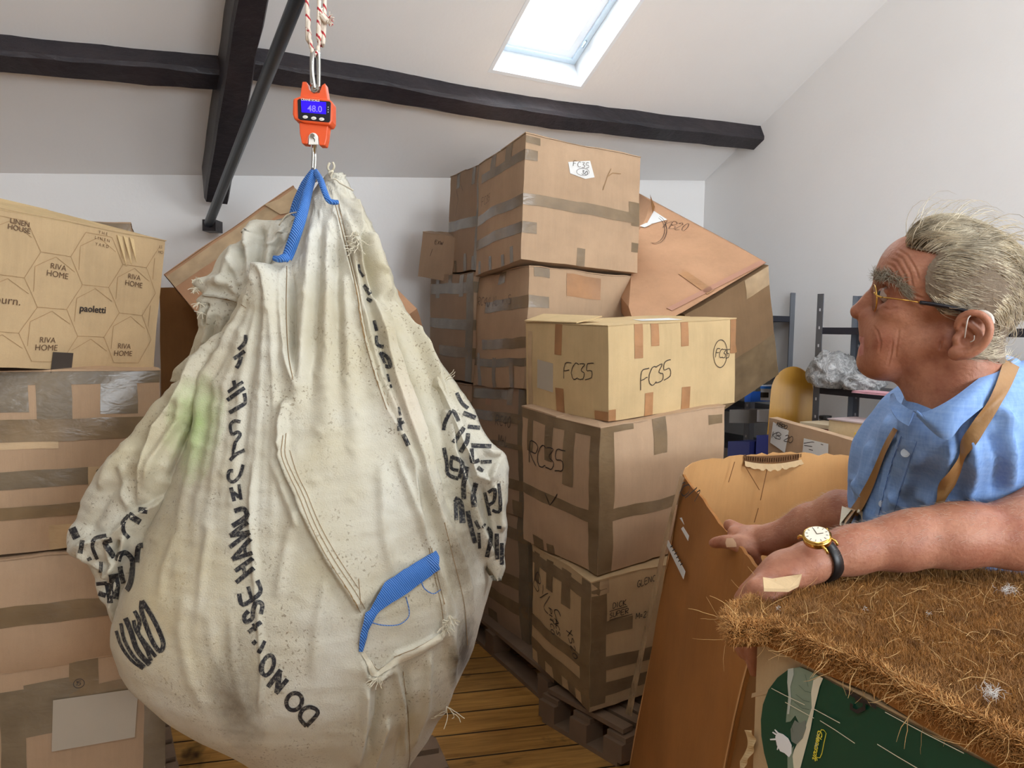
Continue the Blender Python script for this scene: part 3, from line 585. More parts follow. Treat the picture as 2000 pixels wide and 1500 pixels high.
# ---- big open carton held by the person
fe2 = empty('open_cardboard_box', (.40, 2.5, 0)); meta(fe2, 'big open cardboard box held by the person, brown outside with a torn rim', 'box')
rimz = 1.13
TOP = [at(1335, 925, 2.28), atz(1352, 903, rimz), atz(1400, 893, rimz), atz(1455, 888, rimz), atz(1510, 884, rimz), atz(1570, 885, rimz), atz(1640, 887, rimz), atz(1700, 892, rimz)]
BOT = [np.array([.40, 2.47, 0]), np.array([.44, 2.60, 0]), np.array([.52, 2.63, 0]), np.array([.64, 2.66, 0]), np.array([.76, 2.68, 0]), np.array([.88, 2.70, 0]), np.array([1.0, 2.72, 0]), np.array([1.12, 2.73, 0])]
def panel(name, T_, B_, mat_out, nrm, nz=16, sub=5, jag=.004, sd=0, label=None):
    Tt = catmull(T_, sub); Bb = catmull(B_, sub); rows = []; th = .007
    for side in (0, 1):
        g = []
        for j in range(nz+1):
            r_ = []
            for i, (t, b) in enumerate(zip(Tt, Bb)):
                q = b+(t-b)*(j/nz); nn = np.array(noise.noise_vector(Vector(q*4)+Vector((sd, 0, 0)))); q = q+nn*.006*min(1, j/4)
                if j == nz: q = q+np.array([0, 0, jag*noise.noise(Vector(q*45))+jag*noise.noise(Vector(q*120))])
                r_.append(q+np.array(nrm)*th*side)
            g.append(r_)
        rows.append(g)
    m = MB(); off = np.array(fe2.location)
    for g in rows: m.grid([[q-off for q in r_] for r_ in g])
    m.grid([[q-off for q in rows[0][-1]], [q-off for q in rows[1][-1]]]); m.grid([[r_[0]-off for r_ in rows[0]], [r_[0]-off for r_ in rows[1]]]); m.grid([[r_[-1]-off for r_ in rows[0]], [r_[-1]-off for r_ in rows[1]]])
    return m.build(name, mat_out, fe2, True, label), Tt, Bb
CB['outer'] = cardboard('cardboard_outer_brown', srgb(158, 104, 50), .15); CB['inner'] = cardboard('cardboard_inner', srgb(196, 150, 98), .1)
LT = [TOP[0], atz(1372, 975, 1.125), atz(1415, 1030, rimz), atz(1450, 1072, rimz), atz(1475, 1105, rimz), np.array([.447, 1.30, 1.13])]
LB = [np.array([.40, 2.47, 0]), np.array([.385, 2.25, 0]), np.array([.36, 1.95, 0]), np.array([.35, 1.75, 0]), np.array([.345, 1.66, 0]), np.array([.335, 1.52, 0])]
panel('side_panel', LT, LB, CB['outer'], (.97, .05, 0), sd=1)
panel('back_panel', TOP, BOT, CB['inner'], (.05, -.97, 0), sd=4, jag=.008)
q0, q1 = TOP[-1], BOT[-1]
panel('side_panel', [q0, np.array([1.26, 2.2, 1.13]), np.array([1.20, 1.85, 1.12])], [q1, np.array([1.15, 2.2, 0]), np.array([1.12, 1.85, 0])], CB['inner'], (-1, 0, 0), sd=6)
panel('front_panel', [LT[-1], np.array([.8, 1.58, 1.12]), np.array([1.20, 1.85, 1.12])], [LB[-1], np.array([.7, 1.68, 0]), np.array([1.12, 1.85, 0])], CB['inner'], (0, 1, 0), sd=8)
# torn, exposed flutes on the rim, creases inside, labels outside
off = np.array(fe2.location)
m = MB()
rim = catmull([atz(x, y, rimz) for x, y in ((1453, 889), (1490, 889), (1530, 887), (1568, 884))], 9)
for i, p in enumerate(rim[:-1]):
    m.box(p-off+np.array([0, -.009, -.004-.012*math.sin(PI*i/len(rim))]), (.0018, 0, .001), (0, .002, 0), (0, .0, .0065))
bk = [p-off+np.array([0, -.006, -.002]) for p in rim]; m.grid([bk, [p-np.array([0, 0, .026]) for p in bk]]); m.build('exposed_flutes', simple('dark_flute_gap', srgb(98, 64, 30), .8), fe2)
m = MB(); up_ = [p-off+np.array([0, -.012, -.018-.012*math.sin(PI*i/len(rim))]) for i, p in enumerate(rim)]; dn = [p+np.array([0, -.006, -.016-.010*abs(math.sin(i*.9+.4))*math.sin(PI*(i+.5)/len(rim))]) for i, p in enumerate(up_)]
m.grid([up_, dn]); m.build('torn_liner', CB['pale'], fe2)
m = MB()
for (x0, y0, x1, y1) in ((1497, 905, 1482, 975), (1478, 990, 1470, 1018), (1617, 905, 1600, 985), (1380, 908, 1371, 935), (1432, 900, 1420, 940), (1450, 905, 1480, 955)):
    # shallow crease lines scored in the back panel
    def onback(px, py):
        a_, b_ = TOP[2], TOP[5]; c_ = BOT[3]; n = np.cross(b_-a_, c_-a_); d = ray(px, py); return CAM+d*(((a_-CAM)@n)/(d@n))
    a_, b_ = onback(x0, y0)-off, onback(x1, y1)-off; dd = np.array([.0016, 0, 0]); m.grid([[a_-dd+[0, -.018, 0], b_-dd+[0, -.018, 0]], [a_+dd+[0, -.018, 0], b_+dd+[0, -.018, 0]]])
m.build('score_line', simple('scored_cardboard_crease', srgb(120, 78, 40), .8), fe2)
nL = np.cross(LT[3]-LT[0], LB[0]-LT[0]); nL /= np.linalg.norm(nL); nL = nL if nL[0] < 0 else -nL
def onleft(px, py, o_=.012):
    d = ray(px, py); return CAM+d*(((LT[0]-CAM)@nL)/(d@nL))+nL*o_-off
def lp(name, pxs, mat, label=None):
    v, f = prism([onleft(*q) for q in pxs], nL*.0006); mobj(name, v, f, mat, fe2, False, label)
lp('white_label', [(1307, 1060), (1313, 1056), (1348, 1118), (1344, 1133)], MT['paper'], 'long white address label')
lp('white_label', [(1339, 1034), (1343, 1030), (1355, 1048), (1353, 1058)], MT['paper']); lp('white_label', [(1336, 1013), (1340, 1012), (1345, 1026)], MT['paper'])
m = MB()
for st in flipy(writing('10/1', 0, 0, 24, -28, slant=.0, gap=.75, sd=8), 1330, 962)+[[(1318+i*4, 1070+i*7), (1323+i*4, 1067+i*7)] for i in range(6)]:
    P = [onleft(*q, .013) for q in st]
    if len(P) < 2: continue
    A_, B_ = [], []
    for i, p in enumerate(P):
        t = P[min(i+1, len(P)-1)]-P[max(i-1, 0)]; t = t/(np.linalg.norm(t)+1e-9); s_ = np.cross(t, nL)*.002; A_.append(p+s_); B_.append(p-s_)
    m.grid([A_, B_])
m.build('handwriting', MT['ink'], fe2)
lp('clear_corner_tape', [(1337, 928), (1345, 935), (1325, 1000), (1262, 1290), (1240, 1400), (1228, 1395), (1305, 1050)], MT['tape_clear'])
MT['pallet'] = simple('weathered_pallet_wood', srgb(118, 96, 76), .8, 0, .3, 9, .4)
def pallet(S, e, Ln, Wd, label, n=6, hz=.125):
    e = np.array([e[0], e[1], 0.]); e /= np.linalg.norm(e); p = np.array([-e[1], e[0], 0])
    z = np.array([0, 0, 1.]); o = empty('wooden_pallet', (S[0], S[1], 0)); meta(o, label, 'pallet', None)
    r = random.Random(int(S[0]*100)); bw = Wd/n*.74
    for i in range(n):
        c = p*((i+.5)*Wd/n)+e*(Ln/2)+z*(hz-.010); m = MB(); m.box(c, e*Ln/2*r.uniform(.985, 1), p*bw/2, z*.009); m.build('deck_board', MT['pallet'], o)
    for t in (.06, .5, .94):
        m = MB(); m.box(e*Ln*t+p*Wd/2+z*(.096), e*.045, p*Wd/2, z*.009); m.build('stringer_board', MT['pallet'], o)
        for q in (.06, .5, .94):
            m = MB(); m.box(e*Ln*t+p*Wd*q+z*.052, e*.045, p*.045, z*.034); m.build('block', MT['pallet'], o)
    for q in (.06, .5, .94):
        m = MB(); m.box(e*Ln/2+p*Wd*q+z*.009, e*Ln/2, p*.045, z*.009); m.build('base_board', MT['pallet'], o)
    return o
pallet((-.36, 4.12), (.45, -.89), 1.20, .80, 'rear wooden pallet carrying the tall box stack')
pallet((.158, 2.963), (.64, -.77), .40, .42, 'front wooden pallet carrying the stack with the pale yellow box', 6, .13)
sa, sb = atz(845, 1433, .12), atz(519, 1484, .12); pallet((sa[0], sa[1]), (sb-sa)[:2], float(np.linalg.norm((sb-sa)[:2])), .6, 'wooden pallet on the floor under the hanging sack', 5)
pallet((-1.10, 2.86), (.93, .37), .80, .75, 'wooden pallet under the boxes behind the sack', 5)
pallet((-1.62, 1.86), (.878, .479), .75, .62, 'wooden pallet under the left box stack', 5)
# ---- slotted steel racks by the right wall
MT['rack'] = simple('grey_slotted_steel', srgb(128, 132, 140), .4, .6, .06, 20); MT['shelf'] = simple('dark_blue_grey_steel_shelf', srgb(52, 54, 64), .4, .4)
MT['hole'] = simple('white_seen_through_slot', srgb(205, 205, 210), .8)
g2 = G; hN = H
def post(o, base, z1, name='post', s=(1, 1)):
    m = MB(); L = .038; t = .0018
    m.box((base[0]+g2[0]*L/2*s[0], base[1]+g2[1]*L/2*s[0], z1/2), g2*L/2, hN*t, (0, 0, z1/2)); m.box((base[0]+hN[0]*L/2*s[1], base[1]+hN[1]*L/2*s[1], z1/2), g2*t, hN*L/2, (0, 0, z1/2))
    q = m.build(name, MT['rack'], o); h = MB(); dark = MT['shelf'] if name == 'dark_post' else MT['hole']
    for i in range(int(z1/.09)):
        z = .06+i*.09; c = np.array([base[0], base[1], z])+g2*L*.5*s[0]; h.box(c-hN*.0005*s[1]*0, g2*.004, hN*.0026, (0, 0, .007))
    h.build('slot_row', MT['hole'], q); return q
def rack(name, label, F0, ln, dp, zs, zt, zt_near=None):
    o = empty(name, (0, 0, 0)); meta(o, label, 'shelf unit')
    F0 = np.array([F0[0], F0[1], 0.]); pts = [F0, F0+g2*ln, F0+hN*dp, F0+g2*ln+hN*dp]
    for i, p in enumerate(pts): post(o, p, zt, s=(1 if i % 2 == 0 else -1, 1 if i < 2 else -1))
    for z in zs:
        m = MB(); c = F0+g2*ln/2+hN*dp/2; m.box(c+[0, 0, z], g2*ln/2, hN*dp/2, (0, 0, .0015))
        for sg in (-1, 1): m.box(c+hN*dp/2*sg+[0, 0, z-.016], g2*ln/2, hN*.001, (0, 0, .016)); m.box(c+g2*ln/2*sg+[0, 0, z-.016], g2*.001, hN*dp/2, (0, 0, .016))
        m.build('shelf', MT['shelf'], o)
    return o
FL = at(1594, 650, 3.9)
r2 = rack('steel_shelf_unit', 'slotted grey steel shelf unit with black shelves behind the person', (FL[0], FL[1]), 1.15, .30, (1.59, 1.29, .93, .45, .08), 1.76)
FB = at(1470, 650, 4.42)
r1 = rack('steel_shelf_unit', 'slotted steel shelf unit in the far corner behind the leaning brown box', (FB[0]-g2[0]*.75, FB[1]-g2[1]*.75), .75, .33, (1.66, 1.32, 1.12, .9, .45), 1.80)
def gpt(px, py, Y): return at(px, py, Y)
# items on the racks
def thing(name, mb, mat, label, cat, group=None, smooth=False): o = mb.build(name, mat, None, smooth); return meta(o, label, cat, group)
def slab(c, a_, b_, h, z0): m = MB(); c = np.array([c[0], c[1], z0+h/2]); m.box(c, a_, b_, (0, 0, h/2)); return m
zsh = 1.2915
def crumple(c, rx, ry, rz, sd, n=26, amp=.25, fr=6):
    rows = []
    for i in range(n+1):
        th = PI*i/n; row = []
        for j in range(2*n):
            ph = 2*PI*j/(2*n); d = np.array([math.sin(th)*math.cos(ph), math.sin(th)*math.sin(ph), math.cos(th)])
            nn = noise.noise(Vector(d*fr*.5)+Vector((sd, 0, 0)))*amp+abs(noise.noise(Vector(d*fr*1.5)+Vector((sd, 5, 0))))*amp*.7
            q = d*(1+nn); p = np.array([q[0]*rx, q[1]*ry, max(q[2], -.75)*rz]); row.append(np.array(c)+p)
        rows.append(row)
    m = MB(); m.grid(rows, True); return m
a = N('crinkled_clear_plastic', .12, 0, srgb(206, 206, 205), .7); a.b.inputs['Transmission Weight'].default_value = .35; a.b.inputs['IOR'].default_value = 1.1; nn_ = a.noise(22, 4, .7, None, 2.5)
a.col(a.mix(a.ramp(nn_, [(.42, BW(0)), (.58, BW(1))]), srgb(186, 186, 186), srgb(238, 238, 238))); a.bump(nn_, 1., .02); MT['plastic'] = a.m
p = at(1632, 745, 3.75); thing('plastic_bag', crumple((p[0]+.02, p[1]+.08, zsh+.075), .115, .10, .10, 3), MT['plastic'], 'large clear crinkled plastic bag of papers on the middle shelf', 'bag', 'bags on the shelf', True)
p = at(1690, 755, 3.65); thing('plastic_bag', crumple((p[0]+.0, p[1]+.03, zsh+.034), .10, .08, .045, 8), MT['plastic'], 'smaller flat clear plastic bag beside the person\'s chin', 'bag', 'bags on the shelf', True)
p = at(1722, 765, 3.42)
for i in range(3):
    c = (p[0]+.01*i, p[1]+.02*i); thing('pink_sheet', slab(c, g2*.11, hN*.06, .0012, zsh+.002+i*.003), simple('pink_paper', srgb(222, 168, 178), .7), ['lowest', 'middle', 'topmost'][i]+' of three loose pink paper sheets on the shelf', 'paper', 'pink sheets')
z3 = .9315
reds = ['folder' for _ in range(5)]
p = at(1640, 850, 3.62)
for i in range(6):
    m = slab((p[0]+.004*(i % 2), p[1]), g2*.15, hN*.10, .012, z3+.10+i*.0135); thing('red_folder', m, simple('red_card', srgb(172+6*i, 40, 38), .6), 'red card folder '+['at the bottom', 'second from the bottom', 'third from the bottom', 'third from the top', 'second from the top', 'at the top'][i]+' of the red pile on the lower shelf', 'folder', 'red folders')
thing('cream_folder', slab((p[0], p[1]), g2*.15, hN*.10, .018, z3+.183), simple('cream_card', srgb(226, 208, 176), .7), 'cream paper pad lying on the red folders', 'folder')
thing('box_file', slab((p[0], p[1]), g2*.155, hN*.11, .098, z3+.001), simple('dull_brown_board', srgb(120, 88, 60), .7), 'brown box under the red folder pile', 'box file')
p2 = at(1680, 830, 3.42); thing('paper_stack', slab((p2[0]+.03, p2[1]+.02), g2*.12, hN*.09, .07, z3+.165), simple('yellowed_paper_block', srgb(214, 190, 150), .7, 0, .1, 80), 'thick yellowed block of paper beside the red folders', 'paper')
thing('grey_folder', slab((p2[0]+.03, p2[1]+.02), g2*.125, hN*.095, .006, z3+.236), simple('pink_grey_card', srgb(196, 178, 178), .7), 'pinkish grey folder on the thick paper block', 'folder')
thing('carton_of_papers', slab((p2[0]-.02, p2[1]-.05), g2*.12, hN*.09, .162, z3+.001), CB['pale'], 'small brown carton with red print beside the red folders', 'box')
thing('yellow_envelope', slab(at(1702, 824, 3.3)[:2], g2*.05, hN*.04, .03, z3+.17), simple('yellow_card', srgb(232, 196, 60), .6), 'yellow card packet right of the paper block', 'packet')
m = MB()
for i in range(3): m.tube([at(1612, 812+i*8, 3.8), at(1612, 818+i*8, 3.8)], .03, 14)
thing('black_cable_reel', m, simple('black_rubber', srgb(22, 22, 24), .5), 'small black ribbed reel left of the paper block', 'reel')
# yellow varnished rounded board
cx = at(1549, 716, 4.05); rows = []; w2 = .112; P = []
for i in range(21):
    t = PI*i/20; P.append(cx+np.array([w2*math.cos(t), 0, -.14+.14*math.sin(t)]))
P += [cx+np.array([-w2-.012, 0, -.4]), cx+np.array([-w2-.02, .0, -cx[2]]), cx+np.array([w2+.02, 0, -cx[2]]), cx+np.array([w2+.012, 0, -.4])]
m = MB(); m.add(*prism(P, (.012, .022, 0))); a = N('varnished_yellow_ply', .3, 0, srgb(190, 138, 44)); a.col(a.mix(a.noise(5, 4, .6, a.coord((6, 6, .6))), srgb(168, 116, 30), srgb(204, 154, 58)))
thing('rounded_wooden_board', m, a.m, 'yellow varnished wooden board with a rounded top leaning by the rack', 'board')
# things in the dark corner rack
def rb(name, px0, px1, py0, py1, Y, dpt, col, label, cat='box'):
    a_, b_ = at(px0, py1, Y), at(px1, py1, Y); c_ = at(px0, py0, Y); m = MB(); m.add(*prism([a_, [b_[0], b_[1], a_[2]], [b_[0], b_[1], c_[2]], [a_[0], a_[1], c_[2]]], hN*dpt)); return thing(name, m, simple(name+'_board', col, .6), label, cat)
o = rb('blue_white_box', 1485, 1517, 752, 782, 4.18, .2, srgb(225, 230, 236), 'white and blue box with a small dark label on the corner rack')
m = MB(); a_ = at(1493, 775, 4.17); m.box(a_+[0, 0, .01], (.022, 0, 0), (0, .001, 0), (0, 0, .014)); reparent = m.build('dark_label', MT['ink'], o)
m = MB(); a_ = at(1501, 757, 4.17); m.box(a_, (.045, 0, 0), (0, .001, 0), (0, 0, .007)); m.build('blue_stripe', simple('blue_card', srgb(30, 110, 200), .5), o)
rb('blue_box', 1454, 1466, 765, 785, 4.3, .15, srgb(20, 90, 190), 'small bright blue box left of the corner rack post')
rb('white_box_file', 1478, 1508, 800, 824, 4.2, .2, srgb(215, 216, 218), 'white flat box on the lower shelf of the corner rack')
rb('grey_plastic_packet', 1424, 1462, 800, 826, 4.3, .18, srgb(120, 112, 104), 'grey plastic-wrapped packet on the corner rack', 'packet')
rb('dark_blue_sack', 1420, 1462, 862, 915, 4.0, .25, srgb(18, 26, 84), 'dark blue bag low in the corner behind the boxes', 'bag')
rb('dark_blue_crate', 1475, 1500, 850, 915, 4.0, .25, srgb(20, 30, 100), 'dark blue crate below the corner rack shelf', 'crate')
# navy patterned bag on the floor between left stack and sack
a = N('navy_patterned_cloth', .7, 0, srgb(28, 32, 64)); a.col(a.mix(a.ramp(a.noise(34, 4, .6, None, 2), [(.55, BW(0)), (.6, BW(1))]), srgb(22, 26, 52), srgb(120, 126, 150)))
p = atz(326, 1440, .0); thing('navy_cloth_bag', crumple((p[0]-.06, p[1]+.14, .14), .07, .11, .185, 4, 18, .12, 5), a.m, 'navy patterned cloth bag on the floor beside the left box stack', 'bag', None, True)
# ------------------------------------------------------------ hanging bulk bag
SY = 1.85
def interp(ctrl, y):
    ys = [c[0] for c in ctrl]; xs = [c[1] for c in ctrl]; return np.interp(y, ys, xs)
def smooth1(a, k):
    ker = np.hanning(2*k+3)[1:-1]; ker /= ker.sum(); p = np.pad(a, k, mode='edge'); return np.convolve(p, ker, 'valid')
def projv(P):
    d = P-CAM; z = d@F_; return 1000+FPX*(d@R_)/z, 750-FPX*(d@U_)/z
def polydist(px, py, poly):
    best = np.full(px.shape, 1e9); side = np.zeros(px.shape); tt = np.zeros(px.shape); L = 0
    seg = [math.hypot(b[0]-a[0], b[1]-a[1]) for a, b in zip(poly[:-1], poly[1:])]; T = sum(seg)
    for (a, b), l in zip(zip(poly[:-1], poly[1:]), seg):
        dx, dy = b[0]-a[0], b[1]-a[1]; t = np.clip(((px-a[0])*dx+(py-a[1])*dy)/(l*l), 0, 1)
        ex, ey = px-(a[0]+t*dx), py-(a[1]+t*dy); d = np.hypot(ex, ey); m = d < best
        best = np.where(m, d, best); side = np.where(m, np.sign(dx*(py-a[1])-dy*(px-a[0])), side); tt = np.where(m, (L+t*l)/T, tt); L += l
    return best, side, tt
def win(t, a=.12, b=.15):
    return np.clip(t/a if a else 1, 0, 1)*np.clip((1-t)/b if b else 1, 0, 1)
def vnoise(P, sc, sd=0):
    # value noise by trig mixture (fast, smooth)
    out = np.zeros(len(P)); r = np.random.RandomState(sd)
    for i in range(10):
        k = r.normal(size=3)*sc; out += np.sin(P@k+r.uniform(0, 6.28))
    return out/3.2
def fold_height(px, py, feats):
    h = np.zeros(px.shape)
    for f in feats:
        typ, poly, amp, w = f[:4]; o = f[4] if len(f) > 4 else {}
        xs = [p[0] for p in poly]; ys = [p[1] for p in poly]; R = max(w*4, o.get('L', 0)*3.5)
        m = (px > min(xs)-R) & (px < max(xs)+R) & (py > min(ys)-R) & (py < max(ys)+R)
        if not m.any(): continue
        d, s, t = polydist(px[m], py[m], poly); wn = win(t, o.get('a', .12), o.get('b', .15)); ww = w
        if 'w2' in o: ww = w+(o['w2']-w)*t
        if typ == 'r': h[m] += amp*wn*np.exp(-(d/ww)**2)
        else:
            sd_ = d*s*o.get('side', 1); L = o['L']
            h[m] += amp*wn*np.where(sd_ > 0, np.exp(-sd_/L), np.exp(-(sd_/w)**2))
    return h
def loft(rows_y, lc, rc, Yc, k, feats, n_front=380, n_back=50, sm=6, ypow=None, nz=(.004, 14, 1), zfix=None, mind=.01, shift=None):
    ys = np.array(rows_y, float); xl = smooth1(interp(lc, ys), sm); xr = smooth1(interp(rc, ys), sm)
    P = []; NN = []
    th = np.concatenate([np.arccos(np.linspace(1, -1, n_front)), np.linspace(PI, 2*PI, n_back+2)[1:-1]])
    for i, y in enumerate(ys):
        cx = (xl[i]+xr[i])/2; yc = Yc(y) if callable(Yc) else Yc; c = at(cx, y, yc); a_ = max(.5, (xr[i]-xl[i])/2)*yc/FPX; a_ *= math.sqrt(max(.3, 1-(min(a_, .9*yc)/yc)**2*.9))
        b_ = max(mind, a_*(k(y) if callable(k) else k))
        fr = np.abs(np.sin(th))
        P.append(np.stack([c[0]+a_*np.cos(th), c[1]-b_*np.sin(th), np.full(th.shape, c[2])], 1))
        NN.append(np.stack([np.cos(th)*b_, -np.sin(th)*a_, np.zeros(th.shape)], 1))
    P = np.array(P); NN = np.array(NN); NN /= np.linalg.norm(NN, axis=2, keepdims=True)+1e-9
    # tilt the normals with the profile
    dz = np.gradient(P[:, :, 2], axis=0); dr = np.gradient(np.linalg.norm(P[:, :, :2]-P[:, :, :2].mean(1, keepdims=True), axis=2), axis=0)
    NN[:, :, 2] = np.clip(dr/np.where(np.abs(dz) < 1e-5, -1e-5, dz)*-1, -2, 2); NN /= np.linalg.norm(NN, axis=2, keepdims=True)
    R, Cn = P.shape[:2]; fl = P.reshape(-1, 3); px, py = projv(fl); h = np.zeros(len(fl)); phi = np.arctan2(px-610, np.maximum(py-330, 1)); rr0 = np.hypot(px-610, py-330); q3 = np.stack([phi*1.0, rr0*.0045, np.zeros(len(fl))], 1); w3 = vnoise(q3, 16, nz[2]+7); w4 = vnoise(q3, 38, nz[2]+8); amp_ = np.clip(1.25-rr0/1000, .25, 1); h += (-np.abs(w3)*.0040+np.maximum(w4, 0)**2*.0014)*amp_
    front = np.tile(np.sin(th) > -.02, R); fade = np.tile(np.clip(np.sin(th)*4, 0, 1), R)
    h[front] += fold_height(px[front], py[front], feats)*fade[front]*1.3
    h += vnoise(fl, nz[1], nz[2])*nz[0]+vnoise(fl, nz[1]*3.1, nz[2]+1)*nz[0]*.35
    # pleats on the unseen side
    back = ~front; h[back] += .012*np.sin(np.tile(th*26, R)[back])
    fl = fl+NN.reshape(-1, 3)*h[:, None]
    i, j = np.meshgrid(np.arange(R-1), np.arange(Cn), indexing='ij'); j2 = (j+1) % Cn
    F = np.stack([i*Cn+j, (i+1)*Cn+j, (i+1)*Cn+j2, i*Cn+j2], -1).reshape(-1, 4)
    return fl, F, R, Cn
def close_loft(fl, F, R, Cn):
    top = fl[:Cn].mean(0); bot = fl[-Cn:].mean(0); v = np.vstack([fl, top, bot]); n = len(fl)
    ex = [(n, j, (j+1) % Cn, (j+1) % Cn) for j in range(Cn)]
    f3 = [tuple([n, j, (j+1) % Cn]) for j in range(Cn)]+[tuple([n+1, (R-1)*Cn+(j+1) % Cn, (R-1)*Cn+j]) for j in range(Cn)]
    return v, F, f3
def loft_obj(name, args, mat, parent, label=None):
    v, F, f3 = close_loft(*args); me = bpy.data.meshes.new(name); nq = len(F)
    me.vertices.add(len(v)); me.vertices.foreach_set('co', v.astype(np.float32).ravel())
    idx = np.concatenate([F.ravel(), np.array(f3).ravel()]).astype(np.int32); st = np.concatenate([np.arange(nq)*4, nq*4+np.arange(len(f3))*3]).astype(np.int32)
    me.loops.add(len(idx)); me.loops.foreach_set('vertex_index', idx); me.polygons.add(nq+len(f3)); me.polygons.foreach_set('loop_start', st); me.update(calc_edges=True)
    me.materials.append(mat); me.polygons.foreach_set('use_smooth', np.ones(len(me.polygons), bool)); me.validate()
    o = bpy.data.objects.new(name, me); COL.objects.link(o); o.parent = parent
    if label: o['label'] = label
    return o
# woven cloth
a = N('off_white_woven_cloth', .62, 0, srgb(214, 206, 184), .35)
n1 = a.noise(3.2, 5, .6); n2 = a.noise(160, 2, .5); n3 = a.noise(11, 5, .65)
k = a.mix(a.ramp(n1, [(.32, BW(0)), (.68, BW(1))]), srgb(202, 199, 186), srgb(184, 174, 146))
spk = a.math('MULTIPLY', a.ramp(n2, [(.60, BW(0)), (.66, BW(1))]), a.ramp(n3, [(.45, BW(0)), (.62, BW(1))]))
k = a.mix(a.math('MULTIPLY', spk, .7), k, srgb(112, 96, 74)); k = a.mix(a.math('MULTIPLY', a.ramp(a.noise(5, 6, .7), [(.5, BW(0)), (.72, BW(1))]), .35), k, srgb(168, 152, 118))
def stain(a, k, c, r, colr, amt, sc=(1, 1, 1), thr=(.35, .6)):
    g = a.n('NewGeometry'); vm = a.n('VectorMath', operation='SUBTRACT'); vm.inputs[1].default_value = tuple(c); a.l(g.outputs['Position'], vm.inputs[0])
    vs = a.n('VectorMath', operation='MULTIPLY'); vs.inputs[1].default_value = tuple(s/r for s in sc); a.l(vm.outputs[0], vs.inputs[0])
    vl = a.n('VectorMath', operation='LENGTH'); a.l(vs.outputs[0], vl.inputs[0])
    d = a.math('SUBTRACT', 1.0, vl.outputs['Value'], True); nz = a.noise(26, 5, .7); f = a.math('MULTIPLY', a.math('ADD', d, a.math('MULTIPLY', a.math('SUBTRACT', nz, .5), .9), True), amt, True)
    f = a.math('MULTIPLY', f, a.ramp(d, [(.0, BW(0)), (.15, BW(1))])); return a.mix(f, k, colr)
k = stain(a, k, at(378, 835, 1.68), .085, srgb(160, 184, 118), .9, (1, .4, .6))
k = stain(a, k, at(480, 1340, 1.55), .13, srgb(78, 60, 40), .8, (1.9, .3, .75)); k = stain(a, k, at(905, 1290, 1.70), .07, srgb(70, 56, 36), 1.2, (1.9, .3, .5))
k = stain(a, k, at(830, 760, 1.6), .14, srgb(214, 190, 172), .5); k = stain(a, k, at(905, 1080, 1.6), .10, srgb(96, 78, 54), .8, (2, .3, .6)); k = stain(a, k, at(700, 1230, 1.4), .10, srgb(150, 130, 96), .6)
k = stain(a, k, at(330, 1180, 1.6), .22, srgb(206, 190, 148), .8); k = stain(a, k, at(560, 450, 1.8), .2, srgb(220, 220, 214), .6)
a.col(k); wv = a.n('TexWave', wave_type='BANDS', bands_direction='Z'); wv.inputs['Scale'].default_value = 130; wv.inputs['Distortion'].default_value = .6; a.l(a.coord(), wv.inputs[0])
a.bump(a.mix(.35, a.noise(22, 7, .75, None, .6), a.noise(330, 2)), .5, .006)
a.b.inputs['Sheen Weight'].default_value = .15; MT['cloth'] = a.m
MT['bagprint'] = None
a = N('worn_black_print', .7, 0, srgb(40, 40, 44)); a.col(a.mix(a.ramp(a.noise(150, 3, .7), [(.50, BW(0)), (.62, BW(1))]), srgb(30, 30, 36), srgb(112, 108, 98))); MT['bagprint'] = a.m
a = N('blue_woven_webbing', .5, 0, srgb(28, 96, 184), .5); wv = a.n('TexWave', wave_type='BANDS', bands_direction='DIAGONAL'); wv.inputs['Scale'].default_value = 95; wv.inputs['Distortion'].default_value = 1.5; a.l(a.coord(), wv.inputs[0])
a.col(a.mix(a.math('MULTIPLY', wv.outputs['Fac'], .6), srgb(18, 84, 176), srgb(110, 170, 228))); a.bump(wv.outputs['Fac'], .5, .003); MT['blue'] = a.m
# outlines (y, x)
Lc = [(338, 652), (352, 640), (368, 626), (392, 606), (420, 592), (450, 580), (480, 566), (505, 540), (540, 524), (596, 484), (640, 462), (704, 428), (772, 398), (857, 362), (947, 325), (1017, 295), (1100, 260), (1180, 232), (1210, 226), (1276, 247), (1309, 280), (1332, 303), (1355, 336), (1383, 387), (1411, 429), (1444, 467), (1467, 495), (1490, 527), (1515, 570), (1540, 640), (1548, 690)]
Rc = [(338, 660), (352, 668), (370, 680), (404, 702), (460, 728), (508, 748), (556, 766), (584, 774), (632, 802), (700, 850), (760, 888), (812, 922), (868, 956), (900, 962), (960, 966), (1023, 974), (1110, 979), (1171, 969), (1257, 943), (1327, 905), (1370, 877), (1426, 852), (1478, 815), (1515, 785), (1540, 730), (1548, 700)]
ft = []
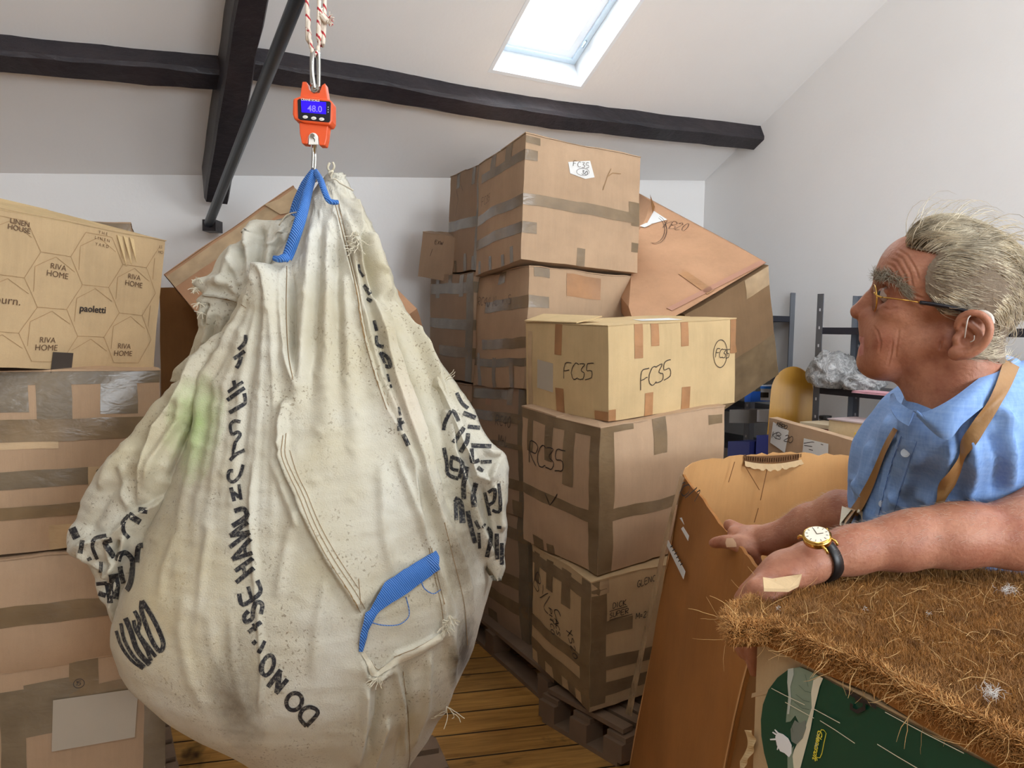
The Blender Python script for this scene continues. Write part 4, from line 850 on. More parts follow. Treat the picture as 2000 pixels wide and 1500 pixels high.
# fan of pleats from the left strap knot
A1 = (547, 516)
for i, (x2, amp) in enumerate(((352, .016), (385, .008), (408, .010), (432, .007), (452, .010), (474, .007), (492, .011), (512, .008), (532, .010))):
    xm = A1[0]+(x2-A1[0])*.62+(-14 if i < 5 else 0); ft.append(('r', [(A1[0]+(x2-547)*.03, 520), (xm, 760), (x2, 1000), (x2-6, 1150)], amp, 4.5, {'w2': 13, 'a': .03, 'b': .7}))
ft += [('s', [(540, 512), (482, 596), (428, 700), (392, 800), (360, 900)], .018, 5, {'L': 30, 'side': -1, 'b': .4}),
 # hanging fold beside the knot and the main stitched fold
 ('s', [(560, 512), (556, 600), (562, 690), (574, 742), (585, 760)], .022, 5, {'L': 26, 'side': 1, 'b': .2}),
 ('s', [(552, 850), (549, 890), (566, 935), (580, 965), (606, 1030), (640, 1095), (682, 1160), (704, 1196)], .016, 4, {'L': 40, 'side': -1, 'a': .1, 'b': .05}),
 ('r', [(562, 780), (552, 820), (549, 880)], .020, 9), ('r', [(540, 900), (556, 960), (590, 1040)], .010, 10),
 ('r', [(566, 530), (572, 640), (580, 735)], -.018, 9, {'b': .3}),
 ('r', [(620, 420), (604, 560), (592, 700), (578, 800), (556, 850)], .020, 14, {'w2': 20, 'a': .08, 'b': .3}),
 ('r', [(628, 430), (622, 560), (612, 700), (604, 800)], -.014, 12, {'b': .4}), ('r', [(642, 410), (640, 560), (636, 740), (640, 940)], .018, 10, {'w2': 26, 'b': .6}),
 ('r', [(664, 520), (676, 660), (690, 820), (706, 980)], .012, 10, {'w2': 22, 'b': .6}), ('r', [(655, 470), (662, 600), (664, 760)], -.012, 10, {'b': .5}),
 # right stitched fold
 ('s', [(652, 396), (668, 470), (690, 560), (706, 650), (728, 730), (752, 800), (785, 860), (803, 905), (812, 960), (822, 1030), (836, 1072)], .014, 4, {'L': 16, 'side': 1, 'b': .1}),
 ('r', [(668, 400), (690, 500), (706, 590), (724, 670), (744, 740), (790, 850), (826, 950)], .012, 6, {'w2': 9}),
 ('s', [(672, 398), (700, 500), (726, 590), (744, 660), (764, 740), (790, 820), (820, 900), (850, 1010), (880, 1120), (900, 1230)], .022, 5, {'L': 22, 'side': -1, 'b': .4}),
 ('s', [(742, 590), (764, 670), (790, 750), (820, 830), (850, 920), (880, 1010)], .026, 5, {'L': 26, 'side': 1, 'b': .4}),
 ('s', [(772, 590), (800, 640), (824, 684), (850, 760), (866, 820), (874, 880), (900, 960), (925, 1040), (950, 1100), (972, 1125)], .026, 5, {'L': 24, 'side': -1, 'b': .1}),
 ('r', [(750, 620), (790, 720), (830, 830), (866, 930), (900, 1040)], -.016, 10, {'w2': 16}),
 ('r', [(700, 440), (716, 520), (734, 600)], -.022, 8), ('r', [(716, 450), (740, 530), (760, 590)], .016, 12),
 ('s', [(690, 380), (700, 420), (703, 470), (700, 520)], .016, 4, {'L': 12, 'side': 1}),
 ('r', [(800, 880), (850, 1000), (905, 1150), (912, 1260)], .010, 6, {'w2': 12, 'b': .5}), ('r', [(770, 880), (830, 1050), (880, 1180), (896, 1300)], .008, 6, {'b': .5}),
 ('r', [(860, 1000), (910, 1130), (930, 1220)], .012, 8, {'b': .5}), ('r', [(840, 1080), (880, 1200), (880, 1330), (840, 1440)], .010, 8),
 # lower left long soft creases
 ('r', [(420, 1010), (402, 1080), (390, 1180), (380, 1260)], .004, 9, {'b': .5}), ('r', [(345, 1040), (322, 1110), (308, 1190)], .004, 9, {'b': .4}), ('r', [(362, 1160), (350, 1230), (372, 1330), (410, 1400)], .004, 12),
 ('r', [(400, 1180), (420, 1280), (470, 1380)], .003, 12), ('r', [(450, 1190), (455, 1300), (490, 1420)], .003, 9), ('r', [(505, 1200), (512, 1300), (505, 1400)], .006, 5),
 ('r', [(500, 900), (492, 1020), (500, 1160), (512, 1260)], .007, 6, {'b': .4}), ('r', [(600, 950), (560, 1060), (540, 1180)], .006, 12), ('r', [(640, 1120), (620, 1220), (610, 1330)], .006, 12), ('r', [(745, 900), (750, 1040), (770, 1130)], .008, 12),
 # lower right pocket and gathered seam
 ('s', [(700, 1275), (716, 1320), (735, 1325), (760, 1300), (775, 1280), (820, 1262), (862, 1238), (878, 1200)], .012, 4, {'L': 14, 'side': 1}),
 ('r', [(712, 1290), (735, 1322), (770, 1306)], .008, 6), ('r', [(716, 1330), (712, 1400), (700, 1460), (690, 1500)], .018, 8), ('r', [(740, 1335), (738, 1400), (716, 1470)], -.012, 7), ('r', [(766, 1290), (790, 1380), (790, 1480)], .010, 5),
 ('r', [(790, 1300), (800, 1400), (770, 1500)], -.008, 8), ('r', [(760, 1400), (740, 1460), (720, 1520)], .010, 6), ('r', [(838, 1270), (830, 1380), (800, 1470)], .009, 7), ('r', [(858, 1160), (870, 1230), (880, 1300)], .010, 6)]
sack = empty('bulk_bag', tuple(at(615, 345, SY))); meta(sack, 'large off-white woven bulk bag hanging full from the crane scale hook', 'bag')
def sackpart(o): bpy.context.view_layer.update(); o.parent = sack; o.matrix_parent_inverse = Matrix.Translation(-Vector(sack.location)); return o
rows_main = np.concatenate([np.linspace(338, 1515, 300), 1515+33*np.sin(np.linspace(.1, PI/2, 16))])
kf = lambda y: float(np.interp(y, [338, 420, 560, 800, 1100, 1400, 1550], [.6, .5, .55, .68, .82, .85, .85]))
am = loft(rows_main, Lc, Rc, SY, kf, ft, 380, 50, 5, nz=(.0016, 14, 3))
body = sackpart(loft_obj('bag_body', am, MT['cloth'], None))
# left side lobe
LL = [(560, 505), (590, 478), (640, 440), (700, 392), (740, 352), (780, 305), (820, 275), (870, 245), (905, 205), (930, 186), (965, 164), (1000, 149), (1030, 136), (1060, 132), (1076, 142), (1086, 166), (1110, 180), (1140, 186), (1160, 190), (1185, 204), (1215, 216), (1240, 236), (1260, 262)]
LR = [(560, 540), (590, 520), (700, 450), (800, 410), (900, 372), (1017, 325), (1100, 290), (1180, 262), (1240, 262), (1260, 268)]
fL = [('s', [(440, 640), (390, 704), (350, 772), (308, 830), (292, 870), (278, 920), (270, 990)], .022, 5, {'L': 30, 'side': -1}), ('r', [(400, 790), (370, 850), (330, 940)], -.014, 10), ('r', [(365, 760), (350, 820), (300, 900), (285, 960)], .012, 9),
 ('s', [(330, 965), (300, 985), (262, 1004), (248, 1018), (222, 1044), (170, 1056), (134, 1074)], .022, 4, {'L': 22, 'side': -1}), ('r', [(262, 870), (222, 900), (190, 960)], .010, 10), ('r', [(250, 930), (215, 960), (180, 1020), (170, 1050)], -.010, 12), ('r', [(240, 900), (240, 960), (255, 1000)], .008, 8),
 ('r', [(160, 1070), (190, 1100), (215, 1120)], .010, 6), ('r', [(215, 1060), (225, 1110), (206, 1130)], .012, 7), ('r', [(250, 1035), (240, 1070), (230, 1100), (206, 1132)], .014, 7), ('r', [(236, 1050), (222, 1090)], -.012, 6), ('r', [(230, 1130), (220, 1180), (228, 1215)], .010, 6), ('r', [(210, 1140), (212, 1180)], -.008, 5)]
aL = loft(np.linspace(562, 1258, 170), LL, LR, lambda y: float(np.interp(y, [560, 900, 1258], [1.80, 1.74, 1.78])), .42, fL, 150, 24, 2, nz=(.004, 30, 9))
lobe = sackpart(loft_obj('side_fold', aL, MT['cloth'], None))
# crumpled cloth behind the left strap
RL = [(398, 600), (410, 578), (424, 560), (436, 545), (428, 530), (440, 520), (447, 515), (430, 492), (440, 487), (462, 482), (467, 470), (480, 460), (500, 436), (520, 420), (538, 400), (552, 384), (560, 380), (575, 396), (588, 382), (600, 388), (615, 388), (630, 392), (648, 386), (670, 378), (695, 368), (720, 345), (745, 330)]
RL = [(398, 600), (410, 585), (424, 565), (434, 500), (440, 489), (462, 483), (467, 468), (480, 458), (500, 436), (520, 418), (538, 404), (553, 382), (560, 384), (575, 398), (588, 384), (600, 388), (615, 386), (640, 388), (660, 380), (695, 366), (720, 345), (745, 330)]
RR = [(398, 620), (430, 600), (500, 580), (600, 540), (700, 460), (745, 400)]
fR = [('r', [(498, 432), (486, 470), (482, 520), (488, 590)], .022, 10), ('r', [(512, 436), (508, 500), (500, 600)], -.014, 9), ('r', [(530, 470), (520, 520), (508, 600)], .016, 10), ('s', [(560, 440), (535, 475), (515, 480)], .014, 4, {'L': 16, 'side': 1}), ('r', [(470, 472), (478, 520), (484, 570)], -.016, 8), ('r', [(465, 480), (440, 530), (430, 560)], .014, 10), ('r', [(404, 545), (450, 552), (480, 590)], .012, 8),
 ('s', [(396, 576), (430, 580), (462, 588), (482, 600)], .014, 3, {'L': 12, 'side': -1}), ('r', [(420, 600), (410, 640), (398, 680)], .014, 8), ('r', [(406, 590), (402, 640)], -.012, 5), ('r', [(440, 600), (430, 660), (395, 720)], .010, 10), ('r', [(450, 500), (470, 560)], .008, 5), ('r', [(545, 450), (560, 480), (540, 500)], .012, 7), ('r', [(580, 430), (560, 470)], .010, 7), ('r', [(590, 410), (575, 450)], -.010, 5)]
aR = loft(np.linspace(400, 745, 110), RL, RR, 1.90, .38, fR, 130, 24, 0, nz=(.005, 34, 12))
ruff = sackpart(loft_obj('crumpled_top', aR, MT['cloth'], None))
# right hand fold that carries the print
GL = [(700, 836), (760, 858), (800, 868), (860, 874), (920, 884), (1000, 900), (1060, 925), (1110, 952), (1135, 968)]
GR = [(700, 851), (760, 890), (812, 924), (868, 956), (876, 968), (886, 984), (900, 987), (940, 986), (1023, 984), (1060, 983), (1110, 982), (1135, 976)]
fG = [('s', [(850, 720), (884, 796), (900, 840), (912, 870), (925, 895), (934, 924), (955, 934), (965, 915), (984, 890)], .020, 4, {'L': 16, 'side': 1}), ('r', [(946, 880), (960, 885), (980, 886)], .012, 5), ('r', [(960, 940), (975, 990), (978, 1040)], .010, 6), ('r', [(940, 950), (950, 1010), (962, 1090)], -.010, 6), ('r', [(900, 900), (915, 960), (925, 1020)], .010, 8), ('r', [(880, 800), (872, 850)], .008, 8), ('r', [(940, 1030), (955, 1080)], .010, 5), ('r', [(905, 960), (930, 1030)], -.010, 6)]
aG = loft(np.linspace(702, 1134, 130), GL, GR, lambda y: float(np.interp(y, [700, 860, 1135], [1.80, 1.72, 1.76])), .5, fG, 110, 20, 1, nz=(.003, 30, 15))
gfold = sackpart(loft_obj('side_fold', aG, MT['cloth'], None))
# everything lying on the cloth is laid on by rays onto these meshes
def bvh_of(lst):
    V, F, k = [], [], 0
    for fl, Fq, R, Cn in lst: V.append(fl); F.append(Fq+k); k += len(fl)
    V = np.vstack(V); F = np.vstack(F); return BVHTree.FromPolygons([tuple(v) for v in V.tolist()], F.tolist())
SB = bvh_of([am, aL, aR, aG])
def hit(bv, x, y, off=.0015):
    d = Vector(ray(x, y)); d.normalize(); loc, nr, i, dist = bv.ray_cast(Vector(CAM), d)
    if loc is None: return None
    if nr.dot(d) > 0: nr = -nr
    return np.array(loc)+np.array(nr)*off
def pxribbon(mb, bv, pts, w, off=.0015, step=3.0, nc=4, th=0., taper=False):
    # pts: pixel polyline, w: width in pixels
    Q = [pts[0]]
    for a_, b_ in zip(pts[:-1], pts[1:]):
        L = math.hypot(b_[0]-a_[0], b_[1]-a_[1]); k = max(1, int(L/step)); Q += [(a_[0]+(b_[0]-a_[0])*i/k, a_[1]+(b_[1]-a_[1])*i/k) for i in range(1, k+1)]
    rows = []
    for i, q in enumerate(Q):
        t = (Q[min(i+1, len(Q)-1)][0]-Q[max(i-1, 0)][0], Q[min(i+1, len(Q)-1)][1]-Q[max(i-1, 0)][1]); L = math.hypot(*t)+1e-9; nx, ny = -t[1]/L, t[0]/L
        row = [hit(bv, q[0]+nx*w*(s-.5), q[1]+ny*w*(s-.5), off) for s in np.linspace(0, 1, nc)]
        if any(r_ is None for r_ in row):
            if len(rows) > 1: mb.grid(rows)
            rows = []; continue
        if rows and max(np.linalg.norm(a_-b_) for a_, b_ in zip(rows[-1], row)) > .03:
            if len(rows) > 1: mb.grid(rows)
            rows = []
        rows.append(row)
    if len(rows) > 1: mb.grid(rows)
def cr(sts, s, ox, oy): return [([(ox+x/s, oy+y/s) for x, y in p], w/s) for p, w in sts]
def ell(cx, cy, rx, ry, rot=0): return [(cx+rx*math.cos(t)*math.cos(rot)-ry*math.sin(t)*math.sin(rot), cy+rx*math.cos(t)*math.sin(rot)+ry*math.sin(t)*math.cos(rot)) for t in np.linspace(0, 2*PI, 20)]
P_left = cr([([(252, 60), (247, 120), (192, 178)], 30), ([(245, 190), (155, 255)], 30), ([(215, 235), (200, 290), (178, 330)], 32), ([(155, 430), (168, 490)], 30), ([(228, 440), (108, 525)], 26), ([(240, 490), (100, 592)], 32), ([(238, 535), (248, 600), (222, 632), (120, 692)], 32),
 ([(208, 768), (160, 760), (128, 800), (142, 868), (185, 850), (205, 875), (170, 930), (155, 990)], 26), ([(245, 995), (175, 1030), (125, 1082)], 28), ([(150, 985), (150, 1060)], 22), ([(232, 1115), (205, 1200), (152, 1255), (112, 1228), (118, 1170), (150, 1165)], 28), ([(132, 1300), (158, 1412)], 30), ([(197, 1275), (215, 1400)], 26), ([(150, 1340), (200, 1380)], 30)], 4.164, 420, 640)
P_low = cr([([(125, 60), (185, 45), (200, 95), (112, 155)], 32), ([(212, 130), (98, 215)], 28), ([(98, 215), (222, 195)], 30), ([(222, 195), (95, 290)], 28), ([(228, 235), (112, 368)], 28), ([(238, 325), (112, 368)], 26), ([(190, 265), (195, 340)], 20), ([(242, 360), (130, 442)], 28), ([(248, 422), (136, 514)], 28), ([(180, 405), (196, 470)], 24),
 ([(268, 500), (288, 578), (180, 655), (155, 585)], 28), ([(212, 540), (236, 618)], 24), ([(292, 715), (302, 655), (265, 640), (245, 690), (240, 740), (200, 765), (188, 730), (215, 695)], 28), ([(292, 765), (215, 830)], 26), ([(243, 775), (262, 822)], 18), ([(243, 885), (262, 905)], 30), ([(318, 885), (278, 962)], 24),
 (ell(336, 1040, 36, 66, .35), 26), ([(338, 1178), (420, 1068)], 30), ([(412, 1075), (396, 1215)], 34), ([(388, 1218), (462, 1128)], 28), (ell(505, 1270, 48, 56, .5), 26), ([(582, 1425), (655, 1342), (612, 1305), (560, 1322), (542, 1375), (582, 1425)], 26)], 3.26, 420, 980)
P_lobe = cr([([(65, 495), (105, 585)], 50), ([(142, 600), (125, 685)], 30), ([(300, 568), (225, 588), (208, 640), (240, 722)], 24), ([(335, 590), (292, 615), (350, 712)], 36), ([(265, 738), (262, 812)], 24), ([(450, 430), (412, 480), (415, 540), (447, 582)], 26), ([(450, 428), (525, 475)], 42), ([(515, 395), (572, 402)], 34),
 ([(375, 735), (392, 690), (430, 680), (468, 720), (475, 790), (462, 880), (430, 935), (408, 860), (388, 770)], 34), ([(545, 630), (512, 645), (503, 745)], 36), ([(345, 820), (355, 900), (345, 985)], 66), ([(235, 888), (305, 880)], 24), ([(228, 940), (295, 965)], 32), ([(305, 880), (325, 1015)], 34), ([(180, 710), (190, 730)], 30),
 ([(540, 1000), (595, 1085), (645, 1180), (682, 1285), (658, 1335), (610, 1270), (562, 1150), (536, 1060), (540, 1000)], 30), ([(490, 1068), (524, 1140), (515, 1215), (570, 1320), (600, 1400)], 26), ([(485, 1130), (502, 1200), (570, 1290), (632, 1372)], 24), ([(430, 1115), (468, 1210), (510, 1330), (592, 1425)], 34), ([(400, 1150), (422, 1260), (485, 1370), (560, 1440)], 22), ([(368, 1200), (402, 1300), (470, 1395), (548, 1452)], 20)], 3.41, 120, 880)
P_right = cr([([(270, 178), (305, 250), (352, 292)], 24), ([(318, 325), (408, 362)], 32), ([(350, 425), (462, 438)], 30), ([(375, 562), (522, 570)], 32), ([(378, 585), (385, 680), (435, 668)], 28), ([(445, 682), (525, 680)], 26), ([(420, 725), (465, 750)], 30), ([(175, 452), (188, 388), (238, 310), (282, 385)], 26), ([(322, 432), (248, 545)], 32), ([(352, 475), (345, 530), (300, 612)], 32),
 ([(178, 580), (200, 690), (208, 772), (285, 805)], 28), ([(238, 640), (232, 725), (285, 745)], 24), ([(235, 645), (312, 690), (290, 805)], 30), ([(348, 715), (322, 850), (325, 955)], 34), ([(412, 835), (392, 920), (398, 1012)], 36), ([(575, 840), (588, 1035), (530, 1035)], 22), ([(500, 905), (548, 885), (545, 965), (500, 1000)], 24), ([(478, 905), (515, 1075)], 22),
 ([(255, 950), (300, 990), (312, 1130)], 44), ([(262, 980), (265, 1110)], 28), ([(352, 1040), (378, 1170), (405, 1275)], 34), ([(408, 1112), (437, 1172)], 24), ([(432, 1200), (438, 1315)], 22), ([(462, 1145), (522, 1205), (490, 1378)], 30), ([(562, 1205), (565, 1395)], 28), ([(598, 1275), (600, 1435)], 28), ([(565, 1160), (598, 1162)], 22)], 3.75, 820, 720)
P_mid = cr([([(145, 128), (155, 180), (182, 215)], 20), ([(180, 275), (228, 338)], 30), ([(203, 368), (237, 388)], 26), ([(252, 522), (272, 595)], 26), ([(268, 628), (275, 690), (322, 705)], 26), ([(292, 742), (330, 822)], 24), ([(305, 748), (350, 780), (368, 840), (330, 838)], 26), ([(345, 895), (360, 950)], 20), ([(366, 968), (373, 992)], 18), ([(422, 1125), (435, 1185)], 14), ([(430, 1200), (432, 1290)], 30), ([(430, 1245), (460, 1228)], 22), ([(455, 1315), (492, 1395)], 24)], 3.57, 660, 480)
for grp in (P_left, P_low, P_lobe, P_right, P_mid):
    m = MB()
    for pts, w in grp: pxribbon(m, SB, [(q[0], q[1]) for q in catmull([(a_, b_, 0) for a_, b_ in pts], 4)] if len(pts) > 2 else pts, w*1.02)
    sackpart(m.build('printed_lettering', MT['bagprint'], None, True))
MT['stitch'] = simple('brown_seam_stitching', srgb(132, 104, 66), .8); MT['hem'] = simple('cream_hem_cloth', srgb(204, 196, 174), .7, 0, .06, 60, .3)
m = MB(); hm = MB()
for pl_, o_ in (([(552, 850), (550, 890), (568, 935), (582, 965), (608, 1030), (642, 1095), (684, 1160), (704, 1196)], 0), ([(558, 846), (557, 888), (574, 930), (590, 962), (616, 1026), (650, 1090), (692, 1154), (712, 1188)], 0), ([(566, 880), (580, 925), (598, 962), (624, 1024), (658, 1086), (700, 1150)], 0), ([(654, 396), (672, 470), (694, 560), (710, 650), (732, 730), (756, 800)], 0), ([(661, 396), (679, 470), (700, 560), (716, 650), (738, 730), (762, 800)], 0),
 ([(560, 520), (558, 600), (562, 690), (572, 742)], 0), ([(724, 1290), (738, 1308), (768, 1290)], 0), ([(775, 1292), (822, 1272), (866, 1246)], 0), ([(770, 1284), (818, 1264), (862, 1238)], 0), ([(786, 1310), (796, 1390), (800, 1470), (796, 1500)], 0), ([(838, 1070), (850, 1130), (862, 1180), (866, 1210)], 0), ([(842, 1070), (856, 1130), (868, 1180)], 0), ([(700, 1130), (704, 1180)], 0), ([(386, 576), (430, 582), (462, 590), (482, 602)], 0), ([(868, 1020), (890, 1110), (906, 1180), (912, 1260)], 0)):
    m = MB(); pxribbon(m, SB, [(q[0], q[1]) for q in catmull([(a_, b_, 0) for a_, b_ in pl_], 5)], 1.15, .0016, 4, 2); sackpart(m.build('seam_stitching', MT['stitch'], None))
# pocket hem, tuft and strings
m = MB()
for pl_ in ([(708, 1275), (722, 1300), (732, 1318), (752, 1308), (776, 1290), (820, 1270), (864, 1240), (876, 1212)],): pxribbon(m, SB, [(q[0], q[1]) for q in catmull([(a_, b_, 0) for a_, b_ in pl_], 5)], 10, .003, 4, 4)
sackpart(m.build('pocket_hem', MT['hem'], None, True))
m = MB(); r = random.Random(5)
def tuft(x, y, n, L, up=-1, Y=None):
    p = hit(SB, x, y, .004) if Y is None else at(x, y, Y)
    if p is None: return
    for i in range(n):
        q = [p]; d = np.array([r.uniform(-1, 1), -.3, up*r.uniform(.2, 1)])
        for k_ in range(5): q.append(q[-1]+d/np.linalg.norm(d)*L/5); d = d+np.array([r.uniform(-.8, .8), r.uniform(-.4, .2), r.uniform(-.6, .6)])
        m.tube(q, .0009, 3)
for x, y, n_, L in ((876, 1200, 16, .03), (872, 1215, 10, .03), (735, 1325, 10, .025), (700, 470, 8, .04), (696, 480, 10, .035), (692, 455, 8, .03), (388, 545, 8, .02), (392, 590, 8, .02), (385, 560, 8, .02), (395, 610, 5, .02), (760, 605, 3, .02)): tuft(x, y, n_, L)
for x, y in ((872, 745), (868, 742)): tuft(x, y, 2, .03, 1)
tuft(872, 1380, 6, .05, -1, 1.72)
sackpart(m.build('frayed_threads', MT['hem'], None))['kind'] = 'stuff'
m = MB()
m.tube(catmull([at(646, 352, SY-.02), at(645, 338, SY-.02), at(640, 328, SY-.03), at(644, 318, SY-.03)], 4), .0028, 6); m.tube(catmull([at(646, 352, SY-.02), at(648, 336, SY-.025), at(653, 326, SY-.03), at(650, 317, SY-.03)], 4), .0024, 6)
m.tube(catmull([at(646, 345, SY-.02), at(642, 338, SY-.035), at(650, 334, SY-.035), at(645, 345, SY-.03)], 4), .0026, 6)
m.tube(catmull([at(640, 352, SY-.03), at(655, 350, SY-.04), at(665, 358, SY-.03), at(690, 372, SY-.05)], 4), .002, 6); m.tube(catmull([hit(SB, 690, 375, .004), hit(SB, 700, 420, .004), hit(SB, 699, 470, .004), hit(SB, 695, 500, .004)], 6), .0022, 5)
m.tube(catmull([at(545, 440, 1.80), at(560, 420, 1.79), at(585, 415, 1.79), at(570, 432, 1.8)], 4), .0018, 5)
sackpart(m.build('tie_string', MT['hem'], None, True))
# lifting straps
def strap(name, pts, w, th=.004, twist=0, label=None, mat=None):
    P = catmull([at(*p[:3]) for p in pts], 8); Wd = np.interp(np.linspace(0, len(w)-1, len(P)), range(len(w)), w); rows = []
    for i, p in enumerate(P):
        t = P[min(i+1, len(P)-1)]-P[max(i-1, 0)]; t /= np.linalg.norm(t); v = CAM-p; v /= np.linalg.norm(v); s = np.cross(t, v); s /= np.linalg.norm(s); nn = np.cross(s, t)
        row = []
        for k_ in range(14):
            an = 2*PI*k_/14; rip = 1+.16*math.sin(an*3+i*.3); row.append(p+s*math.cos(an)*Wd[i]/2+nn*math.sin(an)*(th+Wd[i]*.14)*rip)
        rows.append(row)
    m = MB(); m.grid(rows, True); m.f.append(tuple(range(13, -1, -1))); m.f.append(tuple(range(len(m.v)-14, len(m.v)))); return sackpart(m.build(name, mat or MT['blue'], None, True, label))
z0 = SY-.03
strap('lifting_strap', [(614, 335, z0), (602, 372, z0-.02), (592, 410, z0-.05), (580, 450, z0-.06), (566, 490, z0-.05), (560, 505, z0-.05)], [.016, .022, .026, .026, .024], label='blue lifting strap drawn down to the left knot')
strap('lifting_strap', [(612, 333, z0+.02), (596, 360, z0+.02), (580, 395, z0+.02), (572, 420, z0+.03)], [.012, .02, .02, .018], label='blue lifting strap behind the left one')
strap('strap_knot', [(535, 504, z0-.06), (545, 506, z0-.065), (556, 504, z0-.065), (564, 508, z0-.06)], [.012, .016, .02, .012])
strap('lifting_strap', [(616, 334, z0), (626, 352, z0-.03), (634, 374, z0-.05), (642, 391, z0-.06), (652, 395, z0-.06), (661, 395, z0-.06)], [.012, .015, .014, .013, .012, .010], label='short blue lifting strap to the right')
# blue webbing stitched across the lower front
up_ = [(700, 1272), (701, 1245), (707, 1215), (716, 1184), (737, 1152), (766, 1123), (809, 1097), (848, 1077)]; lo_ = [(708, 1271), (714, 1245), (720, 1222), (736, 1196), (758, 1178), (792, 1158), (824, 1134), (859, 1112)]
U2 = catmull([(x, y, 0) for x, y in up_], 5); L2 = catmull([(x, y, 0) for x, y in lo_], 5); rows = []
for i, (u, l) in enumerate(zip(U2, L2)):
    bulge = .010*math.sin(PI*i/(len(U2)-1))+.004; rows.append([hit(SB, u[0]+(l[0]-u[0])*s, u[1]+(l[1]-u[1])*s, bulge+.003*math.sin(PI*s)) for s in np.linspace(0, 1, 6)])
m = MB(); m.grid(rows); m.grid([[q+np.array([0, .004, 0]) for q in r_] for r_ in rows])
sackpart(m.build('lower_strap', MT['blue'], None, True, 'blue webbing strap lying across the lower front'))
m = MB(); m.tube(catmull([hit(SB, x, y, .008) for x, y in ((722, 1212), (745, 1219), (775, 1218), (793, 1206), (796, 1190), (790, 1165))], 5), .0011, 4); m.tube(catmull([hit(SB, x, y, .008) for x, y in ((820, 1135), (826, 1150), (842, 1158), (862, 1148))], 5), .0011, 4)
sackpart(m.build('blue_thread', MT['blue'], None))
# ------------------------------------------------------------ crane scale, shackle, hook, rope
MT['orange'] = simple('orange_plastic', srgb(226, 88, 42), .35, 0, .04, 30); MT['chrome'] = simple('polished_steel', srgb(190, 190, 186), .22, 1.0)
MT['blackp'] = simple('black_plastic', srgb(20, 20, 30), .3)
sc0 = at(615, 225, SY); sc = empty('crane_scale', tuple(sc0)); meta(sc, 'orange digital crane scale with a glowing blue display hanging on the rope', 'scale')
px = SY/FPX
vz = np.array([0, 0, 1.]); vx = np.array([1., 0, 0]); vy = np.array([0, 1., 0])
def sp(x, y, d=0): return np.array([(x-615)*px, -d, -(y-225)*px])
def sprism(name, poly, d0, d1, mat, bev=.002, parent=None, label=None):
    m = MB(); v, f = prism([sp(x, y, d0) for x, y in poly], (0, -(d1-d0), 0)); m.add(v, f); o = m.build(name, mat, parent or sc, False, label)
    if bev: b = o.modifiers.new('b', 'BEVEL'); b.width = bev; b.segments = 2; b.limit_method = 'ANGLE'; o.data.polygons.foreach_set('use_smooth', np.zeros(len(o.data.polygons), bool))
    return o
sprism('upper_housing', [(594, 166), (602, 166), (606, 180), (615, 187), (626, 186), (631, 172), (637, 168), (641, 192), (643, 204), (588, 204)], -.016, .014, MT['orange'])
sprism('display_housing', [(588, 196), (598, 193), (640, 198), (652, 203), (652, 240), (648, 248), (600, 244), (580, 238), (577, 228), (578, 200)], -.022, .022, MT['orange'], .004)
sprism('lower_housing', [(588, 242), (643, 247), (640, 272), (637, 284), (626, 284), (624, 266), (614, 262), (606, 268), (604, 282), (593, 281), (589, 262)], -.016, .014, MT['orange'])
sprism('face_plate', [(590, 200), (648, 204), (650, 207), (649, 240), (646, 243), (592, 239), (588, 236), (587, 203)], .020, .0235, MT['blackp'], .001)
a = N('blue_lit_display', .2, 0, srgb(30, 10, 230)); a.b.inputs['Emission Color'].default_value = (*srgb(38, 8, 235), 1); a.b.inputs['Emission Strength'].default_value = 1.0
disp = sprism('display', [(594, 203), (641, 206), (641, 228), (595, 225)], .0236, .0242, a.m, 0)
def stext(t, x, y, size, mat, name='printed_lettering', d=.0246, par=None, rot=-.06):
    v, f = text2d(t, size, 'LEFT', .01); m = MB(); m.add([sp(x, y, d)+np.array([a_, 0, b_+a_*rot]) for a_, b_ in v], f); return m.build(name, mat, par or sc)
MT['whitep'] = simple('white_printed_ink', srgb(235, 232, 225), .5)
stext('CRANE SCALE', 594, 203.4, .0068, MT['whitep'])
a = N('lit_digit', .3, 0, srgb(120, 110, 250)); a.b.inputs['Emission Color'].default_value = (*srgb(110, 100, 250), 1); a.b.inputs['Emission Strength'].default_value = .6
stext('48.0', 606, 223, .020, a.m, 'display_digits', .0245, disp)
for i, (x, y) in enumerate(((602, 234), (618, 236), (633, 237.5))):
    b_ = sprism('button', [(x+5*math.cos(t)*1.0, y+3*math.sin(t)) for t in np.linspace(0, 2*PI, 13)[:-1]], .0235, .0255, MT['whitep'], .0005); stext(('HOLD', 'TARE', 'UNIT')[i], x-3.6, y+1, .0026, MT['blackp'], 'button_print', .0258, b_)
m = MB()
for i in range(3): m.box(sp(645, 215+i*4.5, .024), vx*.0008, vy*.0003, vz*.0012)
m.build('indicator_marks', MT['whitep'], sc)
# white collar and nut at the lower pivot, bolt at the upper one
sprism('white_pivot_collar', [(615+9*math.cos(t), 270-9*math.sin(t)) for t in np.linspace(-.3, PI+.3, 12)]+[(606, 283), (624, 283)], .010, .016, MT['whitep'], .001)
m = MB(); m.tube([sp(615, 268, .010), sp(615, 268, .024)], .0055, 6); m.build('pivot_nut', MT['chrome'], sc); m = MB(); m.tube([sp(619, 179, .006), sp(619, 179, .022)], .006, 6); m.tube([sp(619, 179, .012), sp(619, 179, .018)], .0095, 14); m.build('pivot_bolt', MT['chrome'], sc)
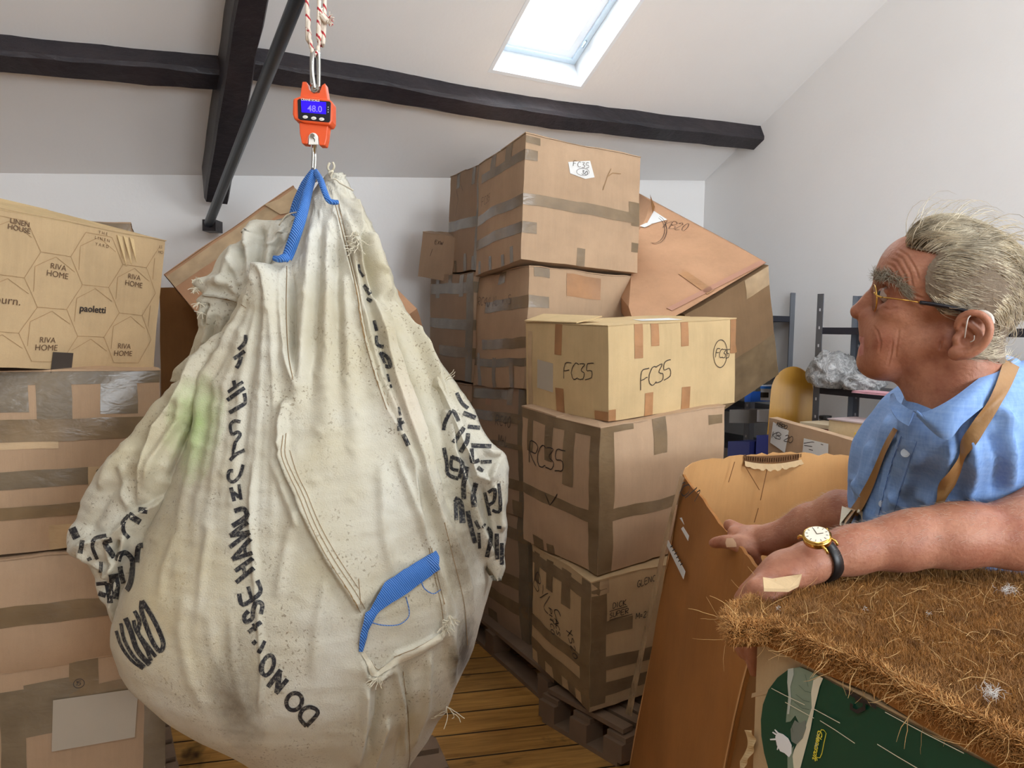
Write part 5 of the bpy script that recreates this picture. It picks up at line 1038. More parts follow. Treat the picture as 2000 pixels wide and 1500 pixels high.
# long shackle above
m = MB(); m.tube(catmull([sp(619, 181, .02), sp(614.5, 150, .018), sp(613.5, 120, .012), sp(614.5, 108, .004), sp(616, 106, -.006), sp(618, 120, -.014), sp(619.5, 150, -.012), sp(619, 178, -.01)], 6), .0042, 10)
m.tube(catmull([sp(609, 172, .0), sp(608.5, 120, .0), sp(611, 108, .0), sp(616, 105, .0), sp(622, 109, .0), sp(623, 140, .0), sp(622.5, 175, 0)], 6), .0040, 10); m.build('shackle', MT['chrome'], sc, True)
# hook
m = MB(); m.tube(catmull([sp(616, 268, .012), sp(618, 278, .012), sp(616, 288, .006), sp(615.5, 300, 0), sp(615, 320, 0), sp(613, 336, 0), sp(612, 344, .0), sp(615, 349, .002), sp(619, 344, .004), sp(619, 336, .006)], 6), [.0035]*6+[.0042]*50, 10) if False else m.tube(catmull([sp(616, 268, .012), sp(618, 278, .012), sp(616, 288, .006), sp(615.5, 300, 0), sp(615, 320, 0), sp(613, 336, 0), sp(612, 344, .0), sp(615, 349, .002), sp(619, 344, .004), sp(619, 336, .006)], 6), .0042, 10)
m.tube(catmull([sp(612, 276, 0), sp(612, 300, .004), sp(611, 328, .004)], 4), .003, 8); m.build('hook', MT['chrome'], sc, True)
# rope up to the ridge side of the ceiling
a = N('white_rope_red_fleck', .8, 0, srgb(226, 214, 200)); w_ = a.n('TexWave', wave_type='BANDS', bands_direction='DIAGONAL'); w_.inputs['Scale'].default_value = 20; w_.inputs['Distortion'].default_value = .5; a.l(a.coord((1, 1, 1)), w_.inputs[0])
k = a.mix(a.math('MULTIPLY', a.ramp(w_.outputs['Fac'], [(.86, BW(0)), (.92, BW(1))]), a.ramp(a.noise(70, 1), [(.35, BW(0)), (.45, BW(1))])), srgb(228, 216, 200), srgb(176, 44, 52)); a.col(k); a.bump(a.noise(120, 3), .4, .003)
topz = CORNER[2]+SLOPE*float((at(615, 0, SY)-CORNER)@G)-.02
def sptop(x): p = at(x, 0, SY); t = (topz-p[2]); return np.array([p[0]+(at(x, 0, SY)[0]-at(615, 105, SY)[0])*t*1.2, p[1], topz])-np.array(sc0)
m = MB(); r_ = .0046
def rope(pts):
    Pp = catmull(pts, 8); Pp = [p+np.array([.0012*math.sin(i*1.7), .0012*math.cos(i*1.7), 0]) for i, p in enumerate(Pp)]; m.tube(Pp, r_, 7)
rope([sptop(596), sp(599, 0), sp(602, 30), sp(606, 80, .004), sp(612, 108, .008), sp(616, 112, .004), sp(620, 106, .0), sp(625, 80), sp(631, 40), sp(634, 0), sptop(634)])
rope([sptop(628), sp(625, 0, .01), sp(628, 30, .01), sp(630, 45, .012), sp(638, 50, .014), sp(644, 54, .014)])
rp = m.build('rope', a.m, None, True); rp.location = sc0; meta(rp, 'white rope with red flecks looped through the shackle of the crane scale', 'rope')
m = MB(); r = random.Random(9)
for i in range(26):
    q = [sp(640, 50, .014)]; d = np.array([r.uniform(.2, 1), r.uniform(-.5, .5), r.uniform(-1, .3)])
    for k_ in range(4): q.append(q[-1]+d/np.linalg.norm(d)*.005); d = d+np.array([r.uniform(-.5, .5) for _ in range(3)])
    m.tube(q, .0012, 3)
m.tube([sp(632, 44, .014), sp(642, 56, .014)], .008, 8); m.build('frayed_rope_end', a.m, rp)
# ------------------------------------------------------------ signed-distance modelling helper
class Field:
    def __init__(s, lo, hi, h):
        s.lo, s.h = np.array(lo, float), h; s.n = [int(math.ceil((hi[i]-lo[i])/h))+1 for i in range(3)]
        s.ax = [s.lo[i]+np.arange(s.n[i])*h for i in range(3)]; s.f = np.full(s.n, .2, np.float32)
    def box(s, lo, hi, pad):
        sl = []
        for i in range(3):
            a_ = max(0, int((lo[i]-pad-s.lo[i])/s.h)); b_ = min(s.n[i], int((hi[i]+pad-s.lo[i])/s.h)+2)
            if b_ <= a_: return None, None
            sl.append(slice(a_, b_))
        X = np.meshgrid(*[s.ax[i][sl[i]].astype(np.float32) for i in range(3)], indexing='ij', sparse=True); return tuple(sl), X
    def put(s, sl, d, k, op):
        f = s.f[sl]
        if op == 'add':
            hh = np.clip(.5+.5*(f-d)/k, 0, 1) if k > 0 else (d < f)*1.; s.f[sl] = (f*(1-hh)+d*hh-(k*hh*(1-hh) if k > 0 else 0)).astype(np.float32)
        else:
            e = -d; hh = np.clip(.5-.5*(f-e)/k, 0, 1) if k > 0 else (e > f)*1.; s.f[sl] = (f*(1-hh)+e*hh+(k*hh*(1-hh) if k > 0 else 0)).astype(np.float32)
    def ell(s, c, r, k=.01, op='add', rot=None):
        c = np.array(c, float); r = np.array(r, float); R = max(r); sl, X = s.box(c-R, c+R, k*1.5+.006)
        if sl is None: return s
        d = [X[i]-c[i] for i in range(3)]
        if rot is not None: M3 = np.array(rot, float).T; d = [M3[i][0]*d[0]+M3[i][1]*d[1]+M3[i][2]*d[2] for i in range(3)]
        q0 = np.sqrt(sum((d[i]/r[i])**2 for i in range(3))); q1 = np.sqrt(sum((d[i]/(r[i]**2))**2 for i in range(3)))
        s.put(sl, q0*(q0-1)/(q1+1e-6), k, op); return s
    def cap(s, a_, b_, ra, rb=None, k=.01, op='add', flat=None):
        a_, b_ = np.array(a_, float), np.array(b_, float); rb = ra if rb is None else rb; R = max(ra, rb)
        sl, X = s.box(np.minimum(a_, b_)-R, np.maximum(a_, b_)+R, k*1.5+.006)
        if sl is None: return s
        v = b_-a_; L = v@v+1e-12; t = np.clip(sum((X[i]-a_[i])*v[i] for i in range(3))/L, 0, 1)
        e = [X[i]-a_[i]-t*v[i] for i in range(3)]
        if flat is not None: # squash: (direction, factor)
            n_, fct = np.array(flat[0], float), flat[1]; pr = sum(e[i]*n_[i] for i in range(3)); e = [e[i]+n_[i]*pr*(fct-1) for i in range(3)]
        s.put(sl, np.sqrt(sum(q*q for q in e))-(ra+(rb-ra)*t), k, op); return s
    def chain(s, pts, rs, k=.01, op='add', sub=1, flat=None):
        if sub > 1: P = catmull(pts, sub); rs = np.interp(np.linspace(0, len(pts)-1, len(P)), range(len(pts)), rs if hasattr(rs, '__len__') else [rs]*len(pts)); pts = P
        elif not hasattr(rs, '__len__'): rs = [rs]*len(pts)
        for i in range(len(pts)-1): s.cap(pts[i], pts[i+1], rs[i], rs[i+1], k, op, flat)
        return s
    def mesh(s):
        f = s.f; n = f.shape; ins = f < 0
        c = np.zeros([n[0]-1, n[1]-1, n[2]-1], np.int8)
        for i in (0, 1):
            for j in (0, 1):
                for k in (0, 1): c += ins[i:n[0]-1+i, j:n[1]-1+j, k:n[2]-1+k]
        act = (c > 0) & (c < 8); idx = np.argwhere(act); ids = np.full(act.shape, -1, np.int64); ids[act] = np.arange(len(idx))
        acc = np.zeros((len(idx), 3)); cnt = np.zeros(len(idx)); cor = [(i, j, k) for i in (0, 1) for j in (0, 1) for k in (0, 1)]
        g = {q: f[idx[:, 0]+q[0], idx[:, 1]+q[1], idx[:, 2]+q[2]] for q in cor}
        for a_ in cor:
            for ax in range(3):
                if a_[ax] == 0:
                    b_ = list(a_); b_[ax] = 1; b_ = tuple(b_); fa, fb = g[a_], g[b_]; m = (fa < 0) != (fb < 0); t = np.where(m, fa/(fa-fb+1e-12), 0)
                    p = np.array(a_, float)[None]+np.zeros((len(idx), 3)); p[:, ax] = t; acc[m] += p[m]; cnt[m] += 1
        V = s.lo+(idx+acc/cnt[:, None])*s.h; Fs = []
        for ax in range(3):
            o = [1, 2, 0][ax], [2, 0, 1][ax]
            sl0 = [slice(None)]*3; sl1 = [slice(None)]*3; sl0[ax] = slice(0, n[ax]-1); sl1[ax] = slice(1, n[ax]); a0, a1 = ins[tuple(sl0)], ins[tuple(sl1)]
            e = np.argwhere(a0 != a1); e = e[(e[:, o[0]] > 0) & (e[:, o[1]] > 0) & (e[:, o[0]] < n[o[0]]-1) & (e[:, o[1]] < n[o[1]]-1)]
            if not len(e): continue
            def cell(d0, d1):
                q = e.copy(); q[:, o[0]] -= d0; q[:, o[1]] -= d1; return ids[q[:, 0], q[:, 1], q[:, 2]]
            q = np.stack([cell(1, 1), cell(0, 1), cell(0, 0), cell(1, 0)], 1); fl = a0[e[:, 0], e[:, 1], e[:, 2]]; q[~fl] = q[~fl][:, ::-1]; Fs.append(q)
        return V, np.vstack(Fs)
def relax(V, F, it=2, lam=.5):
    for _ in range(it):
        A_ = np.zeros_like(V); c = np.zeros(len(V))
        for k in range(4): np.add.at(A_, F[:, k], V[F[:, (k+1) % 4]]+V[F[:, (k+3) % 4]]); np.add.at(c, F[:, k], 2)
        V = V+lam*(A_/np.maximum(c, 1)[:, None]-V)
    return V
# ------------------------------------------------------------ skin and cloth materials
a = N('weathered_skin', .5, 0, srgb(186, 128, 100), .4); n1 = a.noise(16, 5, .65); n2 = a.noise(90, 4, .6); n3 = a.noise(240, 2)
k = a.mix(a.ramp(n1, [(.32, BW(0)), (.72, BW(1))]), srgb(184, 130, 102), srgb(146, 86, 64)); k = a.mix(a.math('MULTIPLY', a.ramp(n2, [(.52, BW(0)), (.72, BW(1))]), .3), k, srgb(130, 76, 58))
a.col(k); a.b.inputs['Subsurface Weight'].default_value = .12; a.b.inputs['Subsurface Radius'].default_value = (.012, .004, .002); a.b.inputs['Subsurface Scale'].default_value = .5
a.bump(a.mix(.5, n2, n3), .45, .0025); MT['skin'] = a.m
a = N('blue_chambray_linen', .75, 0, srgb(98, 142, 206), .3); t1 = a.noise(30, 3, .6, a.coord((1, 1, 9))); t2 = a.noise(30, 3, .6, a.coord((9, 9, 1))); t3 = a.noise(5, 4)
k = a.mix(a.math('ADD', a.math('MULTIPLY', t1, .5), a.math('MULTIPLY', t2, .5)), srgb(74, 118, 190), srgb(166, 196, 234)); k = a.mix(a.math('MULTIPLY', t3, .3), k, srgb(110, 152, 214)); a.col(k); a.bump(a.mix(.5, t1, t2), .2, .003); MT['shirt'] = a.m
MT['leather'] = simple('tan_leather_strap', srgb(152, 112, 66), .5, 0, .12, 40, .2); MT['gold'] = simple('gold_metal', srgb(214, 170, 90), .22, 1.0)
# ------------------------------------------------------------ head, drawn in its own frame (a: right in the photo, b: up, c: towards the viewer)
HY = 1.08; HS = HY/FPX
HO = at(1850, 600, HY)
EC = -ray(1850, 600)/np.linalg.norm(ray(1850, 600))      # towards the viewer
EA = np.cross(np.array([0, 0, 1.]), EC); EA /= np.linalg.norm(EA); EB = np.cross(EC, EA)
def hp(x, y, c=0.): return np.array([(x-1850)*HS, (600-y)*HS, c])
def hw(p):
    p = np.asarray(p, float); sh = p.shape; p = p.reshape(-1, 3); X = 1850+p[:, 0]/HS; Y = 600-p[:, 1]/HS; c = np.abs(p[:, 2])
    d = F_[None]+R_[None]*((X-1000)/FPX)[:, None]-U_[None]*((Y-750)/FPX)[:, None]
    t = ((HO-CAM)@EC+c)/(d@EC); P = CAM+d*t[:, None]; P = np.where((p[:, 2] < 0)[:, None], P-2*c[:, None]*EC[None], P)
    return P.reshape(sh)
Hd = Field((-.15, -.20, -.095), (.135, .125, .10), .00165)
rot2 = lambda deg: np.array([[math.cos(math.radians(deg)), -math.sin(math.radians(deg)), 0], [math.sin(math.radians(deg)), math.cos(math.radians(deg)), 0], [0, 0, 1]])
Hd.ell(hp(1868, 560), (.100, .077, .076), .01, rot=rot2(-6))                 # skull
Hd.ell(hp(1790, 545), (.058, .062, .062), .02)                               # forehead
Hd.ell(hp(1770, 625), (.046, .058, .050), .02)                               # mid face
Hd.ell(hp(1800, 670), (.070, .048, .050), .02, rot=rot2(12))                 # jaw
Hd.cap(hp(1722, 700, .0), hp(1850, 672, .048), .022, .020, .02); Hd.cap(hp(1722, 700, 0), hp(1850, 672, -.048), .022, .020, .02)
Hd.ell(hp(1702, 706), (.021, .020, .024), .014)                              # chin
Hd.ell(hp(1735, 715), (.03, .016, .03), .014)
for sg in (1, -1):
    Hd.ell(hp(1748, 612, .036*sg), (.026, .020, .020), .012)                  # cheekbone
    Hd.ell(hp(1738, 655, .030*sg), (.022, .024, .018), .012)                  # cheek
    Hd.cap(hp(1722, 540, .010*sg), hp(1748, 545, .040*sg), .0095, .010, .012) # brow ridge
    Hd.ell(hp(1724, 574, .031*sg), (.015, .013, .013), .010, 'sub')           # socket
    Hd.ell(hp(1737, 575, .030*sg), (.0125, .0125, .0125), .001)               # eyeball
    Hd.chain([hp(1722, 570, .022*sg), hp(1722, 569, .030*sg), hp(1734, 570, .041*sg)], .0036, .003)   # upper lid
    Hd.chain([hp(1722, 581, .022*sg), hp(1724, 582, .030*sg), hp(1735, 580, .040*sg)], .0028, .003)
    Hd.chain([hp(1728, 594, .020*sg), hp(1738, 601, .032*sg), hp(1756, 594, .044*sg)], .0042, .005)     # bag under the eye
    Hd.chain([hp(1728, 590, .024*sg), hp(1742, 591, .036*sg)], .0018, .003, 'sub')
Hd.cap(hp(1720, 556), hp(1694, 588), .0085, .0078, .008); Hd.cap(hp(1698, 584), hp(1675, 608), .0085, .0100, .006)   # nose
Hd.ell(hp(1673.5, 610), (.0085, .0085, .0105), .004)
for sg in (1, -1):
    Hd.ell(hp(1693, 619, .012*sg), (.0105, .0085, .0065), .004); Hd.cap(hp(1683, 628, .006*sg), hp(1689, 628, .007*sg), .0022, .002, .003, 'sub')
Hd.ell(hp(1698, 636), (.012, .012, .016), .010); Hd.cap(hp(1714, 578), hp(1694, 606), .0095, .0105, .010); Hd.ell(hp(1703, 622), (.013, .011, .019), .010); Hd.ell(hp(1706, 645), (.020, .022, .026), .010)                              # muzzle
Hd.cap(hp(1688, 661, -.011), hp(1688, 661, .011), .0068, None, .004); Hd.cap(hp(1700, 666, -.022), hp(1700, 666, .022), .006, None, .006)
Hd.cap(hp(1688, 685, -.011), hp(1688, 685, .011), .0082, None, .004); Hd.cap(hp(1701, 687, -.019), hp(1701, 687, .019), .0075, None, .006)
Hd.chain([hp(1680, 673, -.004), hp(1680, 673, .004), hp(1690, 674, .015), hp(1701, 678, .024), hp(1710, 683, .031)], [.0036, .0036, .0032, .0030, .0024], .0015, 'sub')
Hd.chain([hp(1680, 673, .004), hp(1680, 673, -.004), hp(1690, 674, -.015), hp(1701, 678, -.024), hp(1710, 683, -.031)], [.0036, .0036, .0032, .0030, .0024], .0015, 'sub')
Hd.cap(hp(1689, 697, -.012), hp(1689, 697, .012), .0035, None, .005, 'sub')
for sg in (1, -1):
    Hd.chain([hp(1700, 628, .020*sg), hp(1712, 648, .032*sg), hp(1718, 668, .036*sg), hp(1716, 690, .034*sg)], .0020, .006, 'sub', 3)
    Hd.ell(hp(1722, 668, .020*sg), (.022, .030, .026), .018); Hd.ell(hp(1724, 700, .018*sg), (.020, .020, .022), .018)
    Hd.chain([hp(1845, 625, .068*sg), hp(1840, 650, .067*sg), hp(1836, 680, .062*sg)], .0016, .005, 'sub', 3)
# forehead wrinkles curving over the brow
FW = [[(1703, 634), (1714, 648), (1720, 668), (1717, 690)], [(1743, 664), (1740, 690), (1733, 718)], [(1722, 600), (1738, 606), (1755, 600)], [(1775, 575), (1790, 578), (1806, 584)], [(1776, 583), (1790, 590), (1804, 600)], [(1756, 640), (1752, 670), (1748, 700)], [(1738, 505), (1752, 512), (1768, 540), (1772, 570)], [(1745, 495), (1762, 505), (1778, 535), (1784, 565)], [(1732, 515), (1746, 522), (1758, 545)], [(1752, 486), (1772, 498), (1788, 525), (1796, 550)], [(1729, 524), (1740, 530), (1748, 545)]]
# neck and throat
Hd.chain([hp(1880, 640), hp(1880, 720), hp(1872, 780), hp(1874, 802)], [.056, .054, .054, .052], .02, flat=None); Hd.chain([hp(1812, 690), hp(1826, 745), hp(1838, 800)], [.038, .036, .036], .022)
Hd.cap(hp(1762, 716), hp(1800, 778), .014, .014, .02)
# near and far ear
for sg in (1, -1):
    cz = .074*sg; rt = rot2(-24)
    Hd.ell(hp(1895, 655, cz), (.021, .034, .0085), .004, rot=rt)
    hel = [hp(1868, 640, cz+.004*sg), hp(1876, 622, cz+.010*sg), hp(1896, 613, cz+.014*sg), hp(1918, 617, cz+.017*sg), hp(1932, 634, cz+.018*sg), hp(1930, 658, cz+.016*sg), hp(1915, 678, cz+.012*sg), hp(1893, 690, cz+.008*sg), hp(1872, 692, cz+.005*sg)]
    Hd.chain(hel, [.004, .005, .0055, .0055, .0058, .0058, .006, .0072, .0075], .003, 'add', 3)
    Hd.ell(hp(1866, 690, cz+.003*sg), (.011, .0105, .006), .005)
    Hd.ell(hp(1896, 648, cz+.015*sg), (.0165, .0225, .0105), .003, 'sub', rot=rt)
    Hd.ell(hp(1886, 664, cz+.012*sg), (.0125, .0095, .0105), .002, 'sub')
    Hd.chain([hp(1886, 630, cz+.006*sg), hp(1902, 640, cz+.007*sg), hp(1914, 655, cz+.007*sg), hp(1905, 672, cz+.006*sg)], .0042, .004, 'add', 3)
    Hd.ell(hp(1868, 664, cz+.002*sg), (.0065, .0075, .0065), .004)
Vh, Fh = Hd.mesh(); Vh = relax(Vh, Fh, 2, .45)
# shallow wrinkles pressed into the surface
pxh = 1850+Vh[:, 0]/HS; pyh = 600-Vh[:, 1]/HS; dsp = np.zeros(len(Vh))
for ln in FW:
    d, s_, t = polydist(pxh, pyh, ln); dsp += -.0013*np.exp(-(d/2.2)**2)*win(t)+.0006*np.exp(-((d-4)/2.2)**2)*win(t)
cen = np.array([hp(1850, 590)[0], hp(1850, 590)[1], 0]); dirn = Vh-cen; dirn /= np.linalg.norm(dirn, axis=1, keepdims=True); Vh = Vh+dirn*dsp[:, None]
Vh_l = Vh.copy(); Vh = hw(Vh)
# ------------------------------------------------------------ arms and hands (world space)
def arm_field(lo, hi, h): return Field(lo, hi, h)
AF = Field((.24, .86, .98), (1.02, 1.22, 1.56), .0032)
wrist = at(1582, 1098, 1.02); elbow = at(1985, 1044, 1.035); shoulder = np.array([.87, 1.08, 1.46])
AF.chain([at(1528, 1122, 1.015), wrist, at(1660, 1076, 1.03), at(1760, 1060, 1.035), at(1860, 1048, 1.035), elbow, np.array([.76, 1.045, 1.33]), np.array([.82, 1.06, 1.40]), shoulder], [.026, .0245, .029, .035, .040, .044, .047, .052, .055], .02, flat=None)
AF.chain([at(1640, 1060, 1.02), at(1790, 1032, 1.03), at(1900, 1020, 1.03)], [.012, .020, .024], .02)
knk = [at(1476, 1150, .985), at(1462, 1160, 1.0), at(1454, 1172, 1.02), at(1452, 1186, 1.04)]
hb = at(1535, 1118, 1.02)
for q in knk: AF.cap(hb, q, .021, .0125, .016)
AF.cap(at(1545, 1125, 1.03), at(1478, 1165, 1.01), .024, .019, .016)
fing = [[knk[0], at(1466, 1205, .975), at(1470, 1260, .985), at(1472, 1312, .99)], [knk[1], at(1452, 1215, .99), at(1456, 1262, 1.0), at(1468, 1290, 1.0)], [knk[2], at(1443, 1218, 1.01), at(1444, 1252, 1.015), at(1452, 1278, 1.015)], [knk[3], at(1440, 1222, 1.03), at(1440, 1245, 1.035), at(1446, 1262, 1.035)]]
for f_, r_ in zip(fing, (.0090, .0095, .0090, .0080)): AF.chain(f_, [r_*1.15, r_*1.05, r_, r_*.78], .004, sub=3)
for i, q in enumerate(knk): AF.ell(q, (.0115, .0115, .0105), .008)
AF.chain([at(1530, 1140, .99), at(1500, 1165, .965), at(1492, 1205, .955)], [.014, .0115, .009], .008, sub=3)
Va, Fa = AF.mesh(); Va = relax(Va, Fa, 2)
BF = Field((.34, 1.22, .98), (.80, 1.72, 1.47), .0032)
rw = at(1500, 1055, 1.53); re = np.array([.675, 1.41, 1.215]); rsh = np.array([.675, 1.30, 1.40])
BF.chain([at(1478, 1052, 1.56), rw, at(1580, 1020, 1.49), at(1640, 1000, 1.45), re, np.array([.675, 1.37, 1.30]), rsh], [.026, .0265, .033, .038, .043, .046, .05], .02)
rk = [at(1425, 1026, 1.60), at(1433, 1040, 1.57), at(1443, 1056, 1.54), at(1452, 1072, 1.515)]
for q in rk: BF.cap(at(1480, 1055, 1.555), q, .022, .0115, .014)
for q in rk: BF.ell(q, (.012, .012, .011), .006)
for i, q in enumerate(rk):
    tip = q+np.array([.034, .012, -.045+.004*i]); BF.chain([q, q+np.array([.016, -.002, -.006]), q+np.array([.030, .006, -.026]), tip], [.0108, .0098, .0090, .0070], .004, sub=3)
BF.chain([at(1470, 1070, 1.53), at(1440, 1062, 1.53), at(1415, 1058, 1.56), at(1392, 1061, 1.585)], [.018, .0135, .0115, .0085], .008, sub=3)
Vb, Fb = BF.mesh(); Vb = relax(Vb, Fb, 2)
# hidden lower body skin is covered by clothes; the ankles and feet stand in shoes
person_o = np.array([.80, 1.27, 0.])
Vall = np.vstack([Vh, Va, Vb])-person_o; Fall = np.vstack([Fh, Fa+len(Vh), Fb+len(Vh)+len(Va)])
fc_ = Vh_l[Fh].mean(1); fx_, fy_ = 1850+fc_[:, 0]/HS, 600-fc_[:, 1]/HS
lipm = ((fx_ < 1708) & (fx_ > 1676) & (np.abs(fc_[:, 2]) < .028) & (((fy_ > 657+(fx_-1680)*.35) & (fy_ < 695-(fx_-1680)*.3)))).astype(int); lipm = np.concatenate([lipm, np.zeros(len(Fa)+len(Fb), int)])
person = mobj('person', Vall, Fall, MT['skin'], None, True, None, [MT['skin'], simple('pink_lips', srgb(176, 112, 104), .42, 0, .08, 60, .2)], lipm); person.location = person_o
meta(person, 'elderly person in blue shirt and tan braces looking up at the hanging bag', 'person')
def pp(o): o.parent = person; o.matrix_parent_inverse = Matrix.Translation(-Vector(person_o)); return o
HB = BVHTree.FromPolygons([tuple(v) for v in Vh.tolist()], Fh.tolist())
# eye, glasses, hearing aid
a = N('eye_white', .12, 0, srgb(176, 156, 146)); MT['eye'] = a.m
def sph(mb, c, r, n=12, sc=(1, 1, 1)): mb.grid([[np.array(c)+np.array([sc[0]*math.sin(t)*math.cos(p), sc[1]*math.sin(t)*math.sin(p), sc[2]*math.cos(t)])*r for p in np.linspace(0, 2*PI, 2*n, endpoint=False)] for t in np.linspace(.01, PI-.01, n)], True)
for sg in (1, -1):
    m = MB(); sph(m, hw(hp(1736.6, 575.3, .0303*sg)), .0126, 16); e_ = pp(m.build('eye', MT['eye'], None, True)); m = MB(); sph(m, hw(hp(1721.5, 573, .0305*sg)), .0052, 10); i_ = m.build('iris', simple('grey_blue_iris', srgb(60, 62, 66), .1), None, True); i_.parent = e_; 
gl = MB()
def loop(mb, cx_, cy_, cz_, ry, rz, tilt, r, n=28):
    P = []
    for t in np.linspace(0, 2*PI, n+1): P.append(hw(hp(cx_, cy_)+np.array([tilt*math.cos(t)*rz+.0*ry, math.sin(t)*ry, 0])+np.array([0, 0, cz_+math.cos(t)*rz])))
    mb.tube(P, r, 6, False); return P
Pn = loop(gl, 1708, 582, .031, .0185, .0235, .14, .0012); Pf = loop(gl, 1706, 578, -.031, .0185, .0235, -.14, .0011)
gl.tube(catmull([hw(hp(1702, 574, .009)), hw(hp(1697, 571, 0)), hw(hp(1700, 573, -.009))], 4), .0011, 6)
gl.tube(catmull([hw(hp(1708, 572, .054)), hw(hp(1713, 577, .060)), hw(hp(1722, 581, .064))], 4), .0014, 6); gl.tube(catmull([hw(hp(1703, 572, -.054)), hw(hp(1712, 577, -.062)), hw(hp(1800, 591, -.074))], 4), .0011, 6)
gl.tube([hw(hp(1718, 580, .0635)), hw(hp(1760, 585, .068)), hw(hp(1799, 591, .0735))], .0010, 6)
glo = pp(gl.build('eyeglasses', MT['gold'], None, True)); m = MB(); m.tube(catmull([hw(hp(1797, 590.5, .0735)), hw(hp(1840, 597, .078)), hw(hp(1872, 604, .080)), hw(hp(1902, 614, .078)), hw(hp(1920, 630, .074))], 5), [.0014]+[.0024]*30, 8) if False else m.tube(catmull([hw(hp(1797, 590.5, .0735)), hw(hp(1840, 597, .078)), hw(hp(1872, 604, .080)), hw(hp(1902, 614, .078)), hw(hp(1920, 630, .074))], 5), .0027, 8)
o = m.build('temple_tip', MT['blackp'], None, True); o.parent = glo
g = N('spectacle_lens', .02, 0, (1, 1, 1)); g.b.inputs['Transmission Weight'].default_value = 1; g.b.inputs['IOR'].default_value = 1.08; m = MB()
for P in (Pn, Pf): m.f.append(tuple(range(len(m.v), len(m.v)+28))); m.v += [tuple(p) for p in P[:-1]]
for P in (Pn, Pf):
    m2 = MB(); v, f = prism(P[:-1], -EA*.0012); m2.add(v, f); o = m2.build('lens', g.m, None); o.parent = glo
m = MB(); m.tube(catmull([hw(hp(1905, 612, .082)), hw(hp(1920, 610, .086)), hw(hp(1934, 618, .086)), hw(hp(1938, 632, .084))], 5), .0034, 8); m.tube(catmull([hw(hp(1906, 612, .083)), hw(hp(1892, 620, .096)), hw(hp(1887, 640, .097)), hw(hp(1884, 660, .088))], 5), .0008, 6); m.tube(catmull([hw(hp(1895, 668, .086)), hw(hp(1902, 664, .088)), hw(hp(1903, 655, .088))], 5), .0007, 6)
pp(m.build('hearing_aid', simple('clear_grey_plastic', srgb(196, 186, 176), .2), None, True))
# hair: locks combed back over the crown, sides, nape; brows
def hairline_ok(x, y):
    # region of the head in photo coordinates that carries hair
    if y < 470+(1-min(1, max(0, (x-1765)/90)))*8 and x > 1765: pass
    top = np.interp(x, [1762, 1775, 1800, 1830, 1845, 1870], [478, 486, 492, 498, 520, 560]) if x < 1870 else 700
    side = x > np.interp(y, [480, 500, 520, 545, 570, 600, 622], [1845, 1832, 1815, 1808, 1810, 1828, 1846]) and y < 622
    behind = x > 1912 and y < np.interp(x, [1912, 1930, 1990, 2030], [640, 700, 715, 690])
    above = y < top and x > 1768
    return above or (side and y < 612) or behind
rh = np.random.RandomState(4); cap_v = []
Vc, Fc = [], []; seg = 7
lens_mesh = Vh; ctr = 0
def strand(p, dirs, L, r0, tones):
    pts = [p]; d = dirs[0]
    for i in range(seg-1):
        t = i/(seg-1); dd = dirs[0]*(1-t)+dirs[1]*t+dirs[2]; dd = dd/np.linalg.norm(dd); pts.append(pts[-1]+dd*L/(seg-1))
    pts = np.array(pts); k0 = sum(len(v) for v in Vc)
    t = np.gradient(pts, axis=0); t /= np.linalg.norm(t, axis=1, keepdims=True); vw = CAM-pts; s1 = np.cross(t, vw); s1 /= np.linalg.norm(s1, axis=1, keepdims=True); s2 = np.cross(s1, t)
    rr_ = r0*(1-np.linspace(0, 1, seg)**2*.75)[:, None]; ring = np.stack([pts+s1*rr_, pts-s1*.5*rr_+s2*.87*rr_, pts-s1*.5*rr_-s2*.87*rr_], 1).reshape(-1, 3)
    Vc.append(ring)
    for i in range(seg-1):
        for j in range(3): Fc.append((k0+i*3+j, k0+i*3+(j+1) % 3, k0+(i+1)*3+(j+1) % 3, k0+(i+1)*3+j))
X_, Y_ = 1850+Vh_l[:, 0]/HS, 600-Vh_l[:, 1]/HS
ok_ = np.array([x > 1762 and y < 716 and hairline_ok(x, y) and not (abs(z) > .064 and 1856 < x < 1944 and y > 604) for x, y, z in zip(X_, Y_, Vh_l[:, 2])])
cand_ = np.where(ok_)[0]; wgt = np.where(Vh_l[cand_, 2] < -.02, .35, 1.)*np.where(Y_[cand_] < 505, 1.7, 1.); cand_ = rh.choice(cand_, 8200, p=wgt/wgt.sum())
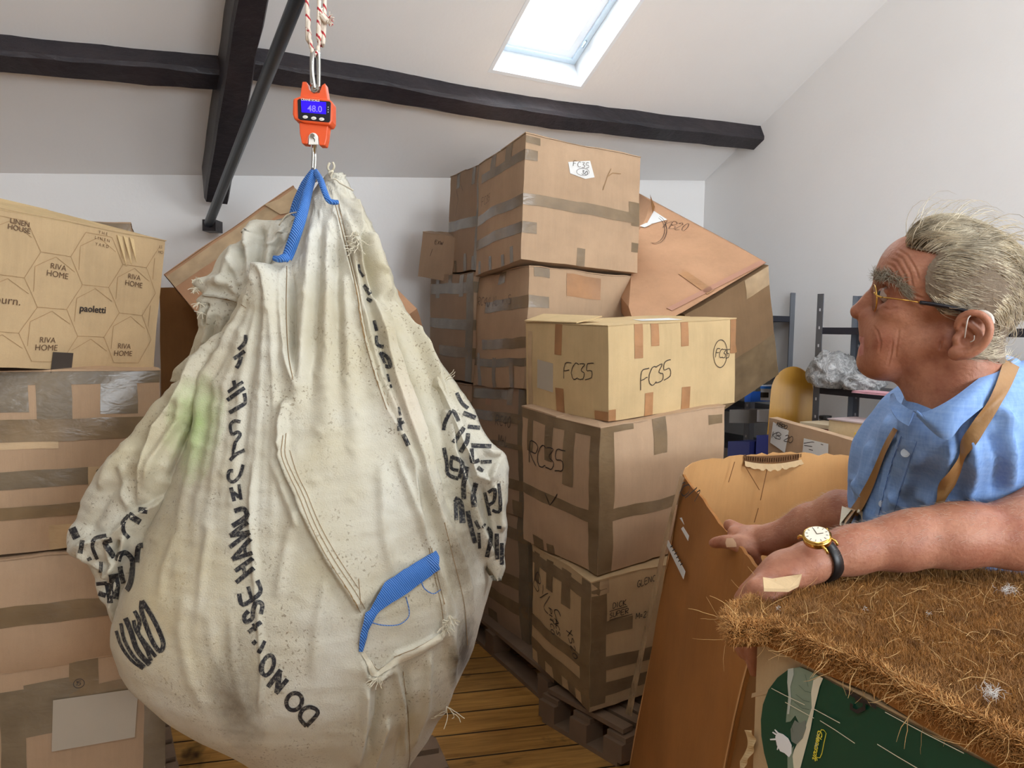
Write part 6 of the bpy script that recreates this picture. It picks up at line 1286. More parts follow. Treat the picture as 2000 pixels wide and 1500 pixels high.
def comb(q, n_seg=8, seed=3):
    rs0 = np.random.RandomState(seed); q = q+rs0.normal(size=q.shape)*.0007; C0 = np.array([hp(1868, 580)[0], hp(1868, 580)[1], 0]); x, y = 1850+q[:, 0]/HS, 600-q[:, 1]/HS; m = len(q)
    crown = np.clip((530-y)/40, 0, 1)*np.clip((1985-x)/30, .2, 1); nape = np.clip((x-1915)/40, 0, 1)*np.clip((y-590)/40, 0, 1)
    des = np.stack([.95-.55*nape, -.42+.50*crown-.55*nape+.0*x, .12*np.sign(q[:, 2])*crown], 1)
    cl = np.stack([vnoise(q, 75, 31), vnoise(q, 75, 32), vnoise(q, 75, 33)], 1)*.30+np.stack([vnoise(q, 190, 34), vnoise(q, 190, 35), vnoise(q, 190, 36)], 1)*.14+rs0.normal(size=q.shape)*.05
    des = des+cl; L = (.030+.030*crown-.006*nape)*rs0.uniform(.75, 1.35, m); lift = (.16+.16*crown)+.08*vnoise(q, 60, 40); wild = rs0.rand(m) < .035; lift = lift+wild*.9*rs0.rand(m); L = L*(1+wild*.3)
    P = [q]
    for i in range(n_seg-1):
        p_ = P[-1]; nr = (p_-C0)*np.array([1, 1.3, 1.4]); nr /= np.linalg.norm(nr, axis=1, keepdims=True); d = des-nr*(des*nr).sum(1, keepdims=True); d /= np.linalg.norm(d, axis=1, keepdims=True)
        lf_ = lift*(1.6-2.6*i/(n_seg-1))+wild*.25; w_ = .16*np.sin(i*1.1+vnoise(q, 60, 41)*3)[:, None]*np.cross(nr, d); d = d+nr*lf_[:, None]+w_; d /= np.linalg.norm(d, axis=1, keepdims=True); P.append(p_+d*(L/(n_seg-1))[:, None])
    return np.stack(P, 1)
def tubes3(Q, r0, seed=0):
    n, sg_ = Q.shape[:2]; t = np.gradient(Q, axis=1); t /= np.linalg.norm(t, axis=2, keepdims=True)+1e-9; v = CAM-Q; s1 = np.cross(t, v); s1 /= np.linalg.norm(s1, axis=2, keepdims=True)+1e-9; s2 = np.cross(s1, t)
    rad = (r0[:, None]*(1-np.linspace(0, 1, sg_)**2*.8)[None])[:, :, None]; V = np.stack([Q+s1*rad, Q-s1*rad*.5+s2*rad*.87, Q-s1*rad*.5-s2*rad*.87], 2).reshape(-1, 3)
    b_ = (np.arange(n)*sg_*3)[:, None, None]; i = (np.arange(sg_-1)*3)[None, :, None]; j = np.arange(3)[None, None, :]; j2 = (j+1) % 3
    return V, np.stack([b_+i+j, b_+i+j2, b_+i+3+j2, b_+i+3+j], -1).reshape(-1, 4)
Qh = hw(comb(Vh_l[cand_])); VH, FH = tubes3(Qh, rh.uniform(.00035, .0007, len(Qh)))
a = N('grey_blond_hair', .5, 0, srgb(190, 176, 150), .4); nh = a.noise(26, 4, .7); gq = a.n('NewGeometry')
a.col(a.mix(a.ramp(nh, [(.34, BW(0)), (.66, BW(1))]), srgb(160, 147, 126), srgb(244, 232, 206))); MT['hair'] = a.m
hair = pp(mobj('hair', VH, FH, MT['hair'], None, True)); hair['kind'] = 'stuff'
# short under-layer of hair just above the scalp
keep = np.array([hairline_ok(x, y) and y < 706 and x > 1775 and not (abs(z) > .066 and 1856 < x < 1944 and y > 604) for x, y, z in zip(1850+Vh_l[:, 0]/HS, 600-Vh_l[:, 1]/HS, Vh_l[:, 2])])
fk = Fh[keep[Fh].all(1)]; un = np.unique(fk); mp_ = np.full(len(Vh_l), -1); mp_[un] = np.arange(len(un)); dl = Vh_l[un]-np.array([hp(1868, 580)[0], hp(1868, 580)[1], 0]); dl /= np.linalg.norm(dl, axis=1, keepdims=True)
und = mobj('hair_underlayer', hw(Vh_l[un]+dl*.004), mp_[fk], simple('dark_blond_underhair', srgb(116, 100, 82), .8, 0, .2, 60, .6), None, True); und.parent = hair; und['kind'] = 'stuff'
d_, s_, t_ = polydist(X_, Y_, [(1716, 541), (1735, 540), (1755, 550), (1771, 570)])
Vb_, Fb_, k0 = [], [], 0
for sg, n_ in ((1, 620), (-1, 320)):
    c_ = np.where((d_ < 9.5) & (Vh_l[:, 2]*sg > .012))[0]; c_ = rh.choice(c_, n_); q = Vh_l[c_]; t = t_[c_]; D_ = np.stack([-.6+1.5*t, .75-1.2*t, .55*sg*np.ones(n_)], 1)+rh.normal(size=(n_, 3))*.5; P = [q]
    for i in range(5): D_ = D_+np.array([.16, -.14, 0]); D_ /= np.linalg.norm(D_, axis=1, keepdims=True); P.append(P[-1]+D_*rh.uniform(.0018, .0036, n_)[:, None])
    v_, f_ = tubes3(hw(np.stack(P, 1)), rh.uniform(.00028, .00045, n_)); Vb_.append(v_); Fb_.append(f_+k0); k0 += len(v_)
pp(mobj('eyebrows', np.vstack(Vb_), np.vstack(Fb_), simple('grey_brow_hair', srgb(176, 166, 148), .6, 0, .3, 80), None, True))['kind'] = 'stuff'
# ------------------------------------------------------------ shirt
TF = Field((.44, .92, .80), (1.10, 1.60, 1.60), .0058)
TF.chain([np.array([.80, 1.30, .86]), np.array([.79, 1.29, 1.02]), np.array([.755, 1.27, 1.18]), np.array([.735, 1.24, 1.34])], [.165, .155, .148, .125], .05, flat=((.26, -.96, 0), .84))
TF.ell((.69, 1.235, 1.32), (.095, .12, .13), .05); TF.ell((.72, 1.23, 1.14), (.13, .13, .16), .05)
TF.cap((.705, 1.31, 1.425), (.86, 1.09, 1.455), .056, .062, .05); TF.cap((.70, 1.20, 1.46), (.80, 1.10, 1.475), .045, .05, .04)
TF.chain([(.70, 1.32, 1.41), (.682, 1.36, 1.34), (.688, 1.405, 1.24)], [.060, .062, .060], .03)          # far sleeve
TF.chain([(.87, 1.085, 1.455), (.835, 1.07, 1.41), (.79, 1.06, 1.365)], [.072, .074, .072], .03)                # near sleeve
TF.chain([at(1880, 772, 1.085), at(1886, 815, 1.09), at(1890, 870, 1.13)], [.060, .074, .10], .03); TF.cap(at(1900, 800, 1.08), (.80, 1.09, 1.47), .055, .055, .04)
TF.ell(at(1885, 846, 1.075), (.080, .064, .05), .03); TF.cap(at(1872, 600, 1.07), at(1868, 775, 1.08), .057, .050, .004, 'sub')
SHF = [('r', [(1800, 880), (1780, 940), (1740, 1000)], .006, 10), ('r', [(1860, 860), (1850, 930), (1820, 985)], .007, 9), ('r', [(1900, 850), (1905, 920), (1890, 980)], .008, 10), ('r', [(1935, 840), (1950, 900), (1940, 975)], -.006, 8), ('r', [(1960, 800), (1975, 880), (1970, 960)], .008, 10), ('r', [(1740, 810), (1720, 880), (1690, 960)], .005, 8), ('r', [(1700, 860), (1690, 920), (1670, 980)], .006, 8), ('r', [(1715, 900), (1705, 960), (1700, 1010)], -.005, 7),
 ('r', [(1790, 960), (1830, 975), (1860, 980)], .006, 7), ('r', [(1740, 960), (1780, 1000)], .006, 8), ('r', [(1880, 800), (1870, 850), (1880, 900)], -.006, 9), ('r', [(1925, 790), (1960, 800), (1990, 840)], .006, 9), ('r', [(1660, 930), (1680, 945), (1690, 980)], .004, 6), ('s', [(1765, 850), (1748, 900), (1732, 960), (1720, 1015)], .004, 2, {'L': 20, 'side': -1})]
Vt, Ft = TF.mesh(); Vt = relax(Vt, Ft, 3)
def vnormals(V, F):
    n = np.cross(V[F[:, 2]]-V[F[:, 0]], V[F[:, 3]]-V[F[:, 1]]); A_ = np.zeros_like(V)
    for k in range(4): np.add.at(A_, F[:, k], n)
    return A_/(np.linalg.norm(A_, axis=1, keepdims=True)+1e-12)
nt = vnormals(Vt, Ft); tpx, tpy = projv(Vt); fac = (np.einsum('ij,ij->i', nt, CAM-Vt) > 0)
hh = np.zeros(len(Vt)); hh[fac] = fold_height(tpx[fac], tpy[fac], SHF)*1.5; hh += vnoise(Vt, 22, 5)*.0028+vnoise(Vt, 48, 6)*.0008
Vt = Vt+nt*hh[:, None]
shirt = pp(mobj('shirt', Vt, Ft, MT['shirt'], None, True, 'light blue short-sleeved linen shirt'))
TB = BVHTree.FromPolygons([tuple(v) for v in Vt.tolist()], Ft.tolist())
# collar: standing band folded over, drawn as a thick sheet
def sheet(name, P, Q, th, mat, n=14, mid=None, par=None, label=None):
    A_, B_ = catmull(P, n), catmull(Q, n); rows = []
    for s in np.linspace(0, 1, 7): rows.append([a_*(1-s)+b_*s+(mid if mid is not None else 0)*math.sin(PI*s) for a_, b_ in zip(A_, B_)])
    R3 = np.array(rows); t1 = np.gradient(R3, axis=1); t2 = np.gradient(R3, axis=0); nn = np.cross(t1, t2); nn /= np.linalg.norm(nn, axis=2, keepdims=True)+1e-9
    m = MB(); a0 = R3+nn*th/2; a1 = R3-nn*th/2; m.grid(a0.tolist()); m.grid(a1.tolist()); per = lambda Z: [Z[0][i] for i in range(Z.shape[1])]+[Z[j][-1] for j in range(1, Z.shape[0])]+[Z[-1][i] for i in range(Z.shape[1]-2, -1, -1)]+[Z[j][0] for j in range(Z.shape[0]-2, 0, -1)]
    m.grid([per(a0), per(a1)], True); return m.build(name, mat, par, True, label)
col_top = [at(1784, 803, 1.04), at(1806, 806, 1.02), at(1856, 782, 1.005), at(1910, 742, 1.015), at(1952, 708, 1.055), at(1966, 696, 1.12)]
col_bot = [at(1792, 812, 1.03), at(1846, 858, .998), at(1880, 826, .992), at(1930, 785, 1.0), at(1985, 742, 1.045), at(2005, 722, 1.12)]
c_ = sheet('collar', col_top, col_bot, .003, MT['shirt'], 8, np.array([-.003, -.008, .004])); c_.parent = shirt
col2t = [at(1786, 804, 1.045), at(1770, 796, 1.06), at(1752, 782, 1.09), at(1746, 768, 1.15)]; col2b = [at(1775, 832, 1.05), at(1752, 818, 1.06), at(1739, 796, 1.08), at(1739, 772, 1.14)]
c_ = sheet('collar', col2t, col2b, .003, MT['shirt'], 8); c_.parent = shirt
# buttons and placket edge
for x, y in ((1771, 883), (1722, 984)):
    q = hit(TB, x, y, .002)
    if q is not None:
        v = CAM-q; v /= np.linalg.norm(v); v = v+np.array([-.3, 0, .1]); v /= np.linalg.norm(v); m = MB(); m.tube([q, q+v*.0025], .0062, 16); m.tube([q+v*.002, q+v*.0032], .0045, 12); b_ = m.build('button', simple('pearl_button', srgb(190, 202, 214), .2), None, False); b_.parent = shirt
m = MB(); pxribbon(m, TB, [(1762, 852), (1744, 900), (1728, 960), (1716, 1012)], 1.2, .0012, 4, 2); pxribbon(m, TB, [(1792, 862), (1776, 905), (1758, 960), (1744, 1010)], 1.0, .0012, 4, 2); o = m.build('placket_seam', simple('darker_blue_thread', srgb(60, 100, 170), .8), None); o.parent = shirt
# braces
vv, ff = [tuple(v_) for v_ in Vt.tolist()], [tuple(q) for q in Ft.tolist()]
for o_ in shirt.children:
    if o_.name.startswith('collar'): k_ = len(vv); vv += [tuple(v_.co) for v_ in o_.data.vertices]; ff += [tuple(i+k_ for i in p_.vertices) for p_ in o_.data.polygons]
TC = BVHTree.FromPolygons(vv, ff)
def wrap(name, bv, ctr_, w, th, mat, label=None, par=None, clips=True):
    C2 = [(q[0], q[1]) for q in catmull([(a_, b_, 0) for a_, b_ in ctr_], 8)]; W2 = np.interp(np.linspace(0, len(w)-1, len(C2)), range(len(w)), w); rows, rows2 = [], []
    for i, q in enumerate(C2):
        t = (C2[min(i+1, len(C2)-1)][0]-C2[max(i-1, 0)][0], C2[min(i+1, len(C2)-1)][1]-C2[max(i-1, 0)][1]); L = math.hypot(*t); nx, ny = -t[1]/L, t[0]/L
        r_ = [hit(bv, q[0]+nx*W2[i]*(s-.5), q[1]+ny*W2[i]*(s-.5), th) for s in np.linspace(0, 1, 5)]
        if any(z is None for z in r_): continue
        rows.append(r_); rows2.append([z-(CAM-z)/np.linalg.norm(CAM-z)*-.0 - np.array([0, -th*.8, 0]) for z in r_])
    R3 = np.array(rows); 
    for _ in range(4): R3[1:-1] = (R3[:-2]+R3[1:-1]*2+R3[2:])/4
    m = MB(); m.grid(R3.tolist()); R4 = R3+(R3-CAM)/np.linalg.norm(R3-CAM, axis=2, keepdims=True)*th*.9; m.grid(R4.tolist()); m.grid([R3[:, 0].tolist(), R4[:, 0].tolist()]); m.grid([R3[:, -1].tolist(), R4[:, -1].tolist()])
    o = m.build(name, mat, None, True, label); pp(o); return o
wrap('brace_strap', TC, [(1972, 716), (1940, 780), (1900, 850), (1868, 910), (1846, 955), (1830, 988)], [30, 30, 26, 22, 20, 18], .006, MT['leather'], 'tan leather brace over the near shoulder')
wrap('brace_strap', TB, [(1756, 838), (1732, 880), (1706, 935), (1684, 985), (1672, 1004)], [9, 12, 15, 19, 20], .005, MT['leather'], 'tan leather brace over the far side of the chest')
q = [hit(TB, x, y, .008) for x, y in ((1664, 992), (1684, 998), (1668, 1032), (1652, 1028))]
q = [z if z is not None else at(x, y, 1.16) for z, (x, y) in zip(q, ((1664, 992), (1684, 998), (1668, 1032), (1652, 1028)))]
m = MB(); v, f = prism(q, (0, .006, 0)); m.add(v, f); pp(m.build('brace_end_tab', MT['leather'], None)); m = MB(); q2 = [z+np.array([-.006, .003, .0]) for z in q]; v, f = prism(q2, (0, .006, 0)); m.add(v, f); m.tube(catmull([q[1]+[.002, 0, 0], q[1]+[.010, 0, -.006], q[1]+[.012, 0, -.022], q[2]+[.010, 0, -.004]], 4), .004, 6); pp(m.build('canvas_tab', MT['hem'], None))
# trousers, shoes
LF = Field((.55, 1.0, .0), (1.05, 1.55, .98), .008)
LF.chain([(.80, 1.27, .93), (.80, 1.27, .80)], [.160, .155], .04, flat=((.26, -.96, 0), .84))
for hx, hy, kx, ky, fx_, fy_ in ((.83, 1.18, .80, 1.17, .82, 1.17), (.77, 1.36, .75, 1.37, .78, 1.38)): LF.chain([(hx, hy, .80), (kx, ky, .47), (fx_, fy_, .09)], [.092, .068, .056], .03)
V_, Fq = LF.mesh(); V_ = relax(V_, Fq, 3); V_ = V_+vnormals(V_, Fq)*(vnoise(V_, 20, 8)*.004)[:, None]; pp(mobj('trousers', V_, Fq, simple('stone_canvas_trousers', srgb(150, 138, 112), .8, 0, .1, 60, .2), None, True))
for fx_, fy_ in ((.82, 1.17), (.78, 1.38)):
    SF = Field((fx_-.24, fy_-.07, -.005), (fx_+.10, fy_+.07, .14), .005); SF.ell((fx_-.10, fy_, .035), (.12, .042, .035), .02); SF.ell((fx_+.01, fy_, .05), (.055, .04, .055), .02); V_, Fq = SF.mesh(); V_[:, 2] = np.maximum(V_[:, 2], 0); pp(mobj('shoe', relax(V_, Fq, 1), Fq, simple('brown_leather_shoe', srgb(74, 48, 32), .4), None, True))
# wristwatch
wc = at(1596, 1050, .985); v = (CAM-wc); v /= np.linalg.norm(v); up_w = (v*.50+np.array([-.10, 0, .86])); up_w /= np.linalg.norm(up_w)
wtx = np.cross(up_w, v); wtx /= np.linalg.norm(wtx)
AB = BVHTree.FromPolygons([tuple(v_) for v_ in Va.tolist()], Fa.tolist())
m = MB(); m.tube([wc-up_w*.004, wc+up_w*.004], .0178, 40); m.tube([wc+up_w*.003, wc+up_w*.0058], [.0178, .0160], 40); m.tube([wc-up_w*.006, wc-up_w*.003], .0155, 30)
bx = (at(1612, 1090, 1.0)-at(1598, 1062, 1.0)); bx /= np.linalg.norm(bx); bx = bx-up_w*(bx@up_w); bx /= np.linalg.norm(bx); by = np.cross(up_w, bx)
for sa in (-1, 1):
    for sb in (-1, 1): m.tube(catmull([wc+bx*.014*sa+by*.0095*sb, wc+bx*.020*sa+by*.010*sb-up_w*.002, wc+bx*.0225*sa+by*.010*sb-up_w*.007], 4), .0019, 6)
m.tube([wc+by*.0178, wc+by*.0215], .0022, 8)
wat = pp(m.build('wristwatch', MT['gold'], None, True, 'gold wristwatch on a black strap'))
m = MB(); m.tube([wc+up_w*.0050, wc+up_w*.0060], .0150, 36); o = m.build('watch_dial', simple('cream_dial', srgb(236, 230, 212), .25), None); o.parent = wat
m = MB()
for k_ in range(12):
    an = k_*PI/6; dv = bx*math.cos(an)+by*math.sin(an); m.box(wc+up_w*.0062+dv*.0125, dv*.0014, np.cross(up_w, dv)*.0003, up_w*.0002)
for an, L in ((.9, .008), (2.6, .011)): dv = bx*math.cos(an)+by*math.sin(an); m.box(wc+up_w*.0064+dv*L/2, dv*L/2, np.cross(up_w, dv)*.0004, up_w*.0002)
o = m.build('watch_hands', simple('dark_brown_hand', srgb(80, 60, 40), .4), None); o.parent = wat
# strap: ring around the wrist
ax_w = at(1660, 1070, 1.06)-wrist; ax_w /= np.linalg.norm(ax_w); cw = at(1602, 1092, 1.022)
e1w = up_w-ax_w*(up_w@ax_w); e1w /= np.linalg.norm(e1w); e2w = np.cross(ax_w, e1w); rows = []
for t in np.linspace(0, 2*PI, 40, endpoint=False):
    dirw = e1w*math.cos(t)+e2w*math.sin(t); loc, nn_, i_, d_ = AB.ray_cast(Vector(cw+dirw*.12), Vector(-dirw)); rad = .12-d_ if loc is not None else .030; rows.append([cw+dirw*(rad+.0010)-ax_w*.0095, cw+dirw*(rad+.0034)-ax_w*.0085, cw+dirw*(rad+.0034)+ax_w*.0085, cw+dirw*(rad+.0010)+ax_w*.0095])
m = MB(); m.grid(rows+[rows[0]]); o = m.build('watch_strap', simple('black_leather_watch_strap', srgb(24, 20, 20), .4), None, True); o.parent = wat
# plaster on the far thumb
BB = BVHTree.FromPolygons([tuple(v_) for v_ in Vb.tolist()], Fb.tolist())
m = MB(); g_ = [[hit(BB, x, y, .0016) for x in np.linspace(x0, x1, 5)] for y, x0, x1 in ((1052, 1420, 1432), (1060, 1418, 1438), (1068, 1420, 1440), (1076, 1428, 1444))]
g_ = [r_ for r_ in g_ if all(z is not None for z in r_)]
if len(g_) > 1: m.grid(g_); o = m.build('sticking_plaster', simple('beige_plaster', srgb(222, 184, 150), .6), None, True); pp(o)
# fine grey hairs on the forearms
Vz, Fz, k0 = [], [], 0
for (V0, F0, lo_x, hi_x, n_) in ((Va, Fa, 1600, 2010, 900), (Vb, Fb, 1490, 1660, 350)):
    nn_ = vnormals(V0, F0); X1, Y1 = projv(V0); c_ = np.where((X1 > lo_x) & (X1 < hi_x) & (nn_[:, 2] > .1))[0]; c_ = rh.choice(c_, n_); q = V0[c_]; D_ = nn_[c_]*.55+np.array([-.8, 0, -.1])+rh.normal(size=(n_, 3))*.3; P = [q]
    for i in range(4): D_ = D_+np.array([-.1, 0, -.12]); D_ /= np.linalg.norm(D_, axis=1, keepdims=True); P.append(P[-1]+D_*rh.uniform(.0014, .003, n_)[:, None])
    v_, f_ = tubes3(np.stack(P, 1), np.full(n_, .00012)); Vz.append(v_); Fz.append(f_+k0); k0 += len(v_)
pp(mobj('arm_hair', np.vstack(Vz), np.vstack(Fz), simple('pale_arm_hair', srgb(190, 170, 150), .6), None, True))['kind'] = 'stuff'
# ------------------------------------------------------------ near carton with a green print, coir mat on top
ZB = 1.178
g0 = np.array([.3055, .9145]); gd = np.array([.424, -.906]); gd /= np.linalg.norm(gd); gy = np.degrees(np.arctan2(gd[1], gd[0]))
GB = Carton((g0[0], g0[1], 0), (gy, 0, 0), (.62, .46, ZB), CB['pale'], 'near carton with a big dark green round print under the coir mat', (.003, .004, .0), .002, 40, n=18)
MT['green'] = simple('dark_green_print', srgb(12, 70, 54), .3); MT['sage'] = simple('sage_green_print', srgb(132, 150, 132), .4); MT['cream'] = simple('cream_print', srgb(226, 222, 200), .4); MT['palep'] = simple('pale_grey_print', srgb(190, 200, 192), .4); MT['yellow'] = simple('yellow_print', srgb(230, 220, 70), .4)
def bf(x, y): q = bface(GB, x, y); return q[0], min(q[1], ZB-.0015)
def gpatch(name, pxs, mat, off, sub=1): return GB.patch('R', [bf(*q) for q in pxs], mat, name, off, None, .0002)
# crop coordinates of the near corner: photo = 1400 + x*.3, 1050 + y*.3
cc_ = lambda L: [(1400+x*.3, 1050+y*.3) for x, y in L]
circ = [(345, 1500), (318, 1400), (300, 1290), (297, 1180), (312, 1080), (350, 980), (410, 900), (480, 850), (560, 833), (640, 840), (700, 850), (740, 820)]
far = [(900, 760), (1150, 900), (1500, 1060), (1900, 1260), (2100, 1350), (2100, 1900), (700, 1900), (430, 1700)]
gpatch('printed_roundel', cc_(circ+far), MT['green'], .0030)
gpatch('printed_hill', cc_([(492, 845), (560, 834), (640, 842), (690, 862), (660, 1060), (640, 1190), (585, 1240), (560, 1215), (530, 1150), (495, 1190), (465, 1195), (470, 1140), (480, 1060), (490, 980), (484, 900)]), MT['sage'], .0036)
gpatch('printed_slope', cc_([(690, 862), (714, 872), (690, 960), (655, 1105), (632, 1240), (600, 1360), (560, 1500), (540, 1560), (470, 1560), (500, 1450), (520, 1380), (560, 1300), (600, 1220), (640, 1100), (635, 1000), (650, 920)]), MT['cream'], .0040)
gpatch('printed_path', cc_([(484, 845), (520, 838), (522, 880), (500, 960), (505, 1040), (490, 1140), (478, 1140), (488, 1020), (480, 930)]), MT['palep'], .0042)
gpatch('printed_lower_path', cc_([(476, 1400), (520, 1350), (510, 1420), (524, 1560), (478, 1560)]), MT['sage'], .0044)
gpatch('printed_house', cc_([(500, 1240), (530, 1180), (560, 1200), (600, 1180), (605, 1230), (580, 1300), (540, 1340), (505, 1320)]), simple('grey_print', srgb(120, 130, 124), .4), .0046)
gpatch('printed_sheep', cc_([(398, 1290), (415, 1260), (450, 1272), (485, 1300), (508, 1345), (506, 1400), (490, 1425), (460, 1398), (430, 1385), (408, 1345)]), MT['white'], .0050)
for L in ([(398, 1300), (362, 1305), (366, 1313), (402, 1312)], [(402, 1280), (378, 1262), (382, 1256), (412, 1272)], [(408, 1265), (392, 1244), (398, 1240), (420, 1262)], [(414, 1345), (408, 1375), (414, 1378), (424, 1350)]): gpatch('printed_sheep_leg', cc_(L), MT['white'], .0050)
def gstroke(L, w, mat, name, off): GB.strokes('R', [[bf(1400+x*.3, 1050+y*.3) for x, y in st] for st in L], w, mat, name, off)
MT['grey_line'] = simple('grey_line_print', srgb(70, 96, 84), .4)
gstroke([[(560, 950), (600, 990), (640, 1000)], [(540, 1010), (590, 1050), (630, 1060)], [(530, 1060), (580, 1100), (630, 1110)], [(505, 1200), (520, 1260)], [(470, 1350), (498, 1362)], [(470, 1370), (498, 1380)], [(600, 880), (620, 960)]], .0006, 'grey_line', 'printed_line', .0052)
gstroke([[(698, 1262), (706, 1240), (722, 1242), (738, 1262), (724, 1330), (712, 1395), (698, 1425), (680, 1424), (660, 1402), (672, 1330), (698, 1262)]], .0009, 'yellow', 'label_border', .0048)
x0, y0 = bf(1400+.3*700, 1050+.3*1268); x1, y1 = bf(1400+.3*672, 1050+.3*1412); ang = math.degrees(math.atan2(y1-y0, x1-x0))
xm, ym = (x0+x1)/2, (y0+y1)/2; GB.texts('R', [('Glencroft', xm-.004, ym-.001, .0098, {'ang': ang, 'bold': .02})], 'yellow', 'printed_name', .0050)
x0, y0 = bf(1400+.3*672, 1050+.3*1310); GB.texts('R', [('EST 1987', x0, y0, .0045, {'ang': ang})], 'palep', 'printed_small_text', .0050)
gstroke([[(870, 975), (900, 950), (950, 945), (985, 985), (960, 1020), (920, 1005), (935, 1040), (985, 1060), (990, 1100), (940, 1122), (900, 1100), (905, 1070)], [(960, 1010), (1000, 1030), (1040, 1065), (1070, 1070)]], .0042, 'ink', 'handwriting', .0052)
m = MB(); MT['shine'] = MT['tape_clear']
g = N('clear_film', .08, 0, (1, 1, 1)); g.b.inputs['Transmission Weight'].default_value = 1; g.b.inputs['IOR'].default_value = 1.15; nn_ = g.noise(60, 3); g.bump(nn_, .4, .003)
GB.patch('R', [bf(*q) for q in cc_([(230, 1010), (380, 968), (560, 1060), (840, 1200), (900, 1330), (640, 1170), (460, 1095), (330, 1010), (225, 1040)])], MT['tape_clear'], 'clear_tape_strip', .0002, None, .0002)
for st_ in ([(380, 968), (470, 1015), (600, 1078)], [(470, 1060), (560, 1110), (660, 1165)], [(650, 1100), (830, 1195)], [(700, 1180), (800, 1240), (930, 1325)], [(1130, 1120), (1400, 1270), (1640, 1390)], [(1080, 1330), (1350, 1490)]): gstroke([st_], .0009, 'cream', 'tape_edge', .0056)
m = MB()
A_, B_ = [], []
for i, t in enumerate(np.linspace(0, 1, 24)):
    y = 1250+t*300; x = 190+30*math.sin(t*5)-t*30; q1, q2 = bf(1400+.3*max(x, 160), 1050+.3*y), bf(1400+.3*(x+60), 1050+.3*y)
    A_.append(GB.pt('R', q1[0]/GB.w, q1[1]/GB.h, .003)); B_.append(GB.pt('R', q2[0]/GB.w, q2[1]/GB.h, .006+.002*math.sin(i)))
m.grid([A_, B_]); m.build('torn_edge_liner', CB['yellow'], GB.e)
# lifted flap at the far left corner
m = MB(); m.add(*prism([at(1490, 1127, .94), at(1508, 1130, .95), at(1566, 1121, .99), at(1560, 1140, .97), at(1540, 1150, .94), at(1492, 1149, .925)], (0, 0, -.004))); o = m.build('lifted_flap', CB['pale'], None); bpy.context.view_layer.update(); o.parent = GB.e; o.matrix_parent_inverse = GB.e.matrix_world.inverted()
# mat outline on z, corners rounded
ZT = 1.222
out = [(1425, 1205), (1416, 1188), (1440, 1172), (1500, 1150), (1560, 1126), (1620, 1105), (1680, 1098), (1800, 1098), (1900, 1102), (2000, 1112), (2150, 1150), (2250, 1200)]
near = [(2300, 1640), (2180, 1580), (2000, 1492), (1900, 1436), (1800, 1388), (1700, 1330), (1600, 1290), (1500, 1240)]
poly = [atz(x, y, ZT-.004)[:2] for x, y in out]+[atz(x, y, ZT-.026)[:2] for x, y in near]; poly = np.array(poly)
def sag(x, y): return .012*math.exp(-((x-.55)**2+(y-.85)**2)/.03)+.004*noise.noise(Vector((x*7, y*7, 0)))
cxm = poly.mean(0)
m = MB(); n_ = len(poly); rings = []
for s in np.linspace(0, 1, 26):
    rings.append([np.array([*(cxm+(p-cxm)*s), ZT-.016+sag(*(cxm+(p-cxm)*s))*.6+(0 if s < .98 else -.003)]) for p in poly])
m.grid(rings, True); low = [[q-np.array([0, 0, .022]) for q in r_] for r_ in rings]; m.grid(low, True); m.grid([rings[-1], low[-1]], True)
MT['coir'] = simple('ginger_coir_backing', srgb(146, 96, 42), .9, 0, .3, 60, .5)
mat_o = m.build('coir_mat', MT['coir'], None, True); meta(mat_o, 'shaggy ginger-brown coir doormat lying on the near green-printed carton', 'doormat')
# pile
rs = np.random.RandomState(11)
def inside(P, poly):
    c = np.zeros(len(P), bool); j = len(poly)-1
    for i in range(len(poly)):
        a_, b_ = poly[i], poly[j]; m_ = ((a_[1] > P[:, 1]) != (b_[1] > P[:, 1])) & (P[:, 0] < (b_[0]-a_[0])*(P[:, 1]-a_[1])/(b_[1]-a_[1]+1e-12)+a_[0]); c ^= m_; j = i
    return c
def fibres(P, D, L, r, curl, sg=6, nrm_up=None, seed=0):
    # vectorised thin three-sided curved fibres
    n = len(P); rs_ = np.random.RandomState(seed); pts = [P]; d = D/np.linalg.norm(D, axis=1, keepdims=True); wob = rs_.normal(size=(n, 3))*curl
    for i in range(sg-1): d = d+wob/(sg-1)*2+rs_.normal(size=(n, 3))*curl*.3; d = d/np.linalg.norm(d, axis=1, keepdims=True); pts.append(pts[-1]+d*(L/(sg-1))[:, None])
    Q = np.stack(pts, 1); t = np.gradient(Q, axis=1); t /= np.linalg.norm(t, axis=2, keepdims=True)+1e-9; v = rs_.normal(size=(n, 1, 3)); s1 = np.cross(t, v); s1 /= np.linalg.norm(s1, axis=2, keepdims=True)+1e-9; s2 = np.cross(t, s1)
    rad = (r[:, None]*(1-np.linspace(0, 1, sg)**3*.7)[None])[:, :, None]
    ring = np.stack([Q+s1*rad, Q-s1*rad*.5+s2*rad*.87, Q-s1*rad*.5-s2*rad*.87], 2); V = ring.reshape(-1, 3)
    b_ = (np.arange(n)*sg*3)[:, None, None]; i = (np.arange(sg-1)*3)[None, :, None]; j = np.arange(3)[None, None, :]; j2 = (j+1) % 3
    F = np.stack([b_+i+j, b_+i+j2, b_+i+3+j2, b_+i+3+j], -1).reshape(-1, 4); return V, F
cand = rs.uniform(poly.min(0), poly.max(0), (300000, 2)); cand = cand[inside(cand, poly)]
vis = projv(np.c_[cand, np.full(len(cand), ZT)]); cand = cand[(vis[0] < 2080) & (vis[1] < 1620)][:90000]
z_ = np.array([ZT-.018+sag(x, y)*.6 for x, y in cand]); P = np.c_[cand, z_]
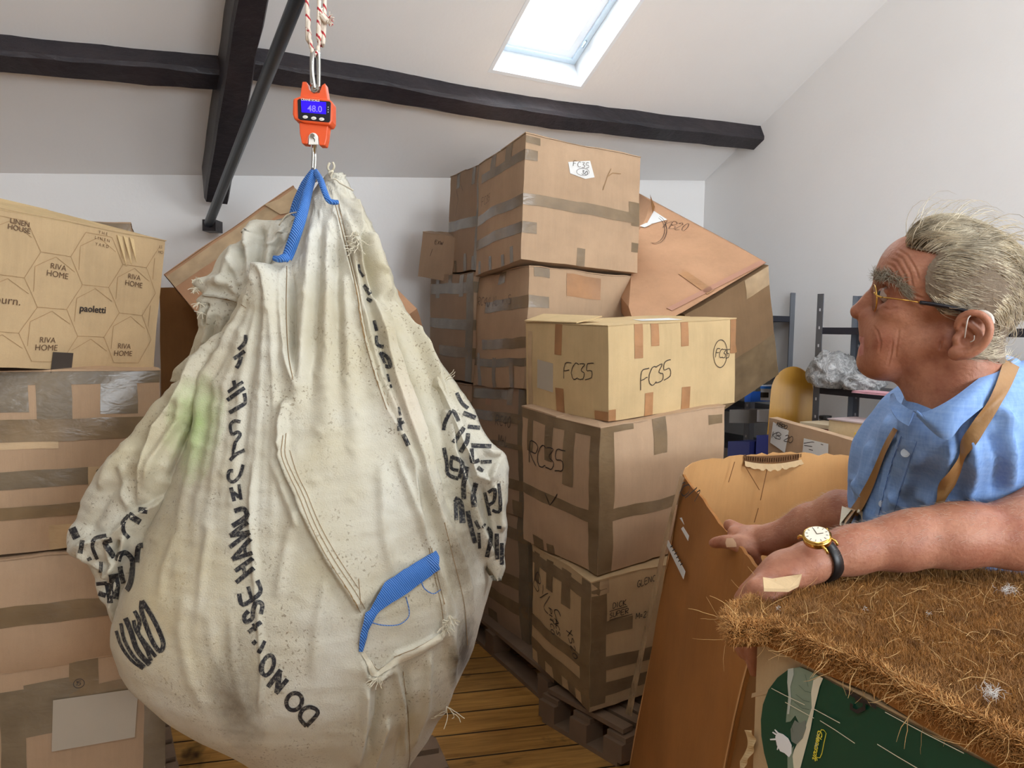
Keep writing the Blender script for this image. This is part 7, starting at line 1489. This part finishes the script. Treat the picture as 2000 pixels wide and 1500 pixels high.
flow = np.c_[vnoise(P*[1, 1, 0], 9, 21), vnoise(P*[1, 1, 0], 9, 22), np.full(len(P), 1.6)]; D = flow*[.9, .9, 1]+rs.normal(size=P.shape)*.55
V1, F1 = fibres(P, D, rs.uniform(.013, .020, len(P)), rs.uniform(.00022, .00042, len(P)), .55, 4, seed=1)
a = N('coir_fibre', .6, 0, srgb(176, 116, 50)); gcn = a.noise(60, 3, .7); g2_ = a.noise(6, 4, .6)
k = a.mix(a.ramp(gcn, [(.3, BW(0)), (.7, BW(1))]), srgb(116, 74, 26), srgb(186, 130, 62)); k = a.mix(a.ramp(g2_, [(.5, BW(0)), (.75, BW(1))]), k, srgb(186, 142, 92)); a.col(k); MT['fibre'] = a.m
o = mobj('coir_pile', V1, F1, MT['fibre'], mat_o); o['kind'] = 'stuff'
# long stray fibres on top
sel = rs.choice(len(P), 240); V2, F2 = fibres(P[sel]+[0, 0, .014], np.c_[rs.normal(size=(240, 2)), rs.uniform(.0, .5, 240)], rs.uniform(.02, .045, 240), rs.uniform(.00025, .0004, 240), .55, 8, seed=2)
a = N('pale_coir_fibre', .6, 0, srgb(190, 150, 94)); MT['fibre2'] = a.m
o = mobj('stray_fibres', V2, F2, MT['fibre2'], mat_o); o['kind'] = 'stuff'
# frayed edge, thick fringe curling over the near left sides
ed = poly[[*range(len(out)-1, len(poly)), 0, 1, 2, 3, 4, 5]]; ed = np.array([p for p in ed]); L_ = np.cumsum([0]+[np.linalg.norm(b_-a_) for a_, b_ in zip(ed[:-1], ed[1:])]); t = rs.uniform(0, L_[-1], 60000); _v = projv(np.c_[np.interp(t, L_, ed[:, 0]), np.interp(t, L_, ed[:, 1]), np.full(len(t), ZT)]); t = t[(_v[0] < 2100) & (_v[1] < 1640)][:24000]; ex = np.interp(t, L_, ed[:, 0]); ey = np.interp(t, L_, ed[:, 1]); tg = np.c_[np.interp(t+.002, L_, ed[:, 0])-ex, np.interp(t+.002, L_, ed[:, 1])-ey]; nn_ = np.c_[ex, ey]-cxm; nn_ /= np.linalg.norm(nn_, axis=1, keepdims=True)
tl = tg/(np.linalg.norm(tg, axis=1, keepdims=True)+1e-9); on = np.c_[tl[:, 1], -tl[:, 0]]; on *= np.sign((on*nn_).sum(1))[:, None]
Pe = np.c_[ex, ey, ZT-.030+rs.uniform(0, .022, len(t))]; Pe[:, :2] -= on*rs.uniform(0, .012, len(t))[:, None]
De = np.c_[on*rs.uniform(.5, 1.2, len(t))[:, None], rs.uniform(-.3, .8, len(t))]+rs.normal(size=Pe.shape)*.45
V3, F3 = fibres(Pe, De, rs.uniform(.008, .015, len(t)), rs.uniform(.0003, .0006, len(t)), .9, 6, seed=3)
a = N('ginger_fringe_fibre', .6, 0, srgb(196, 136, 66)); a.col(a.mix(a.ramp(a.noise(50, 3, .7), [(.3, BW(0)), (.7, BW(1))]), srgb(168, 112, 50), srgb(228, 178, 112))); 
o = mobj('edge_fringe', V3, F3, a.m, mat_o); o['kind'] = 'stuff'
sel = rs.choice(len(Pe), 130); V4, F4 = fibres(Pe[sel], De[sel]+np.array([0, 0, -.4]), rs.uniform(.03, .06, 130), rs.uniform(.0003, .0006, 130), .5, 9, seed=5); o = mobj('loose_edge_fibres', V4, F4, MT['fibre2'], mat_o); o['kind'] = 'stuff'
# bits of white fluff
MT['fluff'] = simple('white_lint', srgb(216, 212, 206), .9)
for x, y, n_, s_ in ((1970, 1152, 70, .009), (1938, 1352, 80, .008), (1690, 1098, 40, .004), (1748, 1102, 30, .003), (1814, 1198, 14, .003), (1690, 1190, 10, .003), (1520, 1188, 12, .003)):
    c = atz(x, y, ZT+.004); Pp = c+rs.normal(size=(n_, 3))*[s_*.6, s_*.35, .002]; V5, F5 = fibres(Pp, rs.normal(size=(n_, 3))*[1, 1, .3], np.full(n_, s_), np.full(n_, .0002), 1.6, 6, seed=int(x)); o = mobj('lint_tuft', V5, F5, MT['fluff'], None); meta(o, 'white lint tuft on the coir mat '+{1970: 'near its far right corner, largest', 1938: 'above its near fringe on the right', 1690: 'at the back edge below the watch', 1748: 'at the back edge right of the watch', 1814: 'tiny speck in the middle', 1520: 'tiny speck near the left corner'}.get(x, ''), 'lint', 'lint on the mat', None)
    if y == 1190: o['label'] = 'tiny white lint speck left of the mat centre'
